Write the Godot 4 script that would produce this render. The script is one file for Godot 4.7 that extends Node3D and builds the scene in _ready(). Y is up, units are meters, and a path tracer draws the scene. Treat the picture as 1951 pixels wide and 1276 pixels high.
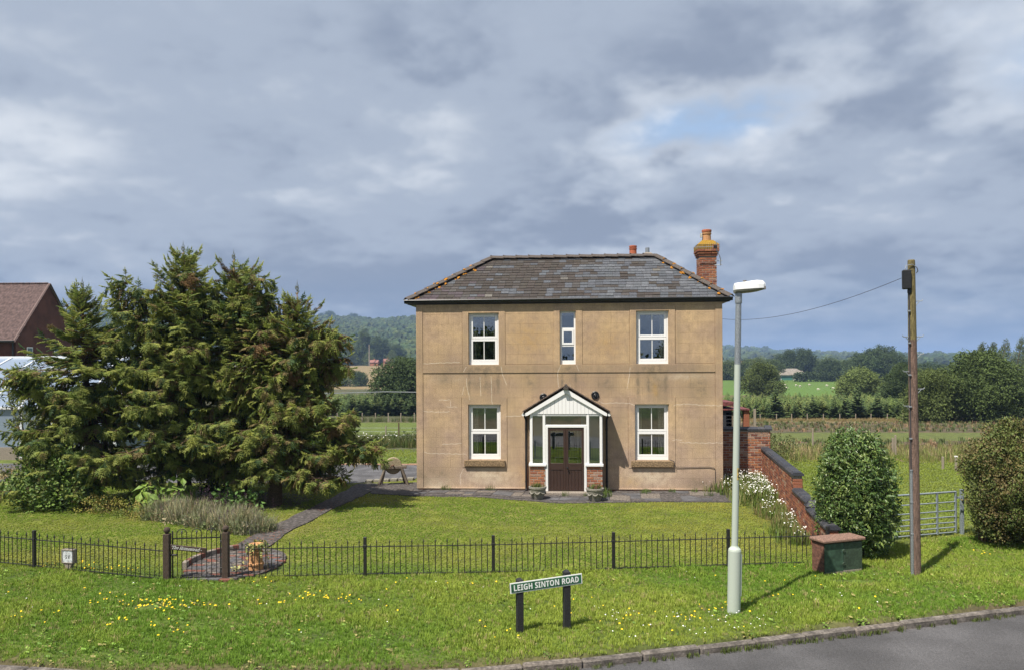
extends Node3D

# ------------------------------------------------------------------ mesh builder
class Geo:
	var v := PackedVector3Array()
	var n := PackedVector3Array()
	var c := PackedColorArray()
	var t := PackedVector2Array()
	var col := Color(1, 1, 1)
	var facade := false
	var tinted := false

	func tri(a: Vector3, b: Vector3, d: Vector3, na: Vector3, nb: Vector3, nd: Vector3) -> void:
		var g := (d - a).cross(b - a)
		if g.dot(na + nb + nd) < 0.0:
			v.append_array([a, d, b])
			n.append_array([na, nd, nb])
		else:
			v.append_array([a, b, d])
			n.append_array([na, nb, nd])
		c.append_array([col, col, col])

	func face(a: Vector3, b: Vector3, d: Vector3, out: Vector3) -> void:
		var g := (d - a).cross(b - a).normalized()
		if g.dot(out) < 0.0:
			g = -g
		tri(a, b, d, g, g, g)

	func quad(a: Vector3, b: Vector3, d: Vector3, e: Vector3, out: Vector3) -> void:
		face(a, b, d, out)
		face(a, d, e, out)

	func hull8(p: Array) -> void: # 8 corners: 0-3 lower loop, 4-7 upper loop
		var m := Vector3.ZERO
		for q in p:
			m += q / 8.0
		for f in [[0, 1, 2, 3], [4, 5, 6, 7], [0, 1, 5, 4], [1, 2, 6, 5], [2, 3, 7, 6], [3, 0, 4, 7]]:
			var k: Vector3 = (p[f[0]] + p[f[1]] + p[f[2]] + p[f[3]]) / 4.0
			quad(p[f[0]], p[f[1]], p[f[2]], p[f[3]], k - m)

	func box(at: Vector3, size: Vector3, b := Basis.IDENTITY, bevel := 0.0) -> void:
		var h := size / 2.0
		if bevel <= 0.0:
			var p := []
			for y in [-1, 1]:
				for k in [[-1, -1], [1, -1], [1, 1], [-1, 1]]:
					p.append(at + b * Vector3(k[0] * h.x, y * h.y, k[1] * h.z))
			hull8(p)
			return
		var e := h - Vector3(bevel, bevel, bevel)
		for ax in 3:
			for s in [-1.0, 1.0]:
				var o := Vector3.ZERO
				o[ax] = s
				var i := (ax + 1) % 3
				var j := (ax + 2) % 3
				var q := []
				for k in [[-1, -1], [1, -1], [1, 1], [-1, 1]]:
					var w := Vector3.ZERO
					w[ax] = s * h[ax]
					w[i] = k[0] * e[i]
					w[j] = k[1] * e[j]
					q.append(at + b * w)
				quad(q[0], q[1], q[2], q[3], b * o)
				for s2 in [-1.0, 1.0]: # edge strips
					var q2 := []
					for m in [-1.0, 1.0]:
						var w1 := Vector3.ZERO
						w1[ax] = s * h[ax]; w1[i] = s2 * e[i]; w1[j] = m * e[j]
						q2.append(at + b * w1)
					for m in [1.0, -1.0]:
						var w2 := Vector3.ZERO
						w2[ax] = s * e[ax]; w2[i] = s2 * h[i]; w2[j] = m * e[j]
						q2.append(at + b * w2)
					var oo := Vector3.ZERO
					oo[ax] = s; oo[i] = s2
					quad(q2[0], q2[1], q2[2], q2[3], b * oo)
		for sx in [-1.0, 1.0]:
			for sy in [-1.0, 1.0]:
				for sz in [-1.0, 1.0]:
					var s3 := Vector3(sx, sy, sz)
					face(at + b * (s3 * Vector3(h.x, e.y, e.z)), at + b * (s3 * Vector3(e.x, h.y, e.z)), at + b * (s3 * Vector3(e.x, e.y, h.z)), b * s3)

	func span(lo: Vector3, hi: Vector3, bevel := 0.0) -> void:
		box((lo + hi) / 2.0, hi - lo, Basis.IDENTITY, bevel)

	func tube(pts: Array, rad: Array, sides := 6, caps := true) -> void:
		var rings := []
		var nrm := []
		var up := Vector3(0.31, 0.0, 0.95)
		for i in pts.size():
			var d: Vector3 = (pts[mini(i + 1, pts.size() - 1)] - pts[maxi(i - 1, 0)]).normalized()
			if absf(d.dot(up)) > 0.97:
				up = Vector3(0, 1, 0.1)
			var x := d.cross(up).normalized()
			var y := x.cross(d)
			var r: float = rad[mini(i, rad.size() - 1)]
			var ring := []
			var rn := []
			for k in sides:
				var a := TAU * k / sides
				var q := x * cos(a) + y * sin(a)
				ring.append(pts[i] + q * r)
				rn.append(q)
			rings.append(ring)
			nrm.append(rn)
		for i in pts.size() - 1:
			for k in sides:
				var l := (k + 1) % sides
				tri(rings[i][k], rings[i][l], rings[i + 1][l], nrm[i][k], nrm[i][l], nrm[i + 1][l])
				tri(rings[i][k], rings[i + 1][l], rings[i + 1][k], nrm[i][k], nrm[i + 1][l], nrm[i + 1][k])
		if caps:
			for e in [0, pts.size() - 1]:
				var o: Vector3 = (pts[0] - pts[1]) if e == 0 else (pts[e] - pts[e - 1])
				for k in sides:
					face(pts[e], rings[e][k], rings[e][(k + 1) % sides], o)

	func lathe(prof: Array, sides := 20, at := Vector3.ZERO, b := Basis.IDENTITY, squash := 1.0) -> void: # prof: Vector2(radius, height)
		for i in prof.size() - 1:
			var p: Vector2 = prof[i]
			var q: Vector2 = prof[i + 1]
			var sl := Vector2(q.y - p.y, -(q.x - p.x)).normalized()
			for k in sides:
				var a := TAU * k / sides
				var a2 := TAU * (k + 1) / sides
				var u := Vector3(cos(a), 0, sin(a) * squash)
				var w := Vector3(cos(a2), 0, sin(a2) * squash)
				var nu := b * (u * sl.x + Vector3(0, sl.y, 0)).normalized()
				var nw := b * (w * sl.x + Vector3(0, sl.y, 0)).normalized()
				var A := at + b * (u * p.x + Vector3(0, p.y, 0))
				var B := at + b * (w * p.x + Vector3(0, p.y, 0))
				var C := at + b * (w * q.x + Vector3(0, q.y, 0))
				var D := at + b * (u * q.x + Vector3(0, q.y, 0))
				if p.x > 1e-5:
					tri(A, B, C, nu, nw, nw)
				if q.x > 1e-5:
					tri(A, C, D, nu, nw, nu)

	func prism(poly: Array, z0: float, z1: float, b := Basis.IDENTITY, at := Vector3.ZERO) -> void: # poly in x,y; extruded along z
		var pv := PackedVector2Array(poly)
		var mid := Vector2.ZERO
		for p in poly:
			mid += p / poly.size()
		var idx := Geometry2D.triangulate_polygon(pv)
		for z in [z0, z1]:
			var o := b * Vector3(0, 0, -1 if z == minf(z0, z1) else 1)
			for k in range(0, idx.size(), 3):
				face(at + b * Vector3(pv[idx[k]].x, pv[idx[k]].y, z), at + b * Vector3(pv[idx[k + 1]].x, pv[idx[k + 1]].y, z), at + b * Vector3(pv[idx[k + 2]].x, pv[idx[k + 2]].y, z), o)
		var cw := Geometry2D.is_polygon_clockwise(pv)
		for i in poly.size():
			var p: Vector2 = poly[i]
			var q: Vector2 = poly[(i + 1) % poly.size()]
			var e := (q - p)
			var o2 := Vector2(e.y, -e.x) * (-1.0 if cw else 1.0)
			quad(at + b * Vector3(p.x, p.y, z0), at + b * Vector3(q.x, q.y, z0), at + b * Vector3(q.x, q.y, z1), at + b * Vector3(p.x, p.y, z1), b * Vector3(o2.x, o2.y, 0))

	func mesh() -> ArrayMesh:
		var a := []
		a.resize(Mesh.ARRAY_MAX)
		a[Mesh.ARRAY_VERTEX] = v
		a[Mesh.ARRAY_NORMAL] = n
		if tinted:
			a[Mesh.ARRAY_COLOR] = c
		if facade:
			t.resize(v.size())
			for i in v.size():
				t[i] = Vector2((v[i].x + 5.15) / 10.2, (6.2 - v[i].y) / 6.3)
			a[Mesh.ARRAY_TEX_UV] = t
		var m := ArrayMesh.new()
		if v.size():
			m.add_surface_from_arrays(Mesh.PRIMITIVE_TRIANGLES, a)
		return m

# ------------------------------------------------------------------ scene helpers
var M := {}
var counts := {}
var rng := RandomNumberGenerator.new()
var CAM := Vector3(0, 4.2, 25.71)

func R(a: float, b: float) -> float:
	return rng.randf_range(a, b)

func tag(o: Node, label: String, cat: String, group := "", kind := "") -> Node:
	if label: o.set_meta("label", label)
	if cat: o.set_meta("category", cat)
	if group: o.set_meta("group", group)
	if kind: o.set_meta("kind", kind)
	return o

func numbered(called: String, parent: Node) -> String:
	if not parent.has_node(NodePath(called)):
		return called
	var key := "%s/%s" % [parent.get_instance_id(), called]
	var k: int = counts.get(key, 0) + 1
	while parent.has_node(NodePath("%s_%03d" % [called, k])):
		k += 1
	counts[key] = k
	return "%s_%03d" % [called, k]

func thing(called: String, label: String, cat: String, at := Vector3.ZERO, turn := 0.0, group := "") -> Node3D:
	var o := Node3D.new()
	o.name = numbered(called, self)
	add_child(o, true)
	o.position = at
	o.rotation.y = turn
	tag(o, label, cat, group)
	return o

func put(called: String, m: Mesh, mt: Material, parent: Node = self, xf := Transform3D.IDENTITY) -> MeshInstance3D:
	var o := MeshInstance3D.new()
	o.name = numbered(called, parent)
	o.mesh = m
	o.material_override = null
	if m.get_surface_count():
		if m is PrimitiveMesh: o.material_override = mt
		else: o.set_surface_override_material(0, mt)
	o.transform = xf
	parent.add_child(o, true)
	return o

func part(called: String, g: Geo, mt: Material, parent: Node = self, xf := Transform3D.IDENTITY) -> MeshInstance3D:
	return put(called, g.mesh(), mt, parent, xf)

func boxpart(called: String, lo: Vector3, hi: Vector3, mt: Material, parent: Node = self, bevel := 0.0, fac := false) -> MeshInstance3D:
	var g := Geo.new()
	g.facade = fac
	g.span(lo, hi, bevel)
	return part(called, g, mt, parent)

func structure(o: Node) -> Node:
	o.set_meta("kind", "structure")
	return o

func dup(src: Node3D, called: String, label: String, xf: Transform3D) -> Node3D:
	var o: Node3D = src.duplicate()
	o.name = numbered(called, self)
	add_child(o, true)
	o.transform = xf
	o.set_meta("label", label)
	return o

func scatter(called: String, m: Mesh, mt: Material, xfs: Array, cols: Array, parent: Node = self, stuff := true) -> MultiMeshInstance3D:
	var mm := MultiMesh.new()
	mm.transform_format = MultiMesh.TRANSFORM_3D
	mm.use_colors = cols.size() > 0
	mm.mesh = m
	mm.instance_count = xfs.size()
	for i in xfs.size():
		mm.set_instance_transform(i, xfs[i])
		if cols.size():
			mm.set_instance_color(i, cols[i])
	var o := MultiMeshInstance3D.new()
	o.name = numbered(called, parent)
	o.multimesh = mm
	o.material_override = mt
	parent.add_child(o, true)
	if stuff:
		o.set_meta("kind", "stuff")
	return o

func frame(d: Vector3, up: Vector3) -> Basis: # y along d, z as near up as can be
	var y := d.normalized()
	if absf(y.dot(up.normalized())) > 0.98:
		up = Vector3(0.7, 0.1, 0.7) if absf(y.y) > 0.9 else Vector3.UP
	var z := (up - y * up.dot(y)).normalized()
	return Basis(y.cross(z), y, z)

func spin(s: float) -> Basis:
	return Basis(Vector3.UP, R(0, TAU)) * Basis(Vector3(1, 0, 0), R(-s, s)) * Basis(Vector3(0, 0, 1), R(-s, s))

# ------------------------------------------------------------------ materials
var tex := {}

func noise_tex(key: String, freq: float, lo: float, hi: float, oct := 4, kind := FastNoiseLite.TYPE_SIMPLEX_SMOOTH, size := 512, normal := 0.0) -> NoiseTexture2D:
	if tex.has(key):
		return tex[key]
	var f := FastNoiseLite.new()
	f.seed = key.hash() % 9999
	f.noise_type = kind
	f.frequency = freq
	f.fractal_octaves = oct
	var nt := NoiseTexture2D.new()
	nt.width = size
	nt.height = size
	nt.seamless = true
	nt.noise = f
	if normal > 0.0:
		nt.as_normal_map = true
		nt.bump_strength = normal
	else:
		var g := Gradient.new()
		g.offsets = PackedFloat32Array([0.2, 0.8])
		g.colors = PackedColorArray([Color(lo, lo, lo).linear_to_srgb(), Color(hi, hi, hi).linear_to_srgb()])
		nt.color_ramp = g
	tex[key] = nt
	return nt

# a rough, mottled surface: base colour (linear) times a fine and a coarse pattern in world space
func mat(key: String, c: Color, rough := 0.85, fine := "", scale := 1.0, bump := "", bump_scale := 0.4, coarse := "", cscale := 0.2, metal := 0.0) -> StandardMaterial3D:
	var m := StandardMaterial3D.new()
	m.resource_name = key
	m.albedo_color = c.linear_to_srgb()
	m.roughness = rough
	m.metallic = metal
	if fine:
		m.albedo_texture = tex[fine]
		m.uv1_triplanar = true
		m.uv1_world_triplanar = true
		m.uv1_scale = Vector3.ONE * scale
	if bump:
		m.normal_enabled = true
		m.normal_texture = tex[bump]
		m.normal_scale = bump_scale
		m.uv1_triplanar = true
		m.uv1_world_triplanar = true
		m.uv1_scale = Vector3.ONE * scale
	if coarse:
		m.detail_enabled = true
		m.detail_albedo = tex[coarse]
		m.detail_blend_mode = BaseMaterial3D.BLEND_MODE_MUL
		m.detail_uv_layer = BaseMaterial3D.DETAIL_UV_2
		m.uv2_triplanar = true
		m.uv2_world_triplanar = true
		m.uv2_scale = Vector3.ONE * cscale
	M[key] = m
	return m

func leafmat(key: String, c: Color, rough := 0.6, back := 0.35) -> StandardMaterial3D:
	var m := StandardMaterial3D.new()
	m.resource_name = key
	m.albedo_color = c.linear_to_srgb()
	m.roughness = rough
	m.vertex_color_use_as_albedo = true
	m.backlight_enabled = back > 0.0
	m.backlight = Color(back, back, back)
	m.metallic_specular = 0.4
	M[key] = m
	return m

func tintmat(key: String, rough := 0.9, fine := "", scale := 1.0, bump := "", bump_scale := 0.4, coarse := "", cscale := 0.2) -> StandardMaterial3D:
	var m := mat(key, Color(1, 1, 1), rough, fine, scale, bump, bump_scale, coarse, cscale)
	m.vertex_color_use_as_albedo = true
	return m

func make_materials() -> void:
	noise_tex("speck", 0.09, 0.62, 1.0, 3, FastNoiseLite.TYPE_VALUE)
	noise_tex("grit", 0.22, 0.45, 1.0, 2, FastNoiseLite.TYPE_VALUE)
	noise_tex("cloudy", 0.012, 0.55, 1.0, 5)
	noise_tex("mottle", 0.03, 0.5, 1.0, 5)
	noise_tex("patchy", 0.02, 0.35, 1.0, 4)
	noise_tex("bump", 0.08, 0, 1, 4, FastNoiseLite.TYPE_SIMPLEX_SMOOTH, 512, 6.0)
	noise_tex("gritbump", 0.25, 0, 1, 2, FastNoiseLite.TYPE_VALUE, 512, 8.0)
	mat("white", Color(0.80, 0.805, 0.81), 0.35)
	mat("white_dirty", Color(0.74, 0.74, 0.73), 0.5)
	mat("stone_sill", Color(0.36, 0.25, 0.14), 0.95, "patchy", 1.6, "gritbump", 0.5)
	mat("black_metal", Color(0.018, 0.019, 0.022), 0.45, "mottle", 1.4)
	mat("gutter", Color(0.022, 0.026, 0.034), 0.35, "mottle", 0.7)
	mat("iron", Color(0.02, 0.02, 0.02), 0.55, "mottle", 2.0)
	mat("slate_blue", Color(0.155, 0.175, 0.215), 0.55, "mottle", 1.3, "bump", 0.3)
	mat("slate_light", Color(0.215, 0.235, 0.27), 0.55, "mottle", 1.3, "bump", 0.3)
	mat("slate_grey", Color(0.125, 0.122, 0.125), 0.75, "patchy", 2.1, "bump", 0.5)
	mat("slate_brown", Color(0.10, 0.075, 0.06), 0.95, "patchy", 2.4, "bump", 0.8)
	mat("slate_purple", Color(0.135, 0.10, 0.115), 0.7, "mottle", 1.6, "bump", 0.4)
	mat("slate_pale", Color(0.30, 0.29, 0.27), 0.85, "patchy", 2.6, "bump", 0.5)
	mat("moss_bed", Color(0.055, 0.042, 0.033), 1.0, "patchy", 2.0, "bump", 1.0)
	mat("ridge_tile", Color(0.135, 0.112, 0.098), 0.95, "patchy", 2.2, "bump", 0.8)
	mat("lichen", Color(0.62, 0.26, 0.02), 1.0, "patchy", 3.0, "bump", 1.0)
	mat("lichen_yellow", Color(0.46, 0.27, 0.03), 1.0, "patchy", 2.4, "bump", 1.2)
	mat("brick_red", Color(0.36, 0.13, 0.07), 0.95, "mottle", 2.5, "gritbump", 0.5)
	mat("brick_orange", Color(0.46, 0.19, 0.09), 0.95, "mottle", 2.5, "gritbump", 0.5)
	mat("brick_dark", Color(0.22, 0.085, 0.06), 0.95, "mottle", 2.5, "gritbump", 0.5)
	mat("brick_pale", Color(0.45, 0.27, 0.19), 0.95, "mottle", 2.5, "gritbump", 0.5)
	mat("mortar", Color(0.46, 0.41, 0.35), 1.0, "mottle", 3.0, "gritbump", 0.6)
	mat("coping", Color(0.045, 0.048, 0.062), 0.6, "mottle", 2.2, "bump", 0.5)
	mat("coping_worn", Color(0.075, 0.075, 0.085), 0.7, "mottle", 2.2, "bump", 0.5)
	mat("terracotta", Color(0.50, 0.145, 0.07), 0.85, "mottle", 2.0)
	mat("pot_buff", Color(0.62, 0.33, 0.15), 0.9, "mottle", 3.0, "bump", 0.5)
	mat("old_stone", Color(0.36, 0.34, 0.29), 0.95, "patchy", 3.0, "bump", 0.7)
	mat("concrete", Color(0.36, 0.31, 0.26), 0.95, "mottle", 1.8, "gritbump", 0.6)
	mat("kerb", Color(0.30, 0.265, 0.235), 0.95, "mottle", 1.1, "gritbump", 0.7, "patchy", 0.35)
	mat("kerb_worn", Color(0.25, 0.215, 0.185), 0.95, "patchy", 1.1, "gritbump", 0.7)
	mat("asphalt", Color(0.157, 0.154, 0.161), 0.9, "grit", 1.1, "gritbump", 1.0, "cloudy", 0.07)
	mat("drive", Color(0.165, 0.165, 0.18), 0.9, "grit", 1.6, "gritbump", 0.6, "cloudy", 0.2)
	mat("path", Color(0.175, 0.155, 0.15), 0.95, "patchy", 0.9, "gritbump", 0.8, "mottle", 0.3)
	mat("dark_wood", Color(0.062, 0.036, 0.026), 0.6, "mottle", 2.0)
	mat("door_wood", Color(0.058, 0.03, 0.022), 0.5, "mottle", 2.6)
	mat("post_wood", Color(0.10, 0.068, 0.05), 0.9, "patchy", 3.0, "bump", 0.8)
	mat("grey_wood", Color(0.26, 0.215, 0.17), 0.95, "patchy", 2.2, "bump", 0.8)
	mat("pole_wood", Color(0.235, 0.155, 0.12), 0.9, "patchy", 1.0, "bump", 0.8)
	for k in ["pole_wood", "grey_wood", "post_wood", "dark_wood", "door_wood"]:
		M[k].uv1_scale = Vector3(M[k].uv1_scale.x * 4.0, M[k].uv1_scale.y * 0.5, M[k].uv1_scale.z * 4.0)
	mat("pole_top", Color(0.24, 0.20, 0.085), 0.95, "patchy", 1.6, "bump", 0.8)
	M["pole_top"].uv1_scale = Vector3(5, 0.5, 5)
	mat("galv", Color(0.42, 0.46, 0.49), 0.45, "mottle", 2.6, "", 0.0, "", 0.2, 0.55)
	mat("gate_galv", Color(0.40, 0.47, 0.52), 0.5, "mottle", 2.0, "", 0.0, "", 0.2, 0.35)
	mat("lamp_paint", Color(0.42, 0.475, 0.42), 0.5)
	mat("lamp_white", Color(0.82, 0.84, 0.84), 0.35)
	mat("lamp_lens", Color(0.20, 0.21, 0.17), 0.25, "mottle", 4.0)
	mat("lamp_grey", Color(0.17, 0.165, 0.16), 0.5)
	mat("sticker", Color(0.62, 0.47, 0.16), 0.6)
	mat("cab_green", Color(0.062, 0.128, 0.085), 0.6, "cloudy", 1.1, "", 0.0, "mottle", 0.6)
	mat("cab_green_old", Color(0.072, 0.115, 0.075), 0.65, "mottle", 1.3, "", 0.0, "cloudy", 0.6)
	mat("cab_brown", Color(0.21, 0.095, 0.065), 0.85, "patchy", 1.6)
	mat("cab_lid", Color(0.33, 0.20, 0.15), 0.9, "patchy", 2.2, "bump", 0.6)
	mat("sign_green", Color(0.025, 0.13, 0.06), 0.4, "cloudy", 1.0)
	mat("sign_white", Color(0.78, 0.8, 0.79), 0.4)
	mat("sign_post", Color(0.022, 0.023, 0.027), 0.7, "mottle", 2.5, "bump", 0.4)
	mat("hydrant_white", Color(0.70, 0.74, 0.78), 0.5, "cloudy", 3.0)
	mat("mark_black", Color(0.03, 0.03, 0.035), 0.6)
	mat("mark_faint", Color(0.38, 0.39, 0.40), 0.6)
	mat("wire", Color(0.04, 0.04, 0.045), 0.6)
	mat("curtain", Color(0.62, 0.60, 0.50), 0.95, "mottle", 1.0)
	mat("room", Color(0.09, 0.085, 0.08), 0.9)
	mat("room_floor", Color(0.10, 0.08, 0.06), 0.8)
	mat("porch_inner", Color(0.50, 0.56, 0.58), 0.8)
	mat("inner_door", Color(0.035, 0.05, 0.03), 0.5)
	mat("sofa", Color(0.50, 0.20, 0.12), 0.9)
	mat("porch_tile", Color(0.105, 0.075, 0.06), 0.95, "patchy", 2.4, "bump", 0.8)
	mat("bark", Color(0.12, 0.085, 0.06), 1.0, "patchy", 1.6, "bump", 1.0)
	mat("twig", Color(0.23, 0.15, 0.09), 1.0, "patchy", 3.0)
	mat("leader_bark", Color(0.42, 0.25, 0.11), 0.9)
	mat("far_bark", Color(0.11, 0.09, 0.07), 1.0)
	mat("house_tile", Color(0.165, 0.108, 0.102), 0.9, "patchy", 0.35, "bump", 0.5)
	mat("house_brick", Color(0.20, 0.075, 0.055), 0.95, "mottle", 1.2, "gritbump", 0.4, "cloudy", 0.1)
	mat("house_trim", Color(0.16, 0.11, 0.10), 0.8)
	mat("dark_glass", Color(0.10, 0.14, 0.15), 0.12)
	mat("alu", Color(0.72, 0.75, 0.78), 0.5)
	mat("barn_roof", Color(0.34, 0.30, 0.25), 0.9, "patchy", 0.1)
	mat("barn_wall", Color(0.55, 0.57, 0.58), 0.8)
	mat("barn_green", Color(0.05, 0.17, 0.14), 0.8)
	mat("cottage_roof", Color(0.26, 0.12, 0.095), 0.9)
	mat("fence_post", Color(0.27, 0.23, 0.18), 0.95)
	mat("rust_post", Color(0.10, 0.06, 0.04), 0.9)
	mat("shed_roof", Color(0.22, 0.06, 0.06), 0.8, "patchy", 0.6)
	mat("shed_dark", Color(0.02, 0.022, 0.03), 0.8)
	mat("wool", Color(0.55, 0.51, 0.42), 1.0)
	mat("rusty", Color(0.17, 0.075, 0.045), 0.9, "patchy", 3.0)
	mat("grindstone", Color(0.50, 0.42, 0.28), 0.95, "patchy", 2.6, "bump", 0.6)
	mat("petal_yellow", Color(0.80, 0.55, 0.01), 0.8)
	mat("petal_white", Color(0.82, 0.82, 0.80), 0.8)
	leafmat("needle", Color(1, 1, 1), 0.6, 0.95)
	leafmat("leaf", Color(1, 1, 1), 0.6, 0.4)
	leafmat("gloss_leaf", Color(1, 1, 1), 0.42, 0.25).metallic_specular = 0.5
	leafmat("grass", Color(1, 1, 1), 0.7, 0.7)
	leafmat("far_leaf", Color(1, 1, 1), 0.8, 0.3)
	tintmat("ground", 1.0, "mottle", 0.8, "gritbump", 0.5, "mottle", 0.09)
	# glass: clear solid panes that mirror the sky and the road
	for k in ["glass", "glass_dark"]:
		var g := StandardMaterial3D.new()
		g.resource_name = k
		g.albedo_color = Color(0.93, 0.96, 0.97, 0.0)
		g.roughness = 0.0
		g.refraction_enabled = true
		g.refraction_scale = 0.165
		M[k] = g
	var gh := StandardMaterial3D.new()
	gh.resource_name = "greenhouse_sheet"
	gh.albedo_color = Color(0.56, 0.62, 0.70)
	gh.roughness = 0.16
	gh.metallic = 0.35
	M["sheet"] = gh

# ------------------------------------------------------------------ the land
func kerb_z(x: float) -> float:
	var k := [[-30.0, 14.2], [-14.0, 14.9], [-8.85, 15.2], [-6.4, 15.42], [-4.2, 15.43], [-1.78, 15.1], [0.09, 14.56], [2.44, 13.72], [7.69, 11.71], [14.0, 9.25], [16.0, 8.5]]
	x = clampf(x, -30.0, 16.0)
	for i in k.size() - 1:
		if x <= k[i + 1][0]:
			var t: float = (x - k[i][0]) / (k[i + 1][0] - k[i][0])
			return lerpf(k[i][1], k[i + 1][1], t)
	return 8.5

func line(p: Array, x: float) -> float:
	if x <= p[0][0]: return p[0][1]
	for i in p.size() - 1:
		if x <= p[i + 1][0]:
			return lerpf(p[i][1], p[i + 1][1], (x - p[i][0]) / (p[i + 1][0] - p[i][0]))
	return p[-1][1]

var hn := FastNoiseLite.new()

func land(x: float, z: float) -> float:
	var d := 25.71 - z
	if d <= 30.0:
		return 0.0 if d > -4.0 else minf(3.5, (-4.0 - d) * 0.22)
	var near := line([[30, 0.0], [36, -0.12], [47, -0.75], [100, -2.9], [127, -4.0], [300, -6.8], [404, -5.2]], d)
	var u := x / d
	var h := near
	if d > 300.0:
		var lw := smoothstep(0.12, -0.02, u)
		var left := line([[300, -6.8], [330, -6.5], [600, 1.4], [680, 4.0], [1050, 38.0], [1500, 80.0], [1750, 92.0], [2600, 60.0], [9000, 20.0]], d)
		left *= line([[-0.62, 1.25], [-0.42, 1.18], [-0.30, 1.02], [-0.2, 1.0], [0.0, 0.95]], u) if left > 10.0 else 1.0
		var right := line([[300, -6.8], [404, -5.2], [900, -4.0], [1500, -2.0], [2600, line([[0.05, 60.0], [0.18, 38.0], [0.26, 24.0], [0.33, 12.0], [0.40, 3.0]], u)], [4500, 0.0], [6500, 2.0], [9500, 10.0]], d)
		h = lerpf(right, left, lw)
		h += hn.get_noise_2d(x * 0.4, z * 0.4) * clampf((d - 600.0) / 900.0, 0, 1) * 7.0
		h += hn.get_noise_2d(x * 0.03, z * 0.06) * clampf((d - 3500.0) / 3000.0, 0, 1) * 16.0 * (1.0 - lw)
	return h

func land_color(x: float, z: float) -> Color:
	var d := 25.71 - z
	var u := x / maxf(d, 1.0)
	var n := hn.get_noise_2d(x * 3.0, z * 3.0)
	var n2 := hn.get_noise_2d(x * 14.0 + 50.0, z * 14.0)
	var c := Color(0.12, 0.18, 0.022)
	if d < -5.0:
		return Color(0.06, 0.10, 0.02)
	if z > 9.6 + 0.0 * x:
		c = Color(0.125, 0.19, 0.022).lerp(Color(0.18, 0.19, 0.05), clampf(n2 * 0.9 - 0.1, 0, 0.6))
		var k := kerb_z(x) - z
		if k < 0.5: c = c.lerp(Color(0.17, 0.12, 0.075), clampf((0.5 - k) * 1.9 + n2, 0.0, 0.8))
	elif z > -6.2:
		c = Color(0.20, 0.235, 0.03).lerp(Color(0.27, 0.25, 0.06), clampf(n * 0.8 + n2 * 0.5, 0, 0.6))
		if x > 5.6: c = Color(0.17, 0.225, 0.03)
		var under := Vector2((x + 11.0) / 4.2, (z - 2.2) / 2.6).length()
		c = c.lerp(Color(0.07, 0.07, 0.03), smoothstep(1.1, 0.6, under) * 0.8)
	elif x < 2.0 and d < 330.0:
		c = Color(0.165, 0.225, 0.03)
		if d > 40 and d < 46: c = Color(0.12, 0.13, 0.05)
		if d > 86: c = Color(0.10, 0.11, 0.035).lerp(Color(0.19, 0.16, 0.08), clampf(0.3 + n, 0, 1))
	elif d < 330.0:
		var wob := d + n * 2.5
		c = Color(0.165, 0.215, 0.035)
		if wob > 34 and wob < 43: c = Color(0.21, 0.20, 0.075).lerp(Color(0.29, 0.19, 0.11), clampf(n2 * 1.6, 0, 1))
		elif wob > 43 and wob < 52: c = Color(0.20, 0.135, 0.085).lerp(Color(0.10, 0.11, 0.035), clampf(0.35 + n2 * 1.8, 0, 1))
		elif wob > 52 and wob < 63: c = Color(0.165, 0.205, 0.04)
		elif wob > 63 and wob < 86: c = Color(0.20, 0.14, 0.09).lerp(Color(0.09, 0.10, 0.035), clampf(0.35 + n2 * 1.8, 0, 1))
		elif wob > 86 and wob < 95: c = Color(0.36, 0.29, 0.14)
		elif wob > 95 and wob < 160: c = Color(0.10, 0.12, 0.035).lerp(Color(0.22, 0.19, 0.08), clampf(n2 + n, 0, 1))
		elif wob > 160 and wob < 236 - clampf((x - 55.0) * 2.4, 0.0, 60.0): c = Color(0.26, 0.19, 0.10)
		elif wob >= 160: c = Color(0.15, 0.285, 0.03)
	elif u < 0.06:
		c = Color(0.40, 0.30, 0.14) if d < 625 else Color(0.04, 0.065, 0.02)
		if d > 1690: c = Color(0.13, 0.16, 0.05)
		if u > -0.135 and d > 1500 and d < 2400: c = Color(0.14, 0.2, 0.05)
	else:
		c = Color(0.15, 0.27, 0.03) if d < 420 else Color(0.045, 0.07, 0.025)
		if d > 3500: c = Color(0.05, 0.07, 0.035).lerp(Color(0.14, 0.13, 0.07), clampf(hn.get_noise_2d(x * 0.12, z * 0.3) * 2.0, 0, 1))
	return c

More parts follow.
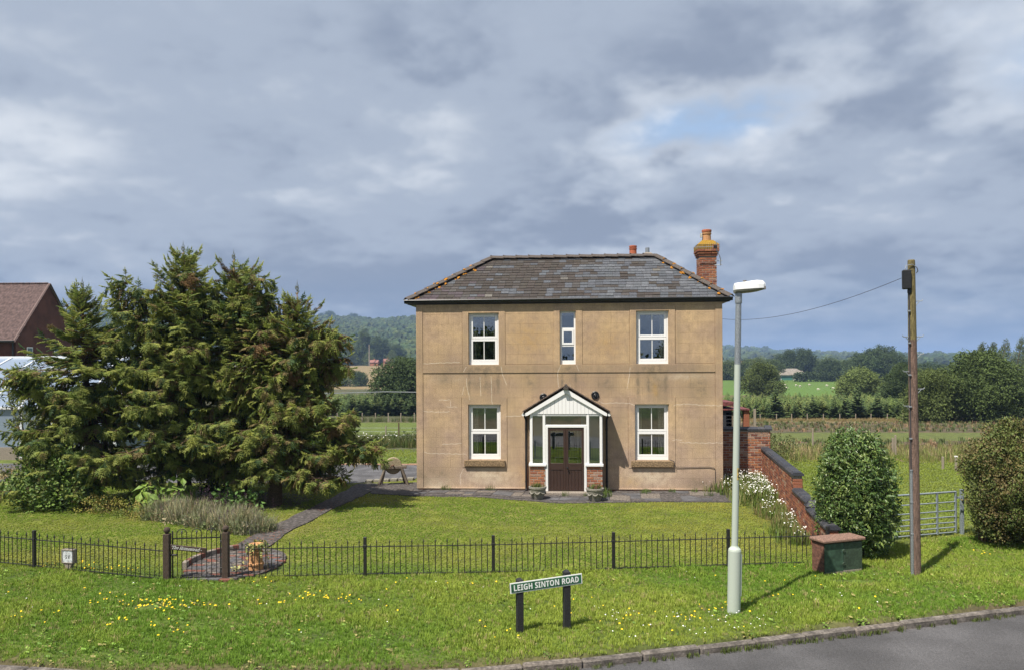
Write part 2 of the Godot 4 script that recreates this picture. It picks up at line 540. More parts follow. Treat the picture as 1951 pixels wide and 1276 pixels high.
func build_land() -> void:
	var zs := []
	var z := 60.0
	while z > 34.0:
		zs.append(z)
		z -= 3.0
	while z > 16.0:
		zs.append(z)
		z -= 0.9
	zs.append_array([15.5, 15.06, 15.03])
	z = 14.8
	while z > -30.0:
		zs.append(z)
		z -= 0.45
	var st := 0.6
	while z > -9500.0:
		zs.append(z)
		st *= 1.055
		z -= st
	var xs := [0.0]
	var x := 0.0
	st = 0.55
	while x < 6500.0:
		x += st
		if x > 22.0: st *= 1.075
		xs.append(x)
		xs.push_front(-x)
	var W := xs.size()
	var v := PackedVector3Array()
	var c := PackedColorArray()
	var idx := PackedInt32Array()
	for zr in zs:
		var w := clampf((zr + 10.0) / 23.0, 0, 1) if zr < 16.0 else clampf((50.0 - zr) / 20.0, 0, 1)
		for xx in xs:
			var zz: float = zr + (kerb_z(xx) - 15.0) * w
			var h := land(xx, zz)
			if zr > 15.0 and zr < 22.0:
				h = -0.35
			v.append(Vector3(xx, h, zz))
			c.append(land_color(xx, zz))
	for j in zs.size() - 1:
		for i in W - 1:
			var a := j * W + i
			idx.append_array([a, a + W, a + 1, a + 1, a + W, a + W + 1])
	var n := PackedVector3Array()
	n.resize(v.size())
	for k in range(0, idx.size(), 3):
		var g := (v[idx[k + 2]] - v[idx[k]]).cross(v[idx[k + 1]] - v[idx[k]]).normalized()
		if g.y < 0: g = -g
		for q in 3:
			n[idx[k + q]] += g
	for k in n.size():
		n[k] = n[k].normalized()
	# clockwise seen from above
	for k in range(0, idx.size(), 3):
		if (v[idx[k + 2]] - v[idx[k]]).cross(v[idx[k + 1]] - v[idx[k]]).y < 0:
			var s := idx[k + 1]
			idx[k + 1] = idx[k + 2]
			idx[k + 2] = s
	var a := []
	a.resize(Mesh.ARRAY_MAX)
	a[Mesh.ARRAY_VERTEX] = v
	a[Mesh.ARRAY_NORMAL] = n
	a[Mesh.ARRAY_COLOR] = c
	a[Mesh.ARRAY_INDEX] = idx
	var m := ArrayMesh.new()
	m.add_surface_from_arrays(Mesh.PRIMITIVE_TRIANGLES, a)
	structure(put("ground", m, M.ground))

func sheet(called: String, poly: Array, y: float, mt: Material, thick := 0.06) -> Node:
	var g := Geo.new()
	var pp := []
	for p in poly:
		pp.append(Vector2(p.x, -p.y))
	# polygon in x,z laid flat: prism extruded downwards
	g.prism(pp, 0.0, -thick, Basis(Vector3(1, 0, 0), Vector3(0, 0, -1), Vector3(0, 1, 0)), Vector3(0, y, 0))
	return structure(part(called, g, mt))

func build_sky() -> PanoramaSkyMaterial:
	var W := 2560
	var H := 1280
	var base := FastNoiseLite.new()
	base.seed = 41
	base.noise_type = FastNoiseLite.TYPE_SIMPLEX_SMOOTH
	base.frequency = 0.42
	base.fractal_octaves = 5
	base.fractal_gain = 0.52
	var det := FastNoiseLite.new()
	det.seed = 7
	det.noise_type = FastNoiseLite.TYPE_SIMPLEX_SMOOTH
	det.frequency = 2.3
	det.fractal_octaves = 6
	det.fractal_gain = 0.58
	var fine := FastNoiseLite.new()
	fine.seed = 19
	fine.noise_type = FastNoiseLite.TYPE_SIMPLEX_SMOOTH
	fine.frequency = 9.0
	fine.fractal_octaves = 4
	var data := PackedFloat32Array()
	data.resize(W * H * 3)
	var dark := Color8(139, 151, 171).srgb_to_linear() * 0.745
	var mid := Color8(167, 178, 195).srgb_to_linear() * 0.735
	var light := Color8(213, 219, 227).srgb_to_linear() * 0.745
	var blue := Color8(160, 191, 228).srgb_to_linear() * 0.735
	var low := Color8(112, 136, 168).srgb_to_linear() * 0.735
	var spots := [[-31.5, 17.5, 9.0, 5.0, -0.2], [-34.0, 24.0, 6.0, 3.0, -0.1], [-10.8, 14.5, 5.0, 4.0, 0.10], [-25.0, 9.5, 8.0, 3.5, -0.42], [-5.0, 11.0, 3.5, 3.0, -0.15], [3.0, 10.5, 6.0, 2.6, -0.32], [24.6, 11.5, 7.0, 3.0, 0.4], [10.0, 16.5, 8.0, 2.2, 0.25], [16.0, 9.0, 4.0, 2.0, 0.18], [4.0, 22.0, 9.0, 4.0, 0.12], [-15.0, 4.5, 12.0, 2.5, -0.25], [22.0, 7.0, 8.0, 1.6, -0.2], [-36.0, 11.0, 5.0, 2.5, 0.15], [-20.0, 23.0, 8.0, 3.0, 0.1]]
	var half := H / 2
	var k := 0
	for j in half + 1:
		var el := PI * (0.5 - (j + 0.5) / H)
		var se := sin(el)
		var ce := cos(el)
		var eld := rad_to_deg(el)
		var dv := 1.0 / (se + 0.20)
		var bias := line([[0.0, -0.25], [3.0, -0.2], [7.0, -0.14], [12.0, -0.04], [18.0, 0.04], [26.0, 0.06], [40.0, 0.05], [90.0, 0.05]], eld)
		for i in W:
			var az := TAU * (i + 0.5) / W
			if az > PI: az -= TAU
			var px := sin(az) * ce * dv
			var pz := cos(az) * ce * dv
			var d := det.get_noise_2d(px, pz)
			var b := base.get_noise_2d(px + d * 0.16, pz + d * 0.16)
			var t := b * 1.0 + d * 0.55 + fine.get_noise_2d(px + d * 0.1, pz) * 0.14 + bias + 0.10
			var azd := rad_to_deg(az)
			if eld < 34.0 and azd > -60.0 and azd < 50.0:
				for q in spots:
					var ex := pow((azd - q[0]) / q[2], 2.0) + pow((eld - q[1]) / q[3], 2.0)
					if ex < 6.0: t += q[4] * exp(-ex)
			# the blue break with its bright rim, and a thinner one further round
			var gap := exp(-pow((azd - 9.5 - (eld - 16.0) * 1.2) / 7.5, 2.0) - pow((eld - 16.4) / 2.4, 2.0)) * 1.25
			gap += exp(-pow((azd - 30.5) / 5.0, 2.0) - pow((eld - 17.0) / 3.2, 2.0)) * 0.8
			gap += exp(-pow((azd - 25.0) / 5.0, 2.0) - pow((eld - 23.0) / 4.0, 2.0)) * 0.55
			gap += clampf(-base.get_noise_2d(px * 0.6 + 40.0, pz * 0.6) - 0.32, 0.0, 1.0) * 1.6
			var c := dark.lerp(mid, smoothstep(-0.5, 0.08, t)).lerp(light, smoothstep(0.10, 0.95, t))
			if gap > 0.02:
				var gg := smoothstep(0.30, 1.15, gap + d * 0.8 + b * 0.3) * 0.85
				var rim := smoothstep(0.05, 0.7, gap + d * 0.7) * (1.0 - gg)
				c = c.lerp(light * 1.05, rim * 0.5).lerp(blue.lerp(light * 1.08, smoothstep(-0.22, 0.32, d + b * 0.3)), gg)
			if eld < 8.0:
				c = c.lerp(low.lerp(mid, clampf(0.3 + d * 0.9, 0, 1)), smoothstep(8.0, 0.5, eld) * 0.72)
			data[k] = c.r
			data[k + 1] = c.g
			data[k + 2] = c.b
			k += 3
	for j in range(half + 1, H):
		for i in W:
			data[k] = 0.12
			data[k + 1] = 0.13
			data[k + 2] = 0.10
			k += 3
	var im := Image.create_from_data(W, H, false, Image.FORMAT_RGBF, data.to_byte_array())
	var m := PanoramaSkyMaterial.new()
	m.panorama = ImageTexture.create_from_image(im)
	return m

func build_air() -> void:
	var cam := Camera3D.new()
	cam.name = "camera"
	add_child(cam)
	var near := 0.1
	cam.set_frustum(near * 1276.0 / 1500.0, Vector2(0, near * 52.0 / 1500.0), near, 20000.0)
	cam.transform = Transform3D(Basis(Vector3.UP, atan(110.0 / 1500.0)) * Basis(Vector3(0, 0, 1), deg_to_rad(-0.3)), CAM)
	cam.current = true
	var e := Environment.new()
	e.background_mode = Environment.BG_SKY
	e.sky = Sky.new()
	e.sky.sky_material = build_sky()
	e.tonemap_mode = Environment.TONE_MAPPER_LINEAR
	e.tonemap_exposure = 1.5
	e.background_energy_multiplier = 1.0
	e.sdfgi_enabled = true
	e.ssao_enabled = true
	e.ssil_enabled = true
	e.fog_enabled = true
	e.fog_density = 0.00022
	e.fog_light_color = Color(0.62, 0.74, 0.92)
	var w := WorldEnvironment.new()
	w.name = "air"
	w.environment = e
	add_child(w)
	var sun := DirectionalLight3D.new()
	sun.name = "sun"
	var el := deg_to_rad(60)
	var az := deg_to_rad(38)
	var to := Vector3(-sin(az) * cos(el), sin(el), cos(az) * cos(el))
	sun.transform = Transform3D(Basis.looking_at(-to), Vector3(0, 50, 0))
	sun.light_energy = 1.6
	sun.light_color = Color(1.0, 0.965, 0.91)
	sun.light_angular_distance = 0.5
	sun.shadow_enabled = true
	add_child(sun)

func _ready() -> void:
	rng.seed = 4711
	hn.seed = 12
	hn.noise_type = FastNoiseLite.TYPE_SIMPLEX_SMOOTH
	hn.frequency = 0.02
	hn.fractal_octaves = 4
	make_materials()
	build_air()
	build_land()
	build_paving()
	build_house()
	build_porch()
	build_chimneys()
	build_walls()
	build_fence()
	build_street()
	build_left()
	build_spruces()
	build_shrubs()
	build_fields()
	build_far()
	build_grass()

# ------------------------------------------------------------------ bricks
var brick_cache := {}

func brick_mesh(l: float, h: float, d: float) -> Mesh:
	var key := "%.2f_%.3f_%.3f" % [l, h, d]
	if not brick_cache.has(key):
		var g := Geo.new()
		g.box(Vector3.ZERO, Vector3(snappedf(l, 0.01), h, d), Basis.IDENTITY, 0.006)
		brick_cache[key] = g.mesh()
	return brick_cache[key]

var brick_tones := ["brick_red", "brick_red", "brick_red", "brick_orange", "brick_orange", "brick_dark", "brick_pale"]
var brick_rgb := {"brick_red": Color(0.34, 0.12, 0.065), "brick_orange": Color(0.42, 0.175, 0.085), "brick_dark": Color(0.2, 0.08, 0.055), "brick_pale": Color(0.42, 0.26, 0.18)}

# bricks laid in courses over a face: o = lower corner, ax = along, nrm = outwards; past "limit" they are joined into one part
func bricks(parent: Node, o: Vector3, ax: Vector3, w: float, h: float, nrm: Vector3, limit := 300, tones: Array = [], ch := 0.083, bl := 0.235) -> void:
	if tones.is_empty(): tones = brick_tones
	var b := Basis(ax, Vector3.UP, nrm)
	if b.determinant() < 0: b = Basis(-ax, Vector3.UP, nrm)
	var rest := Geo.new()
	rest.tinted = true
	var made := 0
	var k := 0
	while (k + 1) * ch <= h + 0.002:
		var x := 0.0 if k % 2 == 0 else -bl / 2.0
		while x < w - 0.03:
			var x0 := maxf(x, 0.0) + 0.007
			var x1 := minf(x + bl, w) - 0.007
			if x1 - x0 > 0.05:
				var tone: String = tones[rng.randi() % tones.size()]
				var at := o + ax * (x0 + x1) / 2.0 + Vector3.UP * (k + 0.5) * ch + nrm * R(-0.003, 0.003)
				if made < limit:
					put("brick", brick_mesh(x1 - x0, ch - 0.016, 0.03), M[tone], parent, Transform3D(b, at))
					made += 1
				else:
					rest.col = brick_rgb[tone] * R(0.85, 1.15)
					rest.box(at, Vector3(x1 - x0, ch - 0.016, 0.03), b)
			x += bl
		k += 1
	if rest.v.size():
		if not M.has("brick_tint"): tintmat("brick_tint", 0.95, "mottle", 2.5, "gritbump", 0.5)
		part("brickwork", rest, M.brick_tint, parent).set_meta("kind", "stuff")

# ------------------------------------------------------------------ paving
func blob_edge(pts: Array, amp: float) -> Array:
	var out := []
	for i in pts.size():
		var p: Vector2 = pts[i]
		var q: Vector2 = pts[(i + 1) % pts.size()]
		var m := maxi(1, int(p.distance_to(q) / 0.35))
		for k in m:
			var t := p.lerp(q, float(k) / m)
			if k > 0: t += Vector2(R(-amp, amp), R(-amp, amp))
			out.append(t)
	return out

func build_paving() -> void:
	# road in front, with its kerb
	var near := []
	var x := -30.0
	while x <= 16.0:
		near.append(Vector2(x, kerb_z(x) + 0.05))
		x += 1.0
	var road := []
	road.append_array(near)
	for i in range(near.size() - 1, -1, -2):
		road.append(near[i] + Vector2(0, 7.0))
	sheet("road", road, -0.10, M.asphalt, 0.2)
	var kerb := Node3D.new()
	kerb.name = "kerb"
	add_child(kerb)
	structure(kerb)
	x = -16.0
	while x < 14.0:
		var l := R(0.86, 0.94)
		var x2 := x + l * 0.95
		var a := Vector3(x, 0, kerb_z(x))
		var b := Vector3(x2, 0, kerb_z(x2))
		var g := Geo.new()
		var m := (a + b) / 2.0 + Vector3(0, -0.09 + R(-0.012, 0.008), 0.02 + R(-0.012, 0.012))
		g.box(m, Vector3(a.distance_to(b) - 0.012, 0.2, 0.14), Basis(Vector3.UP, -atan2(b.z - a.z, b.x - a.x) + R(-0.012, 0.012)), 0.022)
		part("kerb_stone", g, M.kerb if rng.randf() < 0.65 else M.kerb_worn, kerb)
		x = x2
	# drive beside the house
	sheet("driveway", [Vector2(-60, -6.2), Vector2(-5.6, -6.2), Vector2(-5.6, -2.4), Vector2(-7.2, -1.6), Vector2(-8.6, -0.9), Vector2(-10.5, -1.2), Vector2(-60, -1.6)], 0.012, M.drive)
	var dk := Node3D.new()
	dk.name = "driveway_edging"
	add_child(dk)
	structure(dk)
	for i in 26:
		boxpart("edging_stone", Vector3(-17.0 + i * 0.45, -0.05, -6.42 + R(-0.02, 0.02)), Vector3(-16.57 + i * 0.45, 0.05 + R(-0.01, 0.01), -6.2), M.brick_pale if i % 3 else M.concrete, dk, 0.012)
	for i in 6:
		boxpart("edging_stone", Vector3(-7.2 + i * 0.27, -0.05, -1.75 - i * 0.12), Vector3(-6.96 + i * 0.27, 0.09, -1.5 - i * 0.12), M.old_stone, dk, 0.012)
	# crazy paving in front of the house
	sheet("patio", blob_edge([Vector2(-7.0, -1.2), Vector2(-5.2, -1.6), Vector2(-5.06, -0.4), Vector2(4.95, -0.3), Vector2(5.0, 1.86), Vector2(3.0, 1.9), Vector2(1.0, 2.15), Vector2(-0.2, 2.3), Vector2(-1.4, 1.85), Vector2(-3.0, 1.3), Vector2(-4.8, 1.25), Vector2(-6.4, 0.8)], 0.03), 0.022, M.path)
	var patio := get_node("patio")
	var nx := 20
	for i in nx:
		for j in 4:
			var c := []
			for q in [[0, 0], [1, 0], [1, 1], [0, 1]]:
				var ii: int = i + q[0]
				var jj: int = j + q[1]
				var hx := float((ii * 73 + jj * 151) % 17) / 17.0 - 0.5
				var hz := float((ii * 37 + jj * 91) % 13) / 13.0 - 0.5
				var px := -5.6 + 10.5 * ii / nx + hx * 0.3
				var front := 1.2 + clampf((px + 3.0) / 2.6, 0.0, 1.0) * 0.75
				c.append(Vector2(px, clampf(0.02 + (front - 0.1) * jj / 4.0 + hz * 0.25, 0.02, front - 0.02)))
			var mid: Vector2 = (c[0] + c[1] + c[2] + c[3]) / 4.0
			if mid.x > -1.35 and mid.x < 1.1 and mid.y < 1.05: continue
			var poly := []
			for p in c:
				poly.append(Vector2(p.x, -p.y).lerp(Vector2(mid.x, -mid.y), 0.035))
			var g := Geo.new()
			g.prism(poly, 0.0, -0.05, Basis(Vector3(1, 0, 0), Vector3(0, 0, -1), Vector3(0, 1, 0)), Vector3(0, 0.034 + R(-0.004, 0.006), 0))
			part("paving_stone", g, [M.path, M.drive, M.path, M.kerb_worn][rng.randi() % 4], patio)
	# garden path from the gate to the drive
	sheet("garden_path", blob_edge([Vector2(-7.75, 8.6), Vector2(-7.72, 6.9), Vector2(-7.55, 4.0), Vector2(-7.4, 1.5), Vector2(-7.35, -1.2), Vector2(-6.4, -1.2), Vector2(-6.55, 1.0), Vector2(-6.85, 3.9), Vector2(-7.0, 6.9), Vector2(-6.8, 8.6)], 0.05), 0.03, M.path)
	var pave := Node3D.new()
	pave.name = "brick_paving"
	add_child(pave)
	structure(pave)
	var bed := Geo.new()
	var ring := []
	for k in 28:
		var a := TAU * k / 28
		ring.append(Vector2(-6.95 + cos(a) * 0.93, -minf(9.75 + sin(a) * 1.35, 10.98)))
	bed.prism(ring, 0.0, -0.08, Basis(Vector3(1, 0, 0), Vector3(0, 0, -1), Vector3(0, 1, 0)), Vector3(0, 0.038, 0))
	part("mortar_bed", bed, M.path, pave)
	var row := 0
	var z := 8.45
	while z < 10.95:
		var bx := -8.1 + (row % 2) * 0.11
		while bx < -5.8:
			var e := Vector2((bx + 0.11 + 6.95) / 0.91, (z - 9.75) / 1.33).length()
			if e < 0.97:
				var mm: Material = [M.brick_dark, M.path, M.path, M.path, M.kerb_worn, M.drive][rng.randi() % 6]
				put("brick", brick_mesh(0.21, 0.04, 0.1), mm, pave, Transform3D(Basis.IDENTITY, Vector3(bx + 0.105, 0.034 + R(-0.004, 0.004), z + 0.05)))
			bx += 0.222
		z += 0.112
		row += 1
	for k in 11:
		var a := PI * 0.93 + k * 0.098 * 1.2
		var q := Vector3(-6.95 + cos(a) * 0.98, 0.05, 9.75 + sin(a) * 1.4)
		put("edging_brick", brick_mesh(0.2, 0.2, 0.1), [M.concrete, M.brick_dark, M.kerb_worn][k % 3], pave, Transform3D(Basis(Vector3.UP, -a + PI / 2), q))

# ------------------------------------------------------------------ the house
const X0 := -5.06
const X1 := 4.90
const EAVE := 6.15

func facade_material() -> StandardMaterial3D:
	var W := 1280
	var H := 790
	var a := FastNoiseLite.new()
	a.seed = 3
	a.noise_type = FastNoiseLite.TYPE_SIMPLEX_SMOOTH
	a.frequency = 0.006
	a.fractal_octaves = 5
	var na := a.get_image(W, H, false, false, false).get_data()
	a.seed = 5
	a.frequency = 0.3
	a.fractal_octaves = 2
	var nb := a.get_image(W, H, false, false, false).get_data()
	a.seed = 9
	a.frequency = 0.03
	a.fractal_octaves = 4
	var nc := a.get_image(W, H, false, false, false).get_data()
	var bytes := PackedByteArray()
	bytes.resize(W * H * 3)
	# stains that belong to the wall: x, y (m), half width, half height, kind (0 dark weathering, 1 pale bloom, 2 warm)
	var st := [
		[-3.0, 3.55, 0.9, 0.35, 0, 0.5], [-2.6, 3.2, 0.5, 0.5, 0, 0.4], [2.7, 3.55, 0.5, 0.5, 0, 0.65], [2.9, 3.1, 0.35, 0.6, 0, 0.4], [0.0, 3.6, 0.9, 0.3, 0, 0.4], [3.9, 3.4, 0.8, 0.5, 0, 0.35],
		[-2.8, 0.55, 0.75, 0.28, 1, 0.9], [-2.5, 0.35, 0.9, 0.3, 1, 0.5], [2.6, 0.55, 0.8, 0.3, 1, 0.85], [2.3, 0.4, 0.9, 0.3, 1, 0.5], [-4.4, 0.2, 0.55, 0.3, 1, 0.9], [-4.3, 0.55, 0.8, 0.4, 0, 0.5], [-4.9, 0.4, 0.3, 0.7, 0, 0.6],
		[4.1, 0.25, 0.6, 0.35, 0, 0.7], [4.78, 0.3, 0.25, 0.6, 0, 0.5], [-1.4, 0.5, 0.35, 0.9, 2, 0.5], [1.9, 0.3, 0.6, 0.25, 2, 0.5], [-4.0, 3.68, 0.9, 0.14, 1, 0.25], [3.7, 3.72, 0.9, 0.12, 1, 0.6], [-3.9, 4.0, 1.1, 0.25, 0, 0.55], [-1.2, 4.0, 1.3, 0.22, 0, 0.5],
		[1.2, 4.0, 1.2, 0.22, 0, 0.45], [3.9, 4.0, 0.9, 0.22, 0, 0.55], [-2.8, 3.98, 0.7, 0.2, 0, 0.9], [2.7, 3.98, 0.7, 0.2, 0, 0.9], [0.0, 3.98, 0.5, 0.2, 0, 0.7], [-1.3, 5.0, 0.8, 0.7, 2, 0.6], [1.2, 4.8, 0.7, 0.6, 2, 0.5], [-4.2, 4.4, 0.7, 0.4, 0, 0.25], [4.79, 5.0, 0.14, 1.2, 0, 0.3], [-4.95, 4.6, 0.14, 1.2, 0, 0.45],
		[-3.3, 3.55, 0.05, 0.45, 0, 1.0], [-2.35, 3.6, 0.07, 0.4, 0, 1.0], [-2.75, 3.65, 0.05, 0.3, 0, 0.9], [2.2, 3.5, 0.07, 0.5, 0, 1.0], [2.55, 3.55, 0.05, 0.45, 0, 1.0], [3.1, 3.45, 0.08, 0.55, 0, 1.0], [-0.25, 3.55, 0.06, 0.4, 0, 0.9], [0.2, 3.6, 0.05, 0.35, 0, 0.9], [-4.1, 3.65, 0.3, 0.3, 0, 0.6], [-1.3, 3.55, 0.5, 0.4, 0, 0.6], [1.2, 3.5, 0.5, 0.4, 0, 0.6], [4.2, 3.3, 0.4, 0.5, 0, 0.6], [-4.5, 1.6, 0.3, 0.8, 0, 0.35], [-1.8, 1.9, 0.25, 0.9, 0, 0.35], [1.6, 2.2, 0.25, 0.8, 0, 0.35], [4.2, 1.8, 0.45, 0.7, 0, 0.35], [3.5, 5.0, 0.1, 0.8, 0, 0.4], [2.05, 4.9, 0.08, 0.8, 0, 0.35], [-2.2, 4.8, 0.08, 0.8, 0, 0.35], [-3.42, 4.9, 0.09, 0.8, 0, 0.35], [-2.8, 0.9, 0.8, 0.2, 0, 0.5], [2.7, 0.9, 0.8, 0.2, 0, 0.5], [2.75, 3.3, 0.1, 0.25, 2, 0.9], [-3.4, 3.0, 0.5, 0.25, 0, 0.35], [-2.1, 2.95, 0.4, 0.25, 0, 0.3]]
	var k := 0
	for j in H:
		var y := 6.2 - 6.3 * (j + 0.5) / H
		for i in W:
			var x := -5.15 + 10.2 * (i + 0.5) / W
			var f := na[j * W + i] / 255.0
			var s := nb[j * W + i] / 255.0
			var m := nc[j * W + i] / 255.0
			var r := 0.44
			var g := 0.321
			var b := 0.204
			var t := clampf((f - 0.5) * 1.6, -0.5, 0.5)
			var low := clampf((3.6 - y) / 3.4, 0.0, 1.0)
			r *= 1.0 + t * 0.28
			g *= 1.0 + t * 0.28
			b *= 0.98 + t * 0.10 + low * 0.18
			var run := nc[((j / 7) % H) * W + ((i * 5) % W)] / 255.0 - 0.5
			var wear := 1.0 + (m - 0.5) * 0.36 + run * 0.20
			r *= wear
			g *= wear
			b *= wear
			g *= 0.985 + low * 0.03
			for q in st:
				var dx: float = (x - q[0]) / q[2]
				if dx > 1.7 or dx < -1.7: continue
				var dy: float = (y - q[1]) / q[3]
				if dy > 1.7 or dy < -1.7: continue
				var w: float = q[5] * exp(-(dx * dx + dy * dy) * 1.4) * clampf(0.35 + (m - 0.3) * 1.6, 0.0, 1.25)
				if q[4] == 0:
					w = minf(w * 1.6, 1.0); r = lerpf(r, 0.21, w * 0.8); g = lerpf(g, 0.165, w * 0.8); b = lerpf(b, 0.112, w * 0.8)
				elif q[4] == 1:
					w = minf(w * 1.35, 1.0); r = lerpf(r, 0.58, w * 0.85); g = lerpf(g, 0.49, w * 0.85); b = lerpf(b, 0.37, w * 0.85)
				else:
					r = lerpf(r, 0.43, w); g = lerpf(g, 0.28, w); b = lerpf(b, 0.115, w)
			var sp := 1.0 + (s - 0.5) * 1.1
			r *= sp; g *= sp; b *= sp
			bytes[k] = int(255.0 * pow(clampf(r, 0, 1), 1.0 / 2.2))
			bytes[k + 1] = int(255.0 * pow(clampf(g, 0, 1), 1.0 / 2.2))
			bytes[k + 2] = int(255.0 * pow(clampf(b, 0, 1), 1.0 / 2.2))
			k += 3
	var im := Image.create_from_data(W, H, false, Image.FORMAT_RGB8, bytes)
	# pale mortar lines where cracks were filled
	var cr := [[[-4.84, 4.17], [-4.3, 4.2], [-3.6, 4.22]], [[-4.3, 2.98], [-3.95, 2.98]], [[-3.93, 2.96], [-3.93, 2.75]], [[-4.05, 2.75], [-3.7, 2.75]], [[-4.82, 2.6], [-4.2, 2.58], [-3.95, 2.6]],
		[[-4.2, 1.52], [-3.7, 1.54], [-3.55, 1.57]], [[-4.8, 1.26], [-4.7, 1.22], [-3.42, 1.2]], [[-3.5, 0.72], [-3.62, 0.5], [-3.6, 0.16]], [[-3.4, 4.05], [-3.5, 3.9]], [[-3.4, 3.7], [-3.38, 3.4], [-3.28, 2.98]], [[-3.48, 3.4], [-3.54, 3.15]],
		[[-2.95, 3.75], [-2.92, 3.1]], [[-2.58, 3.75], [-2.56, 2.92], [-2.52, 2.78]], [[-2.25, 4.08], [-2.2, 3.8], [-2.06, 3.45]], [[-0.3, 4.1], [-0.4, 3.85], [-0.38, 3.45], [-0.32, 3.3]], [[0.22, 4.1], [0.3, 3.9]],
		[[-2.1, 2.44], [-1.45, 2.46]], [[1.95, 4.05], [1.93, 3.8], [1.85, 3.35]], [[0.95, 2.93], [1.1, 2.86], [1.5, 2.88], [1.95, 2.86], [2.1, 2.8]], [[3.35, 2.8], [3.7, 2.84], [4.3, 2.8], [4.9, 2.78]], [[3.3, 1.68], [3.6, 1.68]], [[3.55, 1.6], [4.2, 1.58], [4.9, 1.59]], [[0.0, 3.5], [0.02, 3.2]]]
	var rn := RandomNumberGenerator.new()
	rn.seed = 77
	for c in cr:
		for q in c.size() - 1:
			var p0 := Vector2(c[q][0], c[q][1])
			var p1 := Vector2(c[q + 1][0], c[q + 1][1])
			var steps := int(p0.distance_to(p1) * 128.0) + 1
			for e in steps:
				var p := p0.lerp(p1, float(e) / steps) + Vector2(0, sin(e * 0.21 + c[0][0] * 9.0) * 0.008)
				var xi := int((p.x + 5.15) / 10.2 * W)
				var yi := int((6.2 - p.y) / 6.3 * H)
				for o in ([[0, 0], [0, 1]] if absf(p1.x - p0.x) > absf(p1.y - p0.y) else [[0, 0], [1, 0]]):
					if rn.randf() < 0.84:
						var old := im.get_pixel(clampi(xi + o[0], 0, W - 1), clampi(yi + o[1], 0, H - 1))
						im.set_pixel(clampi(xi + o[0], 0, W - 1), clampi(yi + o[1], 0, H - 1), old.lerp(Color(0.88, 0.85, 0.79), rn.randf_range(0.5, 0.9)))
	var mt := StandardMaterial3D.new()
	mt.resource_name = "cement_render"
	mt.albedo_texture = ImageTexture.create_from_image(im)
	mt.texture_repeat = false
	mt.roughness = 0.95
	mt.metallic_specular = 0.3
	M["render"] = mt
	return mt

func wall_with_openings(g: Geo, x0: float, x1: float, y0: float, y1: float, z0: float, z1: float, holes: Array) -> void:
	var xs := [x0, x1]
	for h in holes:
		xs.append(h[0])
		xs.append(h[1])
	xs.sort()
	for i in xs.size() - 1:
		if xs[i + 1] - xs[i] < 0.001: continue
		var mid: float = (xs[i] + xs[i + 1]) / 2.0
		var cuts := []
		for h in holes:
			if mid > h[0] and mid < h[1]: cuts.append([h[2], h[3]])
		cuts.sort_custom(func(a, b): return a[0] < b[0])
		var y := y0
		for c in cuts:
			if c[0] > y: g.span(Vector3(xs[i], y, z0), Vector3(xs[i + 1], c[0], z1))
			y = c[1]
		if y1 > y: g.span(Vector3(xs[i], y, z0), Vector3(xs[i + 1], y1, z1))

func sash_window(house: Node, x0: float, x1: float, y0: float, y1: float) -> void:
	var w := Node3D.new()
	w.name = numbered("window", house)
	house.add_child(w, true)
	var zf := -0.10
	var g := Geo.new()
	var f := 0.05
	for s in [[x0, x0 + f, y0, y1], [x1 - f, x1, y0, y1], [x0 + f, x1 - f, y1 - f, y1], [x0 + f, x1 - f, y0, y0 + 0.095]]:
		g.span(Vector3(s[0], s[2], zf - 0.07), Vector3(s[1], s[3], zf), 0.004)
	part("frame", g, M.white, w)
	var ym := y0 + (y1 - y0) * 0.5 + 0.005
	for r in [[ym + 0.006, y1 - f - 0.004, -0.012], [y0 + 0.1, ym - 0.006, -0.004]]:
		var z: float = zf + r[2]
		var s2 := Geo.new()
		var a := x0 + f + 0.004
		var b := x1 - f - 0.004
		var q := 0.072
		for s in [[a, a + q, r[0], r[1]], [b - q, b, r[0], r[1]], [a + q, b - q, r[1] - q, r[1]], [a + q, b - q, r[0], r[0] + q]]:
			s2.span(Vector3(s[0], s[2], z - 0.05), Vector3(s[1], s[3], z), 0.005)
		part("sash", s2, M.white, w)
		boxpart("glazing_bar", Vector3((a + b) / 2 - 0.013, r[0] + q, z - 0.036), Vector3((a + b) / 2 + 0.013, r[1] - q, z - 0.014), M.white, w, 0.003)
		for e in [[a + q, (a + b) / 2 - 0.013], [(a + b) / 2 + 0.013, b - q]]:
			boxpart("pane", Vector3(e[0], r[0] + q, z - 0.028), Vector3(e[1], r[1] - q, z - 0.026), M.glass, w)

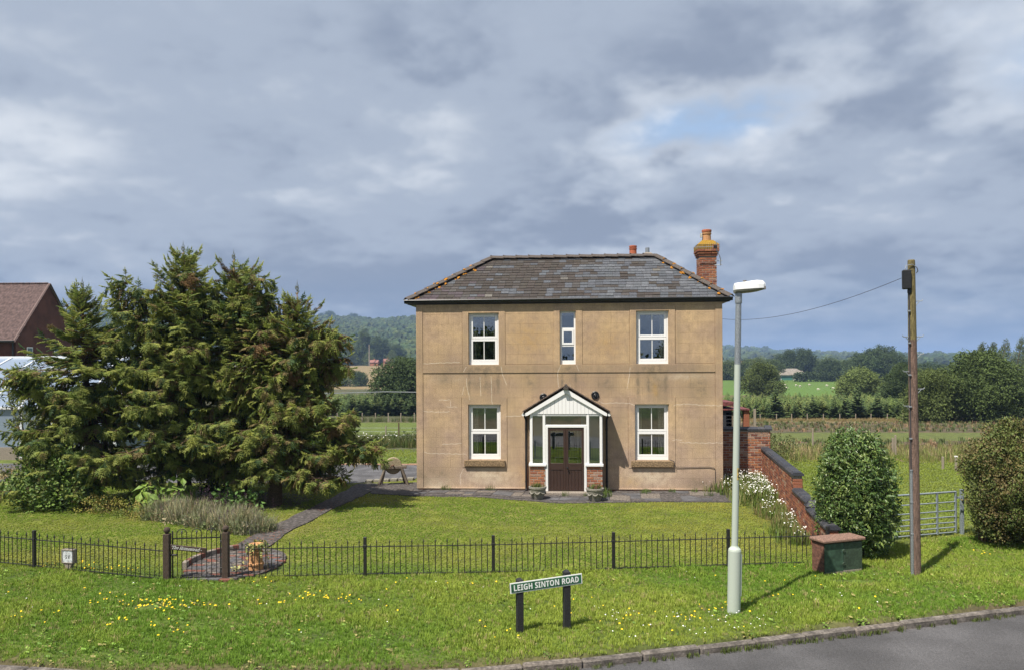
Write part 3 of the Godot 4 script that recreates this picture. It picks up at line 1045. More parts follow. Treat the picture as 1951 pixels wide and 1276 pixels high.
func build_house() -> void:
	facade_material()
	var house := thing("house", "two storey tan rendered house with hipped slate roof and white windows", "house")
	var wins := [[-3.32, -2.31, 4.13, 5.82], [-0.32, 0.21, 4.13, 5.86], [2.15, 3.2, 4.13, 5.84], [-3.34, -2.26, 1.02, 2.83], [2.10, 3.19, 1.02, 2.83]]
	var door := [-0.62, 0.36, 0.12, 2.14]
	var g := Geo.new()
	g.facade = true
	wall_with_openings(g, X0, X1, 0.1, EAVE, -0.32, -0.012, wins + [door])
	part("front_wall", g, M.render, house)
	for s in [[Vector3(X0, 0.1, -4.2), Vector3(X0 + 0.3, EAVE, -0.32)], [Vector3(X1 - 0.3, 0.1, -4.2), Vector3(X1, EAVE, -0.32)], [Vector3(X0, 0.1, -4.5), Vector3(X1, EAVE, -4.2)]]:
		boxpart("side_wall" if s[1].x - s[0].x < 1 else "rear_wall", s[0], s[1], M.stone_sill, house)
	boxpart("plinth", Vector3(X0 + 0.02, -0.3, -4.48), Vector3(X1 - 0.02, 0.1, -0.03), M.mortar, house)
	for seg in [[-5.0, 3.6], [1.1, 3.76]]:
		var x := 0.0
		while x < seg[1] - 0.1:
			put("brick", brick_mesh(0.225, 0.072, 0.03), M[["brick_red", "brick_orange", "brick_dark", "brick_pale"][rng.randi() % 4]], house, Transform3D(Basis.IDENTITY, Vector3(seg[0] + x + 0.115, 0.052, -0.026 + R(-0.004, 0.004))))
			x += 0.236
	# rooms behind the windows
	var rg := Geo.new()
	rg.span(Vector3(X0 + 0.31, 3.3, -4.19), Vector3(X1 - 0.31, 3.5, -0.33))
	rg.span(Vector3(X0 + 0.31, 5.95, -4.19), Vector3(X1 - 0.31, 6.1, -0.33))
	rg.span(Vector3(X0 + 0.31, 0.105, -4.19), Vector3(X1 - 0.31, 0.2, -0.33))
	for xx in [-1.5, 1.3]:
		rg.span(Vector3(xx, 0.2, -4.19), Vector3(xx + 0.12, 3.3, -0.33))
		rg.span(Vector3(xx, 3.5, -4.19), Vector3(xx + 0.12, 5.95, -0.33))
	rg.span(Vector3(X0 + 0.31, 0.2, -4.19), Vector3(X1 - 0.31, 5.95, -4.1))
	part("room", rg, M.room, house)
	# incised ashlar: every block of the render stands a little proud of its joints
	var rows := []
	for k in 11: rows.append([0.105 + 0.327 * k, 0.105 + 0.327 * (k + 1), 0])
	rows.append([3.702, 3.86, 0])
	for k in 5: rows.append([4.14 + 0.327 * k, 4.14 + 0.327 * (k + 1), 1])
	rows.append([5.775, 6.02, 2])
	var ri := 0
	for r in rows:
		var free := [[-4.83, 4.665]]
		var cuts := []
		if r[2] == 0:
			if r[1] > 0.76 and r[0] < 3.0: cuts = [[-3.56, -2.05], [1.88, 3.40]]
			if r[0] < 2.45: cuts.append([-1.32, 1.08])
		else:
			cuts = [[-3.53, -2.10], [-0.52, 0.42], [1.94, 3.43]]
		for c in cuts:
			var nf := []
			for e in free:
				if c[0] >= e[1] or c[1] <= e[0]: nf.append(e)
				else:
					if c[0] > e[0]: nf.append([e[0], c[0]])
					if c[1] < e[1]: nf.append([c[1], e[1]])
			free = nf
		for e in free:
			var x: float = e[0]
			var first := true
			while x < e[1] - 0.02:
				var l := R(0.85, 1.05) if not (first and ri % 2) else R(0.4, 0.6)
				first = false
				if e[1] - x - l < 0.35: l = e[1] - x
				boxpart("render_block", Vector3(x + 0.0017, r[0] + 0.0017, -0.03), Vector3(x + l - 0.0017, r[1] - 0.0017, R(-0.0006, 0.0006)), M.render, house, 0.002, true)
				x += l
		ri += 1
	for s in [[X0, -4.84], [4.675, X1]]:
		boxpart("pilaster", Vector3(s[0], 0.06, -0.2), Vector3(s[1], EAVE, 0.016), M.render, house, 0.006, true)
	for s in [[-4.836, -3.52], [-3.52, -2.11], [-2.11, -0.51], [-0.51, 0.41], [0.41, 1.95], [1.95, 3.42], [3.42, 4.671]]:
		boxpart("string_course", Vector3(s[0], 3.862, -0.1), Vector3(s[1], 4.128, 0.02), M.render, house, 0.006, true)
	for s in [[-4.836, -1.4], [1.1, 4.671]]:
		boxpart("base_course", Vector3(s[0], 0.06, -0.05), Vector3(s[1], 0.108, 0.022), M.render, house, 0.006, true)
	for s in [[-4.836, -0.1], [-0.1, 4.671]]:
		boxpart("frieze", Vector3(s[0], 6.022, -0.1), Vector3(s[1], EAVE, 0.01), M.render, house, 0.0, true)
	# flat surrounds of the windows
	for w in wins:
		var sg := Geo.new()
		sg.facade = true
		var b := 0.2
		var up: bool = w[2] > 3.0
		var yt: float = 6.02 if up else 3.05
		var yb: float = 4.13 if up else 0.76
		sg.span(Vector3(w[0] - b, yb, -0.03), Vector3(w[0], yt, 0.012), 0.003)
		sg.span(Vector3(w[1], yb, -0.03), Vector3(w[1] + b, yt, 0.012), 0.003)
		if up:
			sg.span(Vector3(w[0], w[3], -0.03), Vector3(w[1], yt, 0.012), 0.003)
		else:
			sg.prism([Vector2(w[0], w[3]), Vector2(w[1], w[3]), Vector2(w[1], yt), Vector2(w[0], yt)], -0.03, 0.012)
			sg.prism([Vector2(w[0] - b, yt), Vector2(w[1] + b, yt), Vector2((w[0] + w[1]) / 2, yt + 0.15)], -0.03, 0.012)
		part("window_surround", sg, M.render, house)
		var rv := Geo.new() # returns of the opening
		rv.facade = true
		rv.span(Vector3(w[0] - 0.003, w[2], -0.3), Vector3(w[0] + 0.012, w[3], -0.014))
		part("window_reveal", rv, M.render, house)
		boxpart("window_reveal", Vector3(w[1] - 0.012, w[2], -0.3), Vector3(w[1] + 0.003, w[3], -0.014), M.render, house, 0.0, true)
		if not up:
			boxpart("window_sill", Vector3(w[0] - 0.13, 0.80, -0.15), Vector3(w[1] + 0.14, 1.0, 0.085), M.stone_sill, house, 0.012)
			sash_window(house, w[0] + 0.012, w[1] - 0.012, w[2], w[3])
		elif w[1] - w[0] > 0.8:
			sash_window(house, w[0] + 0.012, w[1] - 0.012, w[2], w[3])
	# narrow stair window of three lights
	var n := Node3D.new()
	n.name = numbered("window", house)
	house.add_child(n, true)
	var fw := Geo.new()
	var a := [-0.308, 0.198, 4.13, 5.86]
	for s in [[a[0], a[0] + 0.055, a[2], a[3]], [a[1] - 0.055, a[1], a[2], a[3]], [a[0] + 0.055, a[1] - 0.055, a[3] - 0.06, a[3]], [a[0] + 0.055, a[1] - 0.055, a[2], a[2] + 0.13], [a[0] + 0.055, a[1] - 0.055, 4.71, 4.76], [a[0] + 0.055, a[1] - 0.055, 5.27, 5.31]]:
		fw.span(Vector3(s[0], s[2], -0.17), Vector3(s[1], s[3], -0.1), 0.004)
	part("frame", fw, M.white, n)
	var c2 := Geo.new()
	for s in [[-0.25, -0.19, 4.765, 5.265], [0.08, 0.14, 4.765, 5.265], [-0.19, 0.08, 5.2, 5.265], [-0.19, 0.08, 4.765, 4.83]]:
		c2.span(Vector3(s[0], s[2], -0.15), Vector3(s[1], s[3], -0.085), 0.004)
	part("casement", c2, M.white, n)
	for s in [[-0.253, 0.143, 4.26, 4.71], [-0.19, 0.08, 4.83, 5.2], [-0.253, 0.143, 5.31, 5.8]]:
		boxpart("pane", Vector3(s[0], s[2], -0.128), Vector3(s[1], s[3], -0.126), M.glass, n)
	# the lead-black cable on the wall, right
	var cb := Geo.new()
	cb.tube([Vector3(3.17, 1.06, -0.02), Vector3(3.34, 0.99, 0.1), Vector3(3.36, 0.86, 0.1), Vector3(3.4, 0.81, 0.03), Vector3(3.9, 0.8, 0.02), Vector3(4.45, 0.815, 0.02), Vector3(4.62, 0.78, 0.02), Vector3(4.65, 0.7, 0.02), Vector3(4.655, 0.1, 0.03)], [0.009], 5)
	part("cable", cb, M.wire, house)
	build_roof(house)
	# curtains hang inside
	var cu := [[-3.23, 4.22, 0.14, 1.5, "left curtain of the upper left window"], [-2.52, 4.22, 0.16, 1.5, "right curtain of the upper left window"], [2.93, 4.25, 0.2, 1.5, "right curtain of the upper right window"],
		[-3.23, 1.1, 0.2, 1.65, "thin left curtain of the lower window beside the porch"], [2.18, 1.1, 0.16, 1.65, "left curtain of the lower right window"], [2.87, 1.1, 0.26, 1.65, "right curtain of the lower right window"], [2.24, 4.25, 0.09, 1.5, "narrow left curtain of the upper right window"], [-2.42, 1.1, 0.07, 1.65, "narrow right curtain of the lower left window"]]
	for q in cu:
		var cg := Geo.new()
		var steps := int(q[2] / 0.022)
		for i in steps:
			var xa: float = q[0] + q[2] * i / steps
			var xb: float = q[0] + q[2] * (i + 1) / steps
			var za := -0.25 + 0.022 * sin(i * 1.9)
			var zb := -0.25 + 0.022 * sin((i + 1) * 1.9)
			cg.hull8([Vector3(xa, q[1], za - 0.008), Vector3(xb, q[1], zb - 0.008), Vector3(xb, q[1], zb), Vector3(xa, q[1], za), Vector3(xa, q[1] + q[3], za - 0.008), Vector3(xb, q[1] + q[3], zb - 0.008), Vector3(xb, q[1] + q[3], zb), Vector3(xa, q[1] + q[3], za)])
		tag(part("curtain", cg, M.curtain), "cream " + q[4], "curtain", "curtains at the house windows")
	var so := Geo.new()
	so.box(Vector3(2.66, 0.95, -0.75), Vector3(0.46, 0.5, 0.3), Basis.IDENTITY, 0.06)
	so.box(Vector3(3.1, 0.94, -0.75), Vector3(0.4, 0.48, 0.3), Basis.IDENTITY, 0.06)
	so.span(Vector3(2.4, 0.2, -1.5), Vector3(3.35, 0.68, -0.62), 0.04)
	tag(part("sofa", so, M.sofa), "orange pink sofa back showing through the lower right window", "sofa")
	for q in [[-0.86, 3.06, "beside the left slope of the porch roof"], [0.82, 3.13, "beside the right slope of the porch roof"]]:
		var r := thing("wall_disc", "round black wall disc " + q[2], "wall ornament", Vector3(q[0], q[1], 0.0), 0.0, "black discs on the house front")
		var rot := Basis(Vector3(1, 0, 0), PI / 2)
		var d1 := Geo.new()
		d1.lathe([Vector2(0.0, 0.0), Vector2(0.13, 0.0), Vector2(0.13, 0.03), Vector2(0.105, 0.045), Vector2(0.065, 0.022), Vector2(0.0, 0.03)], 24, Vector3.ZERO, rot)
		part("rim", d1, M.black_metal, r)
		var d2 := Geo.new()
		d2.lathe([Vector2(0.05, 0.03), Vector2(0.05, 0.07), Vector2(0.025, 0.085), Vector2(0.0, 0.07)], 18, Vector3.ZERO, rot)
		part("boss", d2, M.black_metal, r)

func build_roof(house: Node) -> void:
	var ev := 6.235
	var a := Vector3(-5.36, ev, 0.06)
	var b := Vector3(5.16, ev, 0.06)
	var c := Vector3(5.16, ev, -4.72)
	var d := Vector3(-5.36, ev, -4.72)
	var e := Vector3(-2.78, 7.88, -2.25)
	var f := Vector3(3.05, 7.88, -2.25)
	var g := Geo.new()
	for q in [[a, b, f, e], [c, d, e, f]]:
		g.quad(q[0], q[1], q[2], q[3], Vector3.UP)
	g.face(b, c, f, Vector3.UP)
	g.face(d, a, e, Vector3.UP)
	var lo := Vector3(0, -0.06, 0)
	for q in [[a, b], [b, c], [c, d], [d, a]]:
		g.quad(q[0], q[1], q[1] + lo, q[0] + lo, (q[0] + q[1]) / 2.0 - Vector3(0, ev, -2.2))
	g.quad(a + lo, b + lo, c + lo, d + lo, Vector3.DOWN)
	var roof := part("roof", g, M.moss_bed, house)
	tintmat("slate_tint", 0.72, "patchy", 1.9, "bump", 0.45)
	var fn := FastNoiseLite.new()
	fn.seed = 21
	fn.frequency = 0.55
	fn.fractal_octaves = 3
	var rest := Geo.new()
	rest.tinted = true
	var slopes := [[a, b, f, e, true], [b, c, f, f, false], [c, d, e, f, false], [d, a, e, e, false]]
	var made := 0
	for sl in slopes:
		var p0: Vector3 = sl[0]
		var p1: Vector3 = sl[1]
		var q1: Vector3 = sl[2]
		var q0: Vector3 = sl[3]
		var ax := (p1 - p0).normalized()
		var w := p0.distance_to(p1)
		var up := (q0 - p0) - ax * (q0 - p0).dot(ax)
		var len := up.length()
		up /= len
		var nr := ax.cross(up)
		if nr.y < 0: nr = -nr
		var l1 := (q0 - p0).dot(ax)
		var r1 := (q1 - p0).dot(ax)
		var rows := 16
		for k in rows:
			var s0 := len * k / rows - (0.025 if k == 0 else 0.0)
			var s1 := len * (k + 1) / rows + 0.02
			var xl0 := lerpf(0, l1, s0 / len)
			var xl1 := lerpf(0, l1, s1 / len)
			var xr0 := lerpf(w, r1, s0 / len)
			var xr1 := lerpf(w, r1, s1 / len)
			var x := xl0 - (0.13 if k % 2 else 0.0)
			while x < xr0:
				var l := 0.252 + R(-0.01, 0.01)
				var u0 := clampf(x + 0.004, xl0, xr0)
				var u1 := clampf(x + l - 0.004, xl0, xr0)
				var t0 := clampf(x + 0.004, xl1, xr1)
				var t1 := clampf(x + l - 0.004, xl1, xr1)
				if u1 - u0 > 0.03:
					var th := 0.012 + R(0.0, 0.007)
					var j := R(-0.012, 0.012)
					var lift := R(0.004, 0.011)
					var cs := []
					for h in [0.0, 1.0]:
						cs.append(p0 + ax * u0 + up * (s0 + j) + nr * (lift + h * th))
						cs.append(p0 + ax * u1 + up * (s0 + j + R(-0.004, 0.004)) + nr * (lift + h * th))
						cs.append(p0 + ax * t1 + up * s1 + nr * (h * th * 0.4))
						cs.append(p0 + ax * t0 + up * s1 + nr * (h * th * 0.4))
					var wx := p0.x + ax.x * x
					var v := fn.get_noise_2d(wx * 1.2 + 3.0, s0 * 3.2) * 0.9 + rng.randf_range(-0.42, 0.42)
					v += 0.22 * exp(-pow((wx + 2.0) / 1.6, 2.0)) - clampf((wx - 0.2) * 0.16, -0.2, 0.28)
					var col := Color(0.150, 0.165, 0.195)
					if v > 0.16: col = Color(0.088, 0.07, 0.058)
					elif v > 0.0: col = Color(0.118, 0.105, 0.10)
					elif v < -0.45: col = Color(0.20, 0.215, 0.245)
					if wx < -3.0 and rng.randf() < 0.2: col = Color(0.135, 0.10, 0.115)
					if rng.randf() < 0.012: col = Color(0.26, 0.24, 0.21)
					col *= R(0.82, 1.18) * 0.7
					if sl[4] and made < 300:
						var gs := Geo.new()
						gs.tinted = true
						gs.col = col
						gs.hull8([cs[0], cs[1], cs[2], cs[3], cs[4], cs[5], cs[6], cs[7]])
						part("slate", gs, M.slate_tint, roof)
						made += 1
					else:
						rest.col = col
						rest.hull8(cs)
				x += l
	part("slates", rest, M.slate_tint, roof).set_meta("kind", "stuff")
	# ridge and hip tiles
	for run in [[e, f, "ridge_tile", 0.46], [a, e, "hip_tile", 0.43], [b, f, "hip_tile", 0.43], [c, f, "hip_tile", 0.43], [d, e, "hip_tile", 0.43]]:
		var p: Vector3 = run[0]
		var q: Vector3 = run[1]
		var dir := (q - p).normalized()
		var side := dir.cross(Vector3.UP).normalized()
		var un := side.cross(dir).normalized()
		var cnt := int(round(p.distance_to(q) / run[3]))
		var l := p.distance_to(q) / cnt
		var hip: bool = run[2] == "hip_tile"
		var slope := 0.62 if not hip else 0.5
		for i in cnt:
			var tg := Geo.new()
			for s in [-1.0, 1.0]:
				var c8 := []
				for k in [[0.0, 0.02], [0.0, 0.0]]:
					for m in [[0.0, i * l - 0.015, 0.030], [1.0, i * l - 0.015, 0.030], [1.0, (i + 1) * l + 0.02, 0.006], [0.0, (i + 1) * l + 0.02, 0.006]]:
						var wd := 0.15
						c8.append(p + dir * m[1] + side * s * m[0] * wd + un * (0.075 - m[0] * wd * slope + (0.02 if k[1] > 0.0 else 0.0) + m[2]))
				tg.hull8([c8[0], c8[1], c8[2], c8[3], c8[4], c8[5], c8[6], c8[7]])
			if not hip: # the joint between two ridge tiles is a raised roll
				tg.box(p + dir * (i * l) + un * 0.115, Vector3(0.05, 0.035, 0.09), Basis(dir, un, dir.cross(un)), 0.01)
			part(run[2], tg, M.ridge_tile, roof)
			if (hip and p.z > 0 and rng.randf() < 0.72) or (not hip and rng.randf() < 0.2):
				var lg := Geo.new()
				var at := p + dir * (i * l) + un * 0.10
				for m in (5 if hip else 2):
					var o := at + dir * R(-0.03, 0.05) + side * R(-0.1, 0.1) + un * R(-0.03, 0.015)
					if hip and m > 1:
						o = at + dir * R(-0.06, 0.12) + Vector3(side.x * signf(side.x) * -signf(p.x), 0, 0) * 0.0 + Vector3(0, -0.14 - R(0, 0.05), 0.09 + R(0, 0.06)) + Vector3(-signf(p.x) * R(0.0, 0.12), 0, 0)
					lg.lathe([Vector2(0, -0.03), Vector2(R(0.02, 0.085), -0.008), Vector2(0.03, 0.014), Vector2(0, 0.02)], 7, o, frame(un + Vector3(R(-0.3, 0.3), 0, R(0, 0.6)), dir), R(0.5, 1.0))
				part("lichen", lg, M.lichen, roof)
	# eaves: gutter, fascia and soffit
	var gg := Geo.new()
	var prof := [Vector2(0.17, 6.255), Vector2(0.305, 6.255), Vector2(0.315, 6.235), Vector2(0.285, 6.20), Vector2(0.27, 6.155), Vector2(0.22, 6.135), Vector2(0.17, 6.14)]
	var pz := []
	for q in prof: pz.append(Vector2(-q.x + 0.135, q.y))
	gg.prism(pz, -5.43, 5.21, Basis(Vector3(0, 0, -1), Vector3(0, 1, 0), Vector3(1, 0, 0)))
	for s in [[-5.43, -5.32], [5.10, 5.21]]:
		gg.span(Vector3(s[0], 6.14, -4.75), Vector3(s[1], 6.255, 0.03), 0.02)
	part("gutter", gg, M.gutter, house)
	boxpart("fascia", Vector3(-5.33, 6.10, 0.014), Vector3(5.13, 6.17, 0.034), M.black_metal, house)
	boxpart("soffit", Vector3(-5.33, 6.152, -4.7), Vector3(5.13, 6.172, 0.013), M.black_metal, house)
	for i in 9:
		var jg := Geo.new()
		jg.span(Vector3(-4.6 + i * 1.16, 6.2, 0.08), Vector3(-4.55 + i * 1.16, 6.262, 0.165), 0.006)
		part("gutter_bracket", jg, M.gutter, house)

# ------------------------------------------------------------------ the porch
func build_porch() -> void:
	var house := get_node("house")
	var zf := 0.74
	var xl := -1.27
	var xr := 1.02
	boxpart("doorstep", Vector3(-0.86, -0.1, 0.3), Vector3(0.58, 0.115, 1.02), M.concrete, house, 0.012)
	for s in [[xl, -0.78], [0.52, xr]]:
		var pier := boxpart("porch_pier", Vector3(s[0] + 0.008, -0.1, 0.02), Vector3(s[1] - 0.008, 0.9, zf - 0.012), M.mortar, house)
		bricks(pier, Vector3(s[0], 0.0, zf - 0.02), Vector3(1, 0, 0), s[1] - s[0], 0.9, Vector3(0, 0, 1), 300, ["brick_orange", "brick_orange", "brick_red", "brick_pale"], 0.0815, 0.225)
		var ox: float = s[0] if s[0] < -1.0 else s[1]
		var sg := -1.0 if s[0] < -1.0 else 1.0
		bricks(pier, Vector3(ox - sg * 0.01, 0.0, 0.02), Vector3(0, 0, 1), zf - 0.04, 0.9, Vector3(sg, 0, 0), 300, ["brick_orange", "brick_red", "brick_red"], 0.0815, 0.225)
		boxpart("porch_sill", Vector3(s[0] - 0.04, 0.905, 0.02), Vector3(s[1] + 0.03, 0.99, zf + 0.05), M.white, house, 0.012)
		# side light on the front and the window on the flank
		var w := Node3D.new()
		w.name = numbered("porch_window", house)
		house.add_child(w, true)
		var fg := Geo.new()
		for p in [s[0], s[1] - 0.085]:
			fg.span(Vector3(p, 0.99, zf - 0.085), Vector3(p + 0.085, 2.56, zf), 0.012)
		fg.span(Vector3(ox - 0.04, 0.99, 0.02), Vector3(ox + 0.04, 2.56, 0.09), 0.008)
		fg.span(Vector3(s[0] + 0.085, 2.50, zf - 0.07), Vector3(s[1] - 0.085, 2.56, zf - 0.01), 0.005)
		part("frame", fg, M.white, w)
		boxpart("pane", Vector3(s[0] + 0.085, 0.99, zf - 0.05), Vector3(s[1] - 0.085, 2.50, zf - 0.047), M.glass, w)
		boxpart("pane", Vector3(ox - sg * 0.03 - 0.001, 0.99, 0.09), Vector3(ox - sg * 0.03 + 0.002, 2.56, zf - 0.09), M.glass, w)
	# white jambs below the sills, and the light over the door
	var fan := Node3D.new()
	fan.name = "fanlight"
	house.add_child(fan)
	var tg := Geo.new()
	tg.span(Vector3(-0.78, 2.13, zf - 0.08), Vector3(0.52, 2.22, zf + 0.005), 0.01)
	tg.span(Vector3(-0.78, 2.50, zf - 0.07), Vector3(0.52, 2.56, zf - 0.01), 0.005)
	part("frame", tg, M.white, fan)
	boxpart("pane", Vector3(-0.78, 2.22, zf - 0.05), Vector3(0.52, 2.50, zf - 0.047), M.glass_dark, fan)
	for x in [-0.78, 0.44]:
		boxpart("door_jamb", Vector3(x, 0.115, zf - 0.09), Vector3(x + 0.08, 2.13, zf + 0.008), M.white_dirty, house, 0.006)
	# the two brown leaves of the door
	for s in [[-0.695, -0.138], [-0.132, 0.435]]:
		var door := Node3D.new()
		door.name = numbered("porch_door", house)
		house.add_child(door, true)
		var dg := Geo.new()
		var z0 := zf - 0.06
		var z1 := zf - 0.015
		for r in [[s[0], s[0] + 0.075, 0.13, 2.12], [s[1] - 0.075, s[1], 0.13, 2.12], [s[0] + 0.075, s[1] - 0.075, 2.04, 2.12], [s[0] + 0.075, s[1] - 0.075, 0.79, 1.0]]:
			dg.span(Vector3(r[0], r[2], z0), Vector3(r[1], r[3], z1), 0.005)
		part("door_frame", dg, M.door_wood, door)
		for k in 4:
			var w: float = (s[1] - s[0] - 0.15) / 4.0
			boxpart("door_board", Vector3(s[0] + 0.075 + k * w + 0.003, 0.13, z0), Vector3(s[0] + 0.075 + (k + 1) * w - 0.003, 0.79, z1 - 0.012), M.door_wood, door, 0.004)
		boxpart("pane", Vector3(s[0] + 0.075, 1.0, zf - 0.04), Vector3(s[1] - 0.075, 2.04, zf - 0.037), M.glass_dark, door)
		if s[0] > -0.5:
			var k := Geo.new()
			k.lathe([Vector2(0, 0), Vector2(0.028, 0.0), Vector2(0.012, 0.03), Vector2(0.03, 0.05), Vector2(0.022, 0.075), Vector2(0, 0.08)], 14, Vector3(-0.085, 0.86, z1), Basis(Vector3(1, 0, 0), PI / 2))
			part("door_knob", k, M.black_metal, door)
			boxpart("letter_plate", Vector3(0.0, 0.93, z1), Vector3(0.24, 0.97, z1 + 0.006), M.door_wood, door)
	# the dark inner door, seen through the glass
	var inner := Node3D.new()
	inner.name = "inner_door"
	house.add_child(inner)
	boxpart("door_leaf", Vector3(-0.6, 0.13, -0.18), Vector3(0.34, 2.12, -0.13), M.inner_door, inner)
	for s in [[-0.5, -0.2], [-0.05, 0.26]]:
		for y in [[1.32, 2.0], [0.75, 1.1]]:
			var ig := Geo.new()
			for r in [[s[0], s[0] + 0.02, y[0], y[1]], [s[1] - 0.02, s[1], y[0], y[1]], [s[0] + 0.02, s[1] - 0.02, y[0], y[0] + 0.02], [s[0] + 0.02, s[1] - 0.02, y[1] - 0.02, y[1]]]:
				ig.span(Vector3(r[0], r[2], -0.13), Vector3(r[1], r[3], -0.115))
			part("panel_moulding", ig, M.white_dirty, inner)
	for s in [[-1.18, -0.62], [0.36, 0.94]]:
		boxpart("porch_lining", Vector3(s[0], 0.12, -0.011), Vector3(s[1], 2.52, 0.012), M.porch_inner, house)
	boxpart("porch_ceiling", Vector3(xl + 0.02, 2.565, 0.02), Vector3(xr - 0.02, 2.59, zf - 0.09), M.porch_inner, house)
	boxpart("porch_floor", Vector3(xl + 0.05, 0.0, 0.02), Vector3(xr - 0.05, 0.118, zf - 0.1), M.concrete, house)
	# gable: white boards under white bargeboards
	var apex := Vector2((xl + xr) / 2.0, 3.37)
	var ey := 2.60
	var hw := 1.27
	var slope := (apex.y - ey) / hw
	var gable := Node3D.new()
	gable.name = "porch_gable"
	house.add_child(gable)
	var nb := 20
	for k in nb:
		var x0 := apex.x - hw + 0.08 + (2.0 * hw - 0.16) * k / nb
		var x1 := apex.x - hw + 0.08 + (2.0 * hw - 0.16) * (k + 1) / nb - 0.006
		var t := func(x): return apex.y - 0.05 - absf(x - apex.x) * slope
		var poly := [Vector2(x0, 2.565), Vector2(x1, 2.565), Vector2(x1, maxf(t.call(x1), 2.57)), Vector2(x0, maxf(t.call(x0), 2.57))]
		var bg := Geo.new()
		bg.prism(poly, zf - 0.02, zf + 0.012)
		part("gable_board", bg, M.white, gable)
	for s in [-1.0, 1.0]:
		var bb := Geo.new()
		bb.prism([Vector2(apex.x, apex.y), Vector2(apex.x + s * (hw + 0.02), ey - 0.01), Vector2(apex.x + s * (hw + 0.02), ey - 0.10), Vector2(apex.x + s * (hw - 0.06), ey - 0.08), Vector2(apex.x, apex.y - 0.15)], zf + 0.013, zf + 0.06)
		part("bargeboard", bb, M.white, house)
	var pr := Node3D.new()
	pr.name = "porch_roof"
	house.add_child(pr)
	for s in [-1.0, 1.0]:
		var ax := Vector3(0, 0, 1)
		var up := Vector3(-s, slope, 0).normalized()
		var nr := Vector3(s * slope, 1, 0).normalized()
		var e0 := Vector3(apex.x + s * (hw + 0.05), ey - 0.03, 0.0)
		var L := Vector2(hw + 0.05, (hw + 0.05) * slope).length()
		e0 += nr * 0.045
		var dk := Geo.new()
		dk.hull8([e0, e0 + ax * (zf + 0.05), e0 + ax * (zf + 0.05) + up * L, e0 + up * L, e0 + nr * 0.02, e0 + ax * (zf + 0.05) + nr * 0.02, e0 + ax * (zf + 0.05) + up * L + nr * 0.02, e0 + up * L + nr * 0.02])
		part("roof_deck", dk, M.moss_bed, pr)
		for k in 8:
			for m in 4:
				var z0 := -0.0 + m * 0.235 - (0.1 if k % 2 else 0.0)
				var z1 := minf(z0 + 0.232, zf + 0.085)
				z0 = maxf(z0, 0.0)
				if z1 - z0 < 0.05: continue
				var q := e0 + nr * 0.024
				var s0 := k * L / 8 - 0.03
				var s1 := (k + 1) * L / 8
				var th := 0.018
				var tg2 := Geo.new()
				tg2.hull8([q + ax * z0 + up * s0 + nr * 0.012, q + ax * z1 + up * s0 + nr * 0.012, q + ax * z1 + up * s1, q + ax * z0 + up * s1, q + ax * z0 + up * s0 + nr * (0.012 + th), q + ax * z1 + up * s0 + nr * (0.012 + th), q + ax * z1 + up * s1 + nr * th, q + ax * z0 + up * s1 + nr * th])
				part("tile", tg2, M.porch_tile, pr)
		# gutter and downpipe on each flank
		var gg := Geo.new()
		gg.tube([Vector3(apex.x + s * (hw + 0.09), ey - 0.06, 0.0), Vector3(apex.x + s * (hw + 0.09), ey - 0.06, zf + 0.04)], [0.045], 10)
		part("porch_gutter", gg, M.white_dirty, house)
		var dp := Geo.new()
		var dx: float = apex.x + s * (hw + 0.04)
		dp.tube([Vector3(apex.x + s * (hw + 0.09), ey - 0.08, 0.1), Vector3(apex.x + s * (hw + 0.08), ey - 0.16, 0.08), Vector3(dx, ey - 0.28, 0.06), Vector3(dx, 0.16, 0.06), Vector3(dx + s * 0.0, 0.04, 0.13)], [0.034], 12)
		for y in [2.0, 1.0, 0.3]:
			dp.tube([Vector3(dx, y, 0.06), Vector3(dx, y + 0.05, 0.06)], [0.042], 12)
		part("downpipe", dp, M.black_metal, house)
	for m in 3:
		var rg := Geo.new()
		rg.hull8([Vector3(apex.x - 0.09, apex.y - 0.02, m * 0.31), Vector3(apex.x + 0.09, apex.y - 0.02, m * 0.31), Vector3(apex.x + 0.09, apex.y - 0.02, m * 0.31 + 0.3), Vector3(apex.x - 0.09, apex.y - 0.02, m * 0.31 + 0.3), Vector3(apex.x - 0.03, apex.y + 0.125, m * 0.31), Vector3(apex.x + 0.03, apex.y + 0.125, m * 0.31), Vector3(apex.x + 0.03, apex.y + 0.125, m * 0.31 + 0.3), Vector3(apex.x - 0.03, apex.y + 0.125, m * 0.31 + 0.3)])
		part("ridge_tile", rg, M.ridge_tile, pr)
	# planters either side of the step
	for q in [[-1.0, 1.62, "left of the porch step"], [0.74, 1.86, "right of the porch step"]]:
		var p := thing("planter", "round grey stone planter with moulded swags, " + q[2], "planter", Vector3(q[0], 0.03, q[1]), 0.0, "stone planters at the porch")
		var g := Geo.new()
		g.lathe([Vector2(0, 0), Vector2(0.17, 0), Vector2(0.18, 0.03), Vector2(0.225, 0.16), Vector2(0.255, 0.30), Vector2(0.275, 0.325), Vector2(0.275, 0.375), Vector2(0.235, 0.38), Vector2(0.225, 0.33), Vector2(0, 0.33)], 28)
		part("bowl", g, M.old_stone, p)
		for k in 8:
			var a := TAU * k / 8
			var sg := Geo.new()
			var pts := []
			for m in 7:
				var b := a + (m - 3) * 0.13
				pts.append(Vector3(cos(b), 0, sin(b)) * (0.236 + 0.012 * sin(m * 0.5)) + Vector3(0, 0.24 - 0.07 * sin(PI * m / 6.0), 0))
			sg.tube(pts, [0.014, 0.02, 0.026, 0.028, 0.026, 0.02, 0.014], 6)
			part("swag", sg, M.old_stone, p)
		var xf := []
		var cl := []
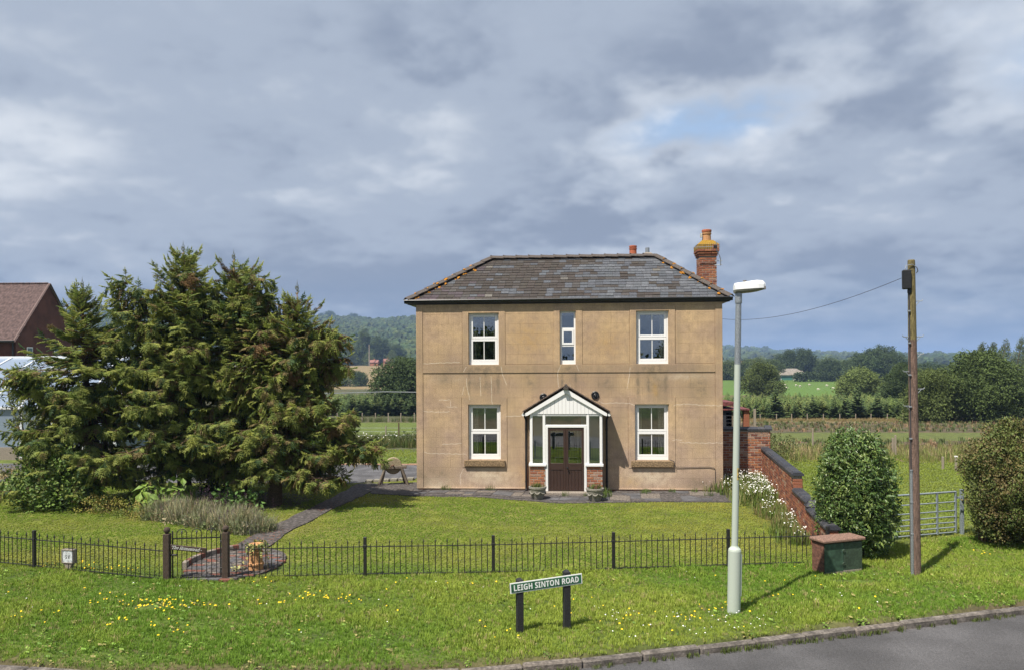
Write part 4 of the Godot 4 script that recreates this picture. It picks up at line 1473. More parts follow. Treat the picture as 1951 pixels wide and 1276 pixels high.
		for k in 26:
			xf.append(Transform3D(frame(Vector3(R(-0.5, 0.5), 1, R(-0.5, 0.5)), Vector3(R(-1, 1), 0.2, R(-1, 1))).scaled(Vector3.ONE * R(0.5, 1.1)), Vector3(R(-0.14, 0.16), 0.33, R(-0.14, 0.14))))
			cl.append(Color(0.10, 0.13, 0.03) * R(0.7, 1.4) if rng.randf() < 0.8 else Color(0.25, 0.12, 0.09))
		var pl := thing("potted_plant", "small straggly plant growing in the stone planter " + q[2], "plant", Vector3(q[0], 0.03, q[1]), 0.0, "plants in the porch planters")
		scatter("leaves", tuft_mesh(9, 0.2, 0.02, 0.6, 5), M.leaf, xf, cl, pl)

# ------------------------------------------------------------------ chimneys
func stack(house: Node, x0: float, x1: float, z0: float, z1: float, y0: float, y1: float) -> Node3D:
	var c := Node3D.new()
	c.name = numbered("chimney", house)
	house.add_child(c, true)
	boxpart("stack_core", Vector3(x0 + 0.01, y0, z0 + 0.01), Vector3(x1 - 0.01, y1, z1 - 0.01), M.mortar, c)
	bricks(c, Vector3(x0, y0, z1 - 0.015), Vector3(1, 0, 0), x1 - x0, y1 - y0, Vector3(0, 0, 1), 300, [], 0.08, 0.225)
	bricks(c, Vector3(x0 + 0.015, y0, z0), Vector3(0, 0, 1), z1 - z0, y1 - y0, Vector3(-1, 0, 0), 300, [], 0.08, 0.225)
	bricks(c, Vector3(x1 - 0.015, y0, z0), Vector3(0, 0, 1), z1 - z0, y1 - y0, Vector3(1, 0, 0), 300, [], 0.08, 0.225)
	return c

func build_chimneys() -> void:
	var house := get_node("house")
	var c := stack(house, 4.54, 5.14, -2.85, -2.2, 6.3, 7.86)
	var k := 0
	for s in [[0.03, 7.86, 7.94], [0.06, 7.94, 8.02], [0.085, 8.02, 8.10]]:
		var x: float = 4.54 - s[0]
		for i in 3:
			var w: float = (0.6 + 2 * s[0]) / 3.0
			boxpart("corbel_brick", Vector3(x + i * w + 0.004, s[1] + 0.004, -2.85 - s[0]), Vector3(x + (i + 1) * w - 0.004, s[2] - 0.004, -2.2 + s[0]), M.brick_orange if k % 2 else M.brick_red, c, 0.006)
			k += 1
	for i in 3:
		boxpart("corbel_brick", Vector3(4.46 + i * 0.255, 8.104, -2.93), Vector3(4.455 + (i + 1) * 0.255, 8.26, -2.12), M.lichen_yellow if i < 2 else M.brick_orange, c, 0.008)
	var fl := Geo.new()
	fl.hull8([Vector3(4.455, 8.262, -2.94), Vector3(5.225, 8.262, -2.94), Vector3(5.225, 8.262, -2.115), Vector3(4.455, 8.262, -2.115), Vector3(4.66, 8.44, -2.72), Vector3(5.04, 8.44, -2.72), Vector3(5.04, 8.44, -2.33), Vector3(4.66, 8.44, -2.33)])
	part("flaunching", fl, M.lichen_yellow, c)
	var pot := Geo.new()
	pot.lathe([Vector2(0.165, 0), Vector2(0.155, 0.02), Vector2(0.145, 0.24), Vector2(0.165, 0.25), Vector2(0.17, 0.29), Vector2(0.15, 0.30), Vector2(0.15, 0.33), Vector2(0.168, 0.34), Vector2(0.168, 0.40), Vector2(0.14, 0.415), Vector2(0.12, 0.41), Vector2(0.12, 0.2)], 22, Vector3(4.85, 8.42, -2.52))
	part("chimney_pot", pot, M.pot_buff, c)
	var lb := Geo.new()
	lb.lathe([Vector2(0.168, 0.0), Vector2(0.172, 0.04), Vector2(0.172, 0.07), Vector2(0.15, 0.08)], 22, Vector3(4.85, 8.75, -2.52))
	part("pot_rim", lb, M.terracotta, c)
	boxpart("alarm_box", Vector3(4.62, 8.56, -2.5), Vector3(4.68, 8.70, -2.4), M.curtain, c, 0.005)
	# television aerial strapped to the stack
	var ae := thing("television_aerial", "grey television aerial on a bent pole strapped to the lichened chimney", "aerial", Vector3(5.1, 7.7, -2.1))
	var mast := Geo.new()
	mast.tube([Vector3(0.14, -0.2, 0.06), Vector3(0.14, 0.0, 0.08), Vector3(0.1, 0.14, 0.1), Vector3(0.0, 0.32, 0.12), Vector3(-0.02, 0.62, 0.14)], [0.016], 8)
	part("mast", mast, M.galv, ae)
	var boom := Geo.new()
	boom.tube([Vector3(-0.76, 0.44, 0.16), Vector3(0.12, 0.46, 0.16)], [0.011], 6)
	part("boom", boom, M.galv, ae)
	for i in 13:
		var el := Geo.new()
		var x := -0.74 + i * 0.065
		var l := 0.07 + i * 0.006
		el.tube([Vector3(x, 0.45 - l, 0.17), Vector3(x, 0.45 + l, 0.17)], [0.0045], 4)
		part("element", el, M.galv, ae)
	var bx := Geo.new()
	bx.span(Vector3(-0.12, 0.39, 0.16), Vector3(0.0, 0.50, 0.21), 0.01)
	part("junction_box", bx, M.black_metal, ae)
	for y in [-0.16, -0.02]:
		var br := Geo.new()
		br.tube([Vector3(-0.04, y, -0.06), Vector3(0.2, y, 0.06)], [0.012], 6)
		part("bracket", br, M.galv, ae)
	for s in [[-0.5, 7.96, -0.0, 7.86], [-0.5, 7.63, 0.03, 7.63]]:
		var wr := Geo.new()
		wr.tube([Vector3(s[0], s[1] - 7.7, -0.085), Vector3(s[2], s[3] - 7.7, -0.085)], [0.008], 5)
		part("strap", wr, M.galv, ae)
	# long stack at the back with a red pot and a steel flue
	var b := stack(house, 2.2, 3.26, -5.2, -4.6, 4.4, 8.1)
	for i in 5:
		boxpart("corbel_brick", Vector3(2.14 + i * 0.236, 8.104, -5.26), Vector3(2.132 + (i + 1) * 0.236, 8.2, -4.54), M.brick_red if i % 2 else M.brick_orange, b, 0.008)
	var f1 := Geo.new()
	f1.hull8([Vector3(2.16, 8.202, -5.24), Vector3(2.74, 8.202, -5.24), Vector3(2.74, 8.202, -4.56), Vector3(2.16, 8.202, -4.56), Vector3(2.28, 8.32, -5.1), Vector3(2.72, 8.32, -5.1), Vector3(2.72, 8.32, -4.7), Vector3(2.28, 8.32, -4.7)])
	part("flaunching", f1, M.lichen_yellow, b)
	var f2 := Geo.new()
	f2.hull8([Vector3(2.745, 8.202, -5.24), Vector3(3.31, 8.202, -5.24), Vector3(3.31, 8.202, -4.56), Vector3(2.745, 8.202, -4.56), Vector3(2.9, 8.38, -5.0), Vector3(3.13, 8.38, -5.0), Vector3(3.13, 8.38, -4.8), Vector3(2.9, 8.38, -4.8)])
	part("flaunching", f2, M.concrete, b)
	var p2 := Geo.new()
	p2.lathe([Vector2(0.14, 0), Vector2(0.135, 0.2), Vector2(0.155, 0.215), Vector2(0.155, 0.245), Vector2(0.13, 0.255), Vector2(0.13, 0.28), Vector2(0.15, 0.29), Vector2(0.15, 0.34), Vector2(0.12, 0.35), Vector2(0.1, 0.2)], 20, Vector3(2.46, 8.31, -4.9))
	part("chimney_pot", p2, M.terracotta, b)
	var p3 := Geo.new()
	p3.lathe([Vector2(0.08, 0), Vector2(0.08, 0.2), Vector2(0.07, 0.2), Vector2(0.07, 0.0)], 18, Vector3(3.01, 8.37, -4.9))
	part("steel_flue", p3, M.galv, b)

# ------------------------------------------------------------------ brick walls right of the house
func build_walls() -> void:
	var hw := thing("garden_wall", "high red brick wall with blue brick coping joining the house corner", "wall", Vector3(4.92, 0, -1.4))
	var L := 1.83
	boxpart("wall_core", Vector3(0, -0.2, -0.24), Vector3(L - 0.01, 1.86, -0.012), M.mortar, hw)
	bricks(hw, Vector3(0, 0.0, -0.02), Vector3(1, 0, 0), L, 1.86, Vector3(0, 0, 1), 280, ["brick_red", "brick_red", "brick_dark", "brick_orange", "brick_pale"], 0.083, 0.235)
	bricks(hw, Vector3(L - 0.015, 0.0, -0.24), Vector3(0, 0, 1), 0.23, 1.86, Vector3(1, 0, 0), 60)
	for k in 8:
		var x := k * 0.235
		var g := Geo.new()
		var w := 0.235 - 0.005
		var hh := 0.12 if k < 7 else 0.17
		g.prism([Vector2(0.03, 1.865), Vector2(-0.27, 1.865), Vector2(-0.27, 1.92), Vector2(-0.12, 1.865 + hh), Vector2(0.03, 1.92)], x, x + w, Basis(Vector3(0, 0, 1), Vector3(0, 1, 0), Vector3(1, 0, 0)))
		part("coping_brick", g, M.coping if k % 3 else M.coping_worn, hw)
	# low stepped wall running down to the road
	var lw := thing("garden_wall", "low stepped red brick wall with dark coping running down to the railings", "wall", Vector3(6.45, 0, -1.38))
	var dir := Vector3(5.33 - 6.45, 0, 8.85 + 1.38).normalized()
	var out := Vector3(-dir.z, 0, dir.x) # faces the lawn (-x)
	var total := Vector3(5.33 - 6.45, 0, 10.23).length()
	var bs := Basis(dir, Vector3.UP, -out)
	var secs := [[0.0, 6.22, 1.22], [6.22, 8.1, 0.82], [8.1, total, 0.68]]
	var rest := Geo.new()
	rest.tinted = true
	if not M.has("brick_tint"): tintmat("brick_tint", 0.95, "mottle", 2.5, "gritbump", 0.5)
	for s in secs:
		var core := Geo.new()
		core.box(dir * (s[0] + s[1]) / 2.0 + Vector3.UP * (s[2] / 2.0 - 0.1) - out * 0.115, Vector3(s[1] - s[0], s[2] + 0.2, 0.206), bs)
		part("wall_core", core, M.mortar, lw)
		var k := 0
		while (k + 1) * 0.082 < s[2] + 0.01:
			var x: float = s[0] - (0.1175 if k % 2 else 0.0)
			while x < s[1]:
				var x0 := maxf(x, s[0]) + 0.008
				var x1 := minf(x + 0.235, s[1]) - 0.008
				if x1 - x0 > 0.04:
					rest.col = brick_rgb[brick_tones[rng.randi() % 7]] * R(0.85, 1.2)
					rest.box(dir * (x0 + x1) / 2.0 + Vector3.UP * (k + 0.5) * 0.082 - out * (0.004 + R(-0.004, 0.003)), Vector3(x1 - x0, 0.066, 0.03), bs)
					rest.box(dir * (x0 + x1) / 2.0 + Vector3.UP * (k + 0.5) * 0.082 - out * (0.226 + R(-0.003, 0.004)), Vector3(x1 - x0, 0.066, 0.03), bs)
				x += 0.235
			k += 1
		# the end that faces the road
		k = 0
		while (k + 1) * 0.082 < s[2] + 0.01:
			put("brick", brick_mesh(0.225, 0.071, 0.03), M[brick_tones[rng.randi() % 7]], lw, Transform3D(Basis(-out, Vector3.UP, dir), dir * (s[1] - 0.006) + Vector3.UP * (k + 0.5) * 0.082 - out * 0.115))
			k += 1
		var n := int((s[1] - s[0] + 0.05) / 0.082)
		for i in n:
			var cg := Geo.new()
			var t: float = s[0] + (i + 0.5) * (s[1] - s[0] + 0.05) / n
			var y: float = s[2] + 0.002
			var cb := Basis(-out, Vector3.UP, dir)
			cg.prism([Vector2(-0.035, y), Vector2(0.27, y), Vector2(0.27, y + 0.045), Vector2(0.21, y + 0.095), Vector2(0.02, y + 0.095), Vector2(-0.035, y + 0.045)], -0.037, 0.037, cb, dir * t + Vector3(0, R(-0.003, 0.003), 0))
			part("coping_brick", cg, M.coping if rng.randf() < 0.7 else M.coping_worn, lw)
	part("brickwork", rest, M.brick_tint, lw).set_meta("kind", "stuff")
	var cap := Geo.new()
	var cp := dir * 8.12 + Vector3(0, 0.79, 0) - out * 0.115
	cap.hull8([cp + bs * Vector3(-0.16, 0, -0.16), cp + bs * Vector3(0.16, 0, -0.16), cp + bs * Vector3(0.16, 0, 0.16), cp + bs * Vector3(-0.16, 0, 0.16), cp + bs * Vector3(-0.05, 0.17, -0.05), cp + bs * Vector3(0.05, 0.17, -0.05), cp + bs * Vector3(0.05, 0.17, 0.05), cp + bs * Vector3(-0.05, 0.17, 0.05)])
	part("pyramid_cap", cap, M.coping, lw)
	# old outbuilding behind the high wall
	var sh := thing("shed", "dark brick and timber shed with red roof sheet behind the high wall", "shed", Vector3(5.2, 0, -9.5))
	boxpart("shed_wall", Vector3(0, -0.1, -2.0), Vector3(1.9, 2.15, 0), M.shed_dark, sh)
	boxpart("brick_pier", Vector3(2.42, -0.1, -0.3), Vector3(2.66, 2.05, 0.02), M.brick_red, sh, 0.01)
	for k in 4:
		boxpart("timber_board", Vector3(1.65, 1.35 + k * 0.16, -0.06), Vector3(2.3, 1.49 + k * 0.16, 0.0), M.grey_wood, sh, 0.006)
	boxpart("roof_sheet", Vector3(-0.3, 2.25, -2.2), Vector3(2.0, 2.42, 0.12), M.shed_roof, sh)
	boxpart("tile_edge", Vector3(1.3, 2.06, -1.8), Vector3(2.65, 2.12, 0.1), M.shed_roof, sh)
	boxpart("post", Vector3(2.85, -0.1, -0.1), Vector3(2.95, 2.1, 0.0), M.fence_post, sh, 0.005)

# ------------------------------------------------------------------ railings, gate and what stands by them
func lettering(text: String, width: float, cap: float, font := "Droid Sans", bold := true, slant := 0.0, depth := 0.004) -> ArrayMesh:
	var tm := TextMesh.new()
	var sf := SystemFont.new()
	sf.font_names = PackedStringArray([font])
	sf.font_weight = 700 if bold else 400
	tm.font = sf
	tm.text = text
	tm.font_size = 64
	tm.pixel_size = 0.01
	tm.depth = 0.05
	tm.curve_step = 1.0
	var a := tm.get_mesh_arrays()
	var v: PackedVector3Array = a[Mesh.ARRAY_VERTEX]
	var lo := Vector3(1e9, 1e9, 1e9)
	var hi := -lo
	for p in v:
		lo = lo.min(p)
		hi = hi.max(p)
	var sc := Vector3(width / (hi.x - lo.x), cap / (hi.y - lo.y), depth / maxf(hi.z - lo.z, 1e-6))
	var mid := (lo + hi) / 2.0
	for i in v.size():
		var p := (v[i] - mid) * sc
		p.x += p.y * slant
		v[i] = p
	a[Mesh.ARRAY_VERTEX] = v
	var m := ArrayMesh.new()
	var b := []
	b.resize(Mesh.ARRAY_MAX)
	b[Mesh.ARRAY_VERTEX] = v
	b[Mesh.ARRAY_NORMAL] = a[Mesh.ARRAY_NORMAL]
	b[Mesh.ARRAY_INDEX] = a[Mesh.ARRAY_INDEX]
	m.add_surface_from_arrays(Mesh.PRIMITIVE_TRIANGLES, b)
	return m

func railing(called: String, label: String, pts: Array, posts: Array) -> void:
	var f := thing(called, label, "railing", Vector3(pts[0].x, 0, pts[0].y), 0.0, "black iron railings along the verge")
	var o := Vector3(pts[0].x, 0, pts[0].y)
	var tall := Geo.new()
	tall.tube([Vector3(0, 0.02, 0), Vector3(0, 0.66, 0)], [0.0085], 6, false)
	tall.lathe([Vector2(0.0085, 0.655), Vector2(0.017, 0.675), Vector2(0.0, 0.745)], 4)
	var short := Geo.new()
	short.tube([Vector3(0, 0.02, 0), Vector3(0, 0.62, 0)], [0.0085], 6, false)
	short.lathe([Vector2(0.0085, 0.62), Vector2(0.0, 0.66)], 6)
	var tm := tall.mesh()
	var sm := short.mesh()
	var k := 0
	for i in pts.size() - 1:
		var a: Vector2 = pts[i]
		var b: Vector2 = pts[i + 1]
		var d := (b - a).normalized()
		var n := int(round(a.distance_to(b) / 0.115))
		for m in n:
			if m == 0: continue
			var p := a.lerp(b, float(m) / n)
			var lean := R(-0.012, 0.012) if rng.randf() < 0.7 else R(-0.05, 0.05)
			put("bar", tm if k % 2 else sm, M.iron, f, Transform3D(Basis(Vector3(d.y, 0, d.x).normalized(), lean) * Basis(Vector3.UP, PI / 4), Vector3(p.x, 0.0, p.y) - o))
			k += 1
		for y in [0.59, 0.055]:
			var rg := Geo.new()
			var mid := (a + b) / 2.0
			rg.box(Vector3(mid.x, y, mid.y) - o, Vector3(a.distance_to(b), 0.011, 0.034), Basis(Vector3.UP, -atan2(d.y, d.x)))
			part("rail", rg, M.iron, f)
		for q in posts:
			if q[0] == i:
				var p2 := a.lerp(b, q[1])
				var pg := Geo.new()
				pg.box(Vector3(p2.x, 0.36, p2.y) - o, Vector3(0.062, 0.84, 0.062), Basis(Vector3.UP, -atan2(d.y, d.x)), 0.006)
				pg.box(Vector3(p2.x, 0.60, p2.y) - o, Vector3(0.075, 0.055, 0.075), Basis(Vector3.UP, -atan2(d.y, d.x)), 0.004)
				part("post", pg, M.iron, f)

func build_fence() -> void:
	railing("railing", "long black iron railing with spear tops right of the gate along the lawn", [Vector2(-6.62, 10.82), Vector2(-4.04, 10.47), Vector2(-1.53, 10.18), Vector2(0.86, 9.78), Vector2(3.21, 9.37), Vector2(5.31, 9.0)], [[1, 0.0], [2, 0.0], [3, 0.0], [4, 0.0], [4, 1.0]])
	railing("railing", "shorter black iron railing left of the gate behind the concrete marker", [Vector2(-7.85, 11.03), Vector2(-11.08, 10.19), Vector2(-14.6, 9.35)], [[1, 0.0]])
	for q in [[-7.78, 11.04, "left gate post of brown wood with a ball finial"], [-6.70, 10.84, "right gate post of brown wood with a ball finial beside the pot"]]:
		var p := thing("gate_post", q[2], "gate post", Vector3(q[0], 0, q[1]), 0.12, "wooden gate posts")
		boxpart("shaft", Vector3(-0.062, -0.1, -0.062), Vector3(0.062, 0.93, 0.062), M.post_wood, p, 0.01)
		var g := Geo.new()
		g.lathe([Vector2(0.03, 0.925), Vector2(0.03, 0.945), Vector2(0.045, 0.955), Vector2(0.06, 0.985), Vector2(0.062, 1.01), Vector2(0.05, 1.04), Vector2(0.03, 1.055), Vector2(0, 1.06)], 16)
		part("ball_finial", g, M.post_wood, p)
	# iron gate
	var gt := thing("garden_gate", "black iron garden gate with three hoops between wooden posts", "gate", Vector3(-7.70, 0, 11.02), 0.181)
	var W := 0.94
	for x in [0.02, W - 0.02]:
		boxpart("stile", Vector3(x - 0.012, 0.04, -0.012), Vector3(x + 0.012, 0.98 if x < 0.1 else 0.9, 0.012), M.iron, gt, 0.003)
	for y in [0.07, 0.83]:
		boxpart("gate_rail", Vector3(0.02, y - 0.012, -0.006), Vector3(W - 0.02, y + 0.012, 0.006), M.iron, gt)
	for i in 9:
		var x := 0.10 + i * 0.0925
		var bg := Geo.new()
		bg.tube([Vector3(x, 0.03, 0), Vector3(x + (0.012 if i == 0 else 0.0), 0.5, 0), Vector3(x, 0.86 if i % 3 != 1 else 0.93, 0)], [0.0075], 6)
		if i % 3 == 1:
			bg.lathe([Vector2(0, 0.9), Vector2(0.02, 0.925), Vector2(0.008, 0.94), Vector2(0.026, 0.955), Vector2(0, 0.99)], 6, Vector3(x, 0, 0))
		part("gate_bar", bg, M.iron, gt)
	for i in 3:
		var cx := 0.1925 + i * 0.2775
		var hp := []
		for k in 13:
			var a := PI * k / 12.0
			hp.append(Vector3(cx - cos(a) * 0.0925, 0.92 + sin(a) * 0.09, 0))
		hp.push_front(Vector3(cx - 0.0925, 0.83, 0))
		hp.append(Vector3(cx + 0.0925, 0.83, 0))
		var hg := Geo.new()
		hg.tube(hp, [0.008], 6)
		part("hoop", hg, M.iron, gt)
	for y in [0.2, 0.72]:
		boxpart("hinge", Vector3(W - 0.03, y, -0.02), Vector3(W + 0.03, y + 0.05, 0.02), M.iron, gt, 0.006)
	boxpart("latch", Vector3(-0.06, 0.5, -0.03), Vector3(0.1, 0.53, 0.03), M.iron, gt, 0.006)
	var nb := thing("name_board", "tilted brown board with white script hung on the iron gate", "sign", Vector3(-7.38, 0.635, 11.0), 0.17)
	nb.rotation.z = -0.13
	boxpart("board", Vector3(-0.345, -0.05, -0.012), Vector3(0.345, 0.05, 0.012), M.dark_wood, nb, 0.006)
	put("lettering", lettering("'The Homestead -", 0.57, 0.062, "Droid Serif", false, 0.35, 0.003), M.sign_white, nb, Transform3D(Basis.IDENTITY, Vector3(-0.02, 0.002, 0.0135)))
	# terracotta chimney pot used as a planter
	var cp := thing("chimney_pot_planter", "buff clay chimney pot planter with trailing variegated ivy beside the gate", "planter", Vector3(-6.36, 0.0, 10.2))
	var pg := Geo.new()
	pg.lathe([Vector2(0, 0), Vector2(0.122, 0), Vector2(0.118, 0.13), Vector2(0.135, 0.14), Vector2(0.135, 0.165), Vector2(0.112, 0.18), Vector2(0.104, 0.36), Vector2(0.12, 0.37), Vector2(0.12, 0.385), Vector2(0.103, 0.395), Vector2(0.103, 0.44), Vector2(0.122, 0.45), Vector2(0.122, 0.475), Vector2(0.11, 0.48), Vector2(0.115, 0.51), Vector2(0.128, 0.52), Vector2(0.12, 0.53), Vector2(0.09, 0.5), Vector2(0, 0.49)], 24)
	part("pot", pg, M.pot_buff, cp, Transform3D(Basis.IDENTITY.scaled(Vector3(1.2, 1.06, 1.2)), Vector3.ZERO))
	var iv := thing("ivy", "pale variegated ivy spilling out of the buff clay chimney pot", "plant", Vector3(-6.36, 0.0, 10.2))
	var xf := []
	var cl := []
	for s in 20:
		var a := R(0, TAU)
		var l := R(0.05, 0.22) if s > 3 else R(0.35, 0.55)
		if s <= 3: a = [-0.3, 0.1, PI - 0.1, PI + 0.3][s]
		var p := Vector3(cos(a) * 0.08, 0.52, sin(a) * 0.08)
		var st := []
		for k in 9:
			var t := k / 8.0
			var q := p + Vector3(cos(a), 0, sin(a)) * (0.04 + 0.13 * sqrt(t)) + Vector3(0, 0.08 * sin(t * 3.0) - l * t * t * 1.15, 0)
			st.append(q)
			for m in 2:
				xf.append(Transform3D(frame(Vector3(R(-1, 1), R(-0.6, 0.8), R(-1, 1)), Vector3(cos(a), 0.5, sin(a))).scaled(Vector3.ONE * R(0.6, 1.1)), q))
				cl.append(Color(0.5, 0.48, 0.17) * R(0.6, 1.0) if rng.randf() < 0.65 else Color(0.12, 0.17, 0.05))
		if s < 8:
			var sg := Geo.new()
			sg.tube(st, [0.004], 4)
			part("stem", sg, M.twig, iv)
	for k in 60:
		xf.append(Transform3D(frame(Vector3(R(-1, 1), R(0.2, 1), R(-1, 1)), Vector3.UP).scaled(Vector3.ONE * R(0.6, 1.1)), Vector3(-0.34 + R(-0.12, 0.12), R(0.02, 0.12), 0.12 + R(-0.1, 0.1))))
		cl.append(Color(0.42, 0.42, 0.17) * R(0.6, 1.0))
	scatter("leaves", leaf_mesh(0.05, 0.05), M.leaf, xf, cl, iv)
	# concrete hydrant marker
	var hy := thing("hydrant_marker", "small concrete marker post with a white lettered plate before the railing", "marker post", Vector3(-10.2, 0, 10.42), -0.1)
	var hg2 := Geo.new()
	hg2.prism([Vector2(-0.055, -0.1), Vector2(0.055, -0.1), Vector2(0.055, 0.10), Vector2(0.085, 0.145), Vector2(0.14, 0.17), Vector2(0.14, 0.435), Vector2(0.125, 0.45), Vector2(-0.125, 0.45), Vector2(-0.14, 0.435), Vector2(-0.14, 0.17), Vector2(-0.085, 0.145), Vector2(-0.055, 0.10)], -0.09, 0.0)
	part("post", hg2, M.concrete, hy)
	for s in [[-0.14, -0.117, 0.17, 0.45], [0.117, 0.14, 0.17, 0.45], [-0.117, 0.117, 0.425, 0.45], [-0.117, 0.117, 0.17, 0.185]]:
		boxpart("rim", Vector3(s[0], s[2], 0.0), Vector3(s[1], s[3], 0.016), M.concrete, hy, 0.004)
	boxpart("plate", Vector3(-0.115, 0.187, 0.0), Vector3(0.115, 0.423, 0.006), M.hydrant_white, hy)
	put("lettering", lettering("S V", 0.1, 0.075, "Droid Sans", true, 0.0, 0.002), M.mark_black, hy, Transform3D(Basis.IDENTITY, Vector3(0.0, 0.30, 0.0075)))
	for s in [[-0.035, 0.36, 0.028], [-0.01, 0.372, 0.05], [0.012, 0.368, 0.04], [0.035, 0.36, 0.028], [-0.02, 0.22, 0.03], [0.02, 0.22, 0.03]]:
		boxpart("worn_mark", Vector3(s[0] - 0.004, s[1] - s[2] / 2, 0.0062), Vector3(s[0] + 0.004, s[1] + s[2] / 2, 0.0072), M.mark_faint, hy)
	for s in [[-0.095, 0.205], [0.095, 0.205], [-0.095, 0.405], [0.095, 0.405]]:
		var sc := Geo.new()
		sc.lathe([Vector2(0.007, 0), Vector2(0.006, 0.004), Vector2(0, 0.005)], 8, Vector3(s[0], s[1], 0.006), Basis(Vector3(1, 0, 0), PI / 2))
		part("screw", sc, M.mark_black, hy)

# ------------------------------------------------------------------ things on the verge
func build_street() -> void:
	# street name sign
	var sg := thing("street_sign", "green street name plate with white capitals on two black posts", "sign", Vector3(-0.41, 0, 13.46), 0.338)
	for x in [-0.385, 0.385]:
		var g := Geo.new()
		g.hull8([Vector3(x - 0.05, -0.2, -0.11), Vector3(x + 0.05, -0.2, -0.11), Vector3(x + 0.05, -0.2, -0.01), Vector3(x - 0.05, -0.2, -0.01), Vector3(x - 0.05, 0.865 + x * 0.09, -0.11), Vector3(x + 0.05, 0.865 + x * 0.09, -0.11), Vector3(x + 0.05, 0.865 + x * 0.09, -0.01), Vector3(x - 0.05, 0.865 + x * 0.09, -0.01)])
		var y: float = 0.865 + x * 0.09
		g.hull8([Vector3(x - 0.05, y, -0.11), Vector3(x + 0.05, y, -0.11), Vector3(x + 0.05, y, -0.01), Vector3(x - 0.05, y, -0.01), Vector3(x - 0.02, y + 0.03, -0.08), Vector3(x + 0.02, y + 0.03, -0.08), Vector3(x + 0.02, y + 0.03, -0.04), Vector3(x - 0.02, y + 0.03, -0.04)])
		part("post", g, M.sign_post, sg)
	var tilt := Basis(Vector3(0, 0, 1), 0.058)
	var pl := Transform3D(tilt, Vector3(0.035, 0.755, 0.0))
	var bw := Geo.new()
	bw.box(Vector3(0, 0, -0.004), Vector3(1.18, 0.165, 0.008), Basis.IDENTITY, 0.003)
	part("border", bw, M.sign_white, sg, pl)
	var bp := Geo.new()
	bp.box(Vector3(0, 0, 0.0015), Vector3(1.145, 0.132, 0.006), Basis.IDENTITY, 0.002)
	part("plate", bp, M.sign_green, sg, pl)
	put("lettering", lettering("LEIGH SINTON ROAD", 1.06, 0.092, "Droid Sans", true), M.sign_white, sg, Transform3D(tilt, Vector3(0.035, 0.755, 0.0062)))
	var bk := Geo.new()
	bk.box(Vector3(0, 0, -0.014), Vector3(1.18, 0.14, 0.012), Basis.IDENTITY, 0.002)
	part("backing_rail", bk, M.sign_post, sg, pl)
	# lamp column
	var lp := thing("street_lamp", "pale green steel street lamp with white head on the verge", "street lamp", Vector3(2.72, 0, 12.3))
	lp.rotation = Vector3(0, 0.07, -0.0205)
	var g1 := Geo.new()
	g1.lathe([Vector2(0.108, -0.2), Vector2(0.108, 1.03), Vector2(0.1, 1.06), Vector2(0.062, 1.10), Vector2(0.055, 1.12), Vector2(0.053, 2.6), Vector2(0.051, 4.15)], 24)
	part("column", g1, M.lamp_paint, lp)
	var g2 := Geo.new()
	g2.lathe([Vector2(0.051, 4.152), Vector2(0.05, 4.7), Vector2(0.047, 5.16), Vector2(0.056, 5.165), Vector2(0.058, 5.19), Vector2(0.056, 5.36), Vector2(0, 5.36)], 24)
	part("galvanised_shaft", g2, M.galv, lp)
	boxpart("door", Vector3(0.085, 0.28, -0.05), Vector3(0.115, 0.98, 0.05), M.lamp_paint, lp, 0.008)
	var hd := Geo.new()
	var lens := Geo.new()
	var secs := [[-0.075, 0.055, 0.10, 0.05], [-0.065, 0.085, 0.135, 0.06], [0.05, 0.10, 0.145, 0.065], [0.2, 0.105, 0.16, 0.06], [0.30, 0.10, 0.17, 0.05], [0.39, 0.08, 0.155, 0.03], [0.435, 0.045, 0.11, 0.02]]
	var rings := []
	var rings2 := []
	for s in secs:
		var r := []
		var r2 := []
		for k in 11:
			var a := PI * k / 10.0
			r.append(Vector3(s[0], 5.39 + pow(sin(a), 0.6) * s[2] * 0.85 + s[0] * 0.08, cos(a) * s[1] * 1.15))
			r2.append(Vector3(s[0], 5.388 - pow(sin(a), 0.7) * s[3] + s[0] * 0.08, cos(a) * s[1] * 1.12))
		rings.append(r)
		rings2.append(r2)
	for pair in [[rings, hd, 1.0], [rings2, lens, -1.0]]:
		for i in secs.size() - 1:
			for k in 10:
				var q = pair[0]
				var mid: Vector3 = (q[i][k] + q[i + 1][k + 1]) / 2.0
				pair[1].quad(q[i][k], q[i][k + 1], q[i + 1][k + 1], q[i + 1][k], mid - Vector3(mid.x, 5.39, 0))
		for e in [0, secs.size() - 1]:
			var c := Vector3(secs[e][0], 5.39 + secs[e][0] * 0.08, 0)
			for k in 10:
				pair[1].face(c, pair[0][e][k], pair[0][e][k + 1], Vector3(-1 if e == 0 else 1, 0, 0))
	part("lamp_hood", hd, M.lamp_white, lp)
	part("lamp_lens", lens, M.lamp_lens, lp)
	boxpart("hood_catch", Vector3(0.395, 5.395, 0.04), Vector3(0.43, 5.45, 0.085), M.lamp_grey, lp, 0.005)
	var pc := Geo.new()
	pc.lathe([Vector2(0.02, 5.48), Vector2(0.02, 5.53), Vector2(0.032, 5.535), Vector2(0.032, 5.55), Vector2(0, 5.55)], 14, Vector3(0.1, 0.0, 0))
	part("photocell", pc, M.lamp_grey, lp)
	var stk := Geo.new()
	for k in 6:
		var a0 := 0.5 + k * 0.17
		var a1 := 0.5 + (k + 1) * 0.17
		stk.quad(Vector3(cos(a0) * 0.0545, 2.22, sin(a0) * 0.0545), Vector3(cos(a1) * 0.0545, 2.22, sin(a1) * 0.0545), Vector3(cos(a1) * 0.0545, 2.42, sin(a1) * 0.0545), Vector3(cos(a0) * 0.0545, 2.42, sin(a0) * 0.0545), Vector3(cos(a0), 0, sin(a0)))
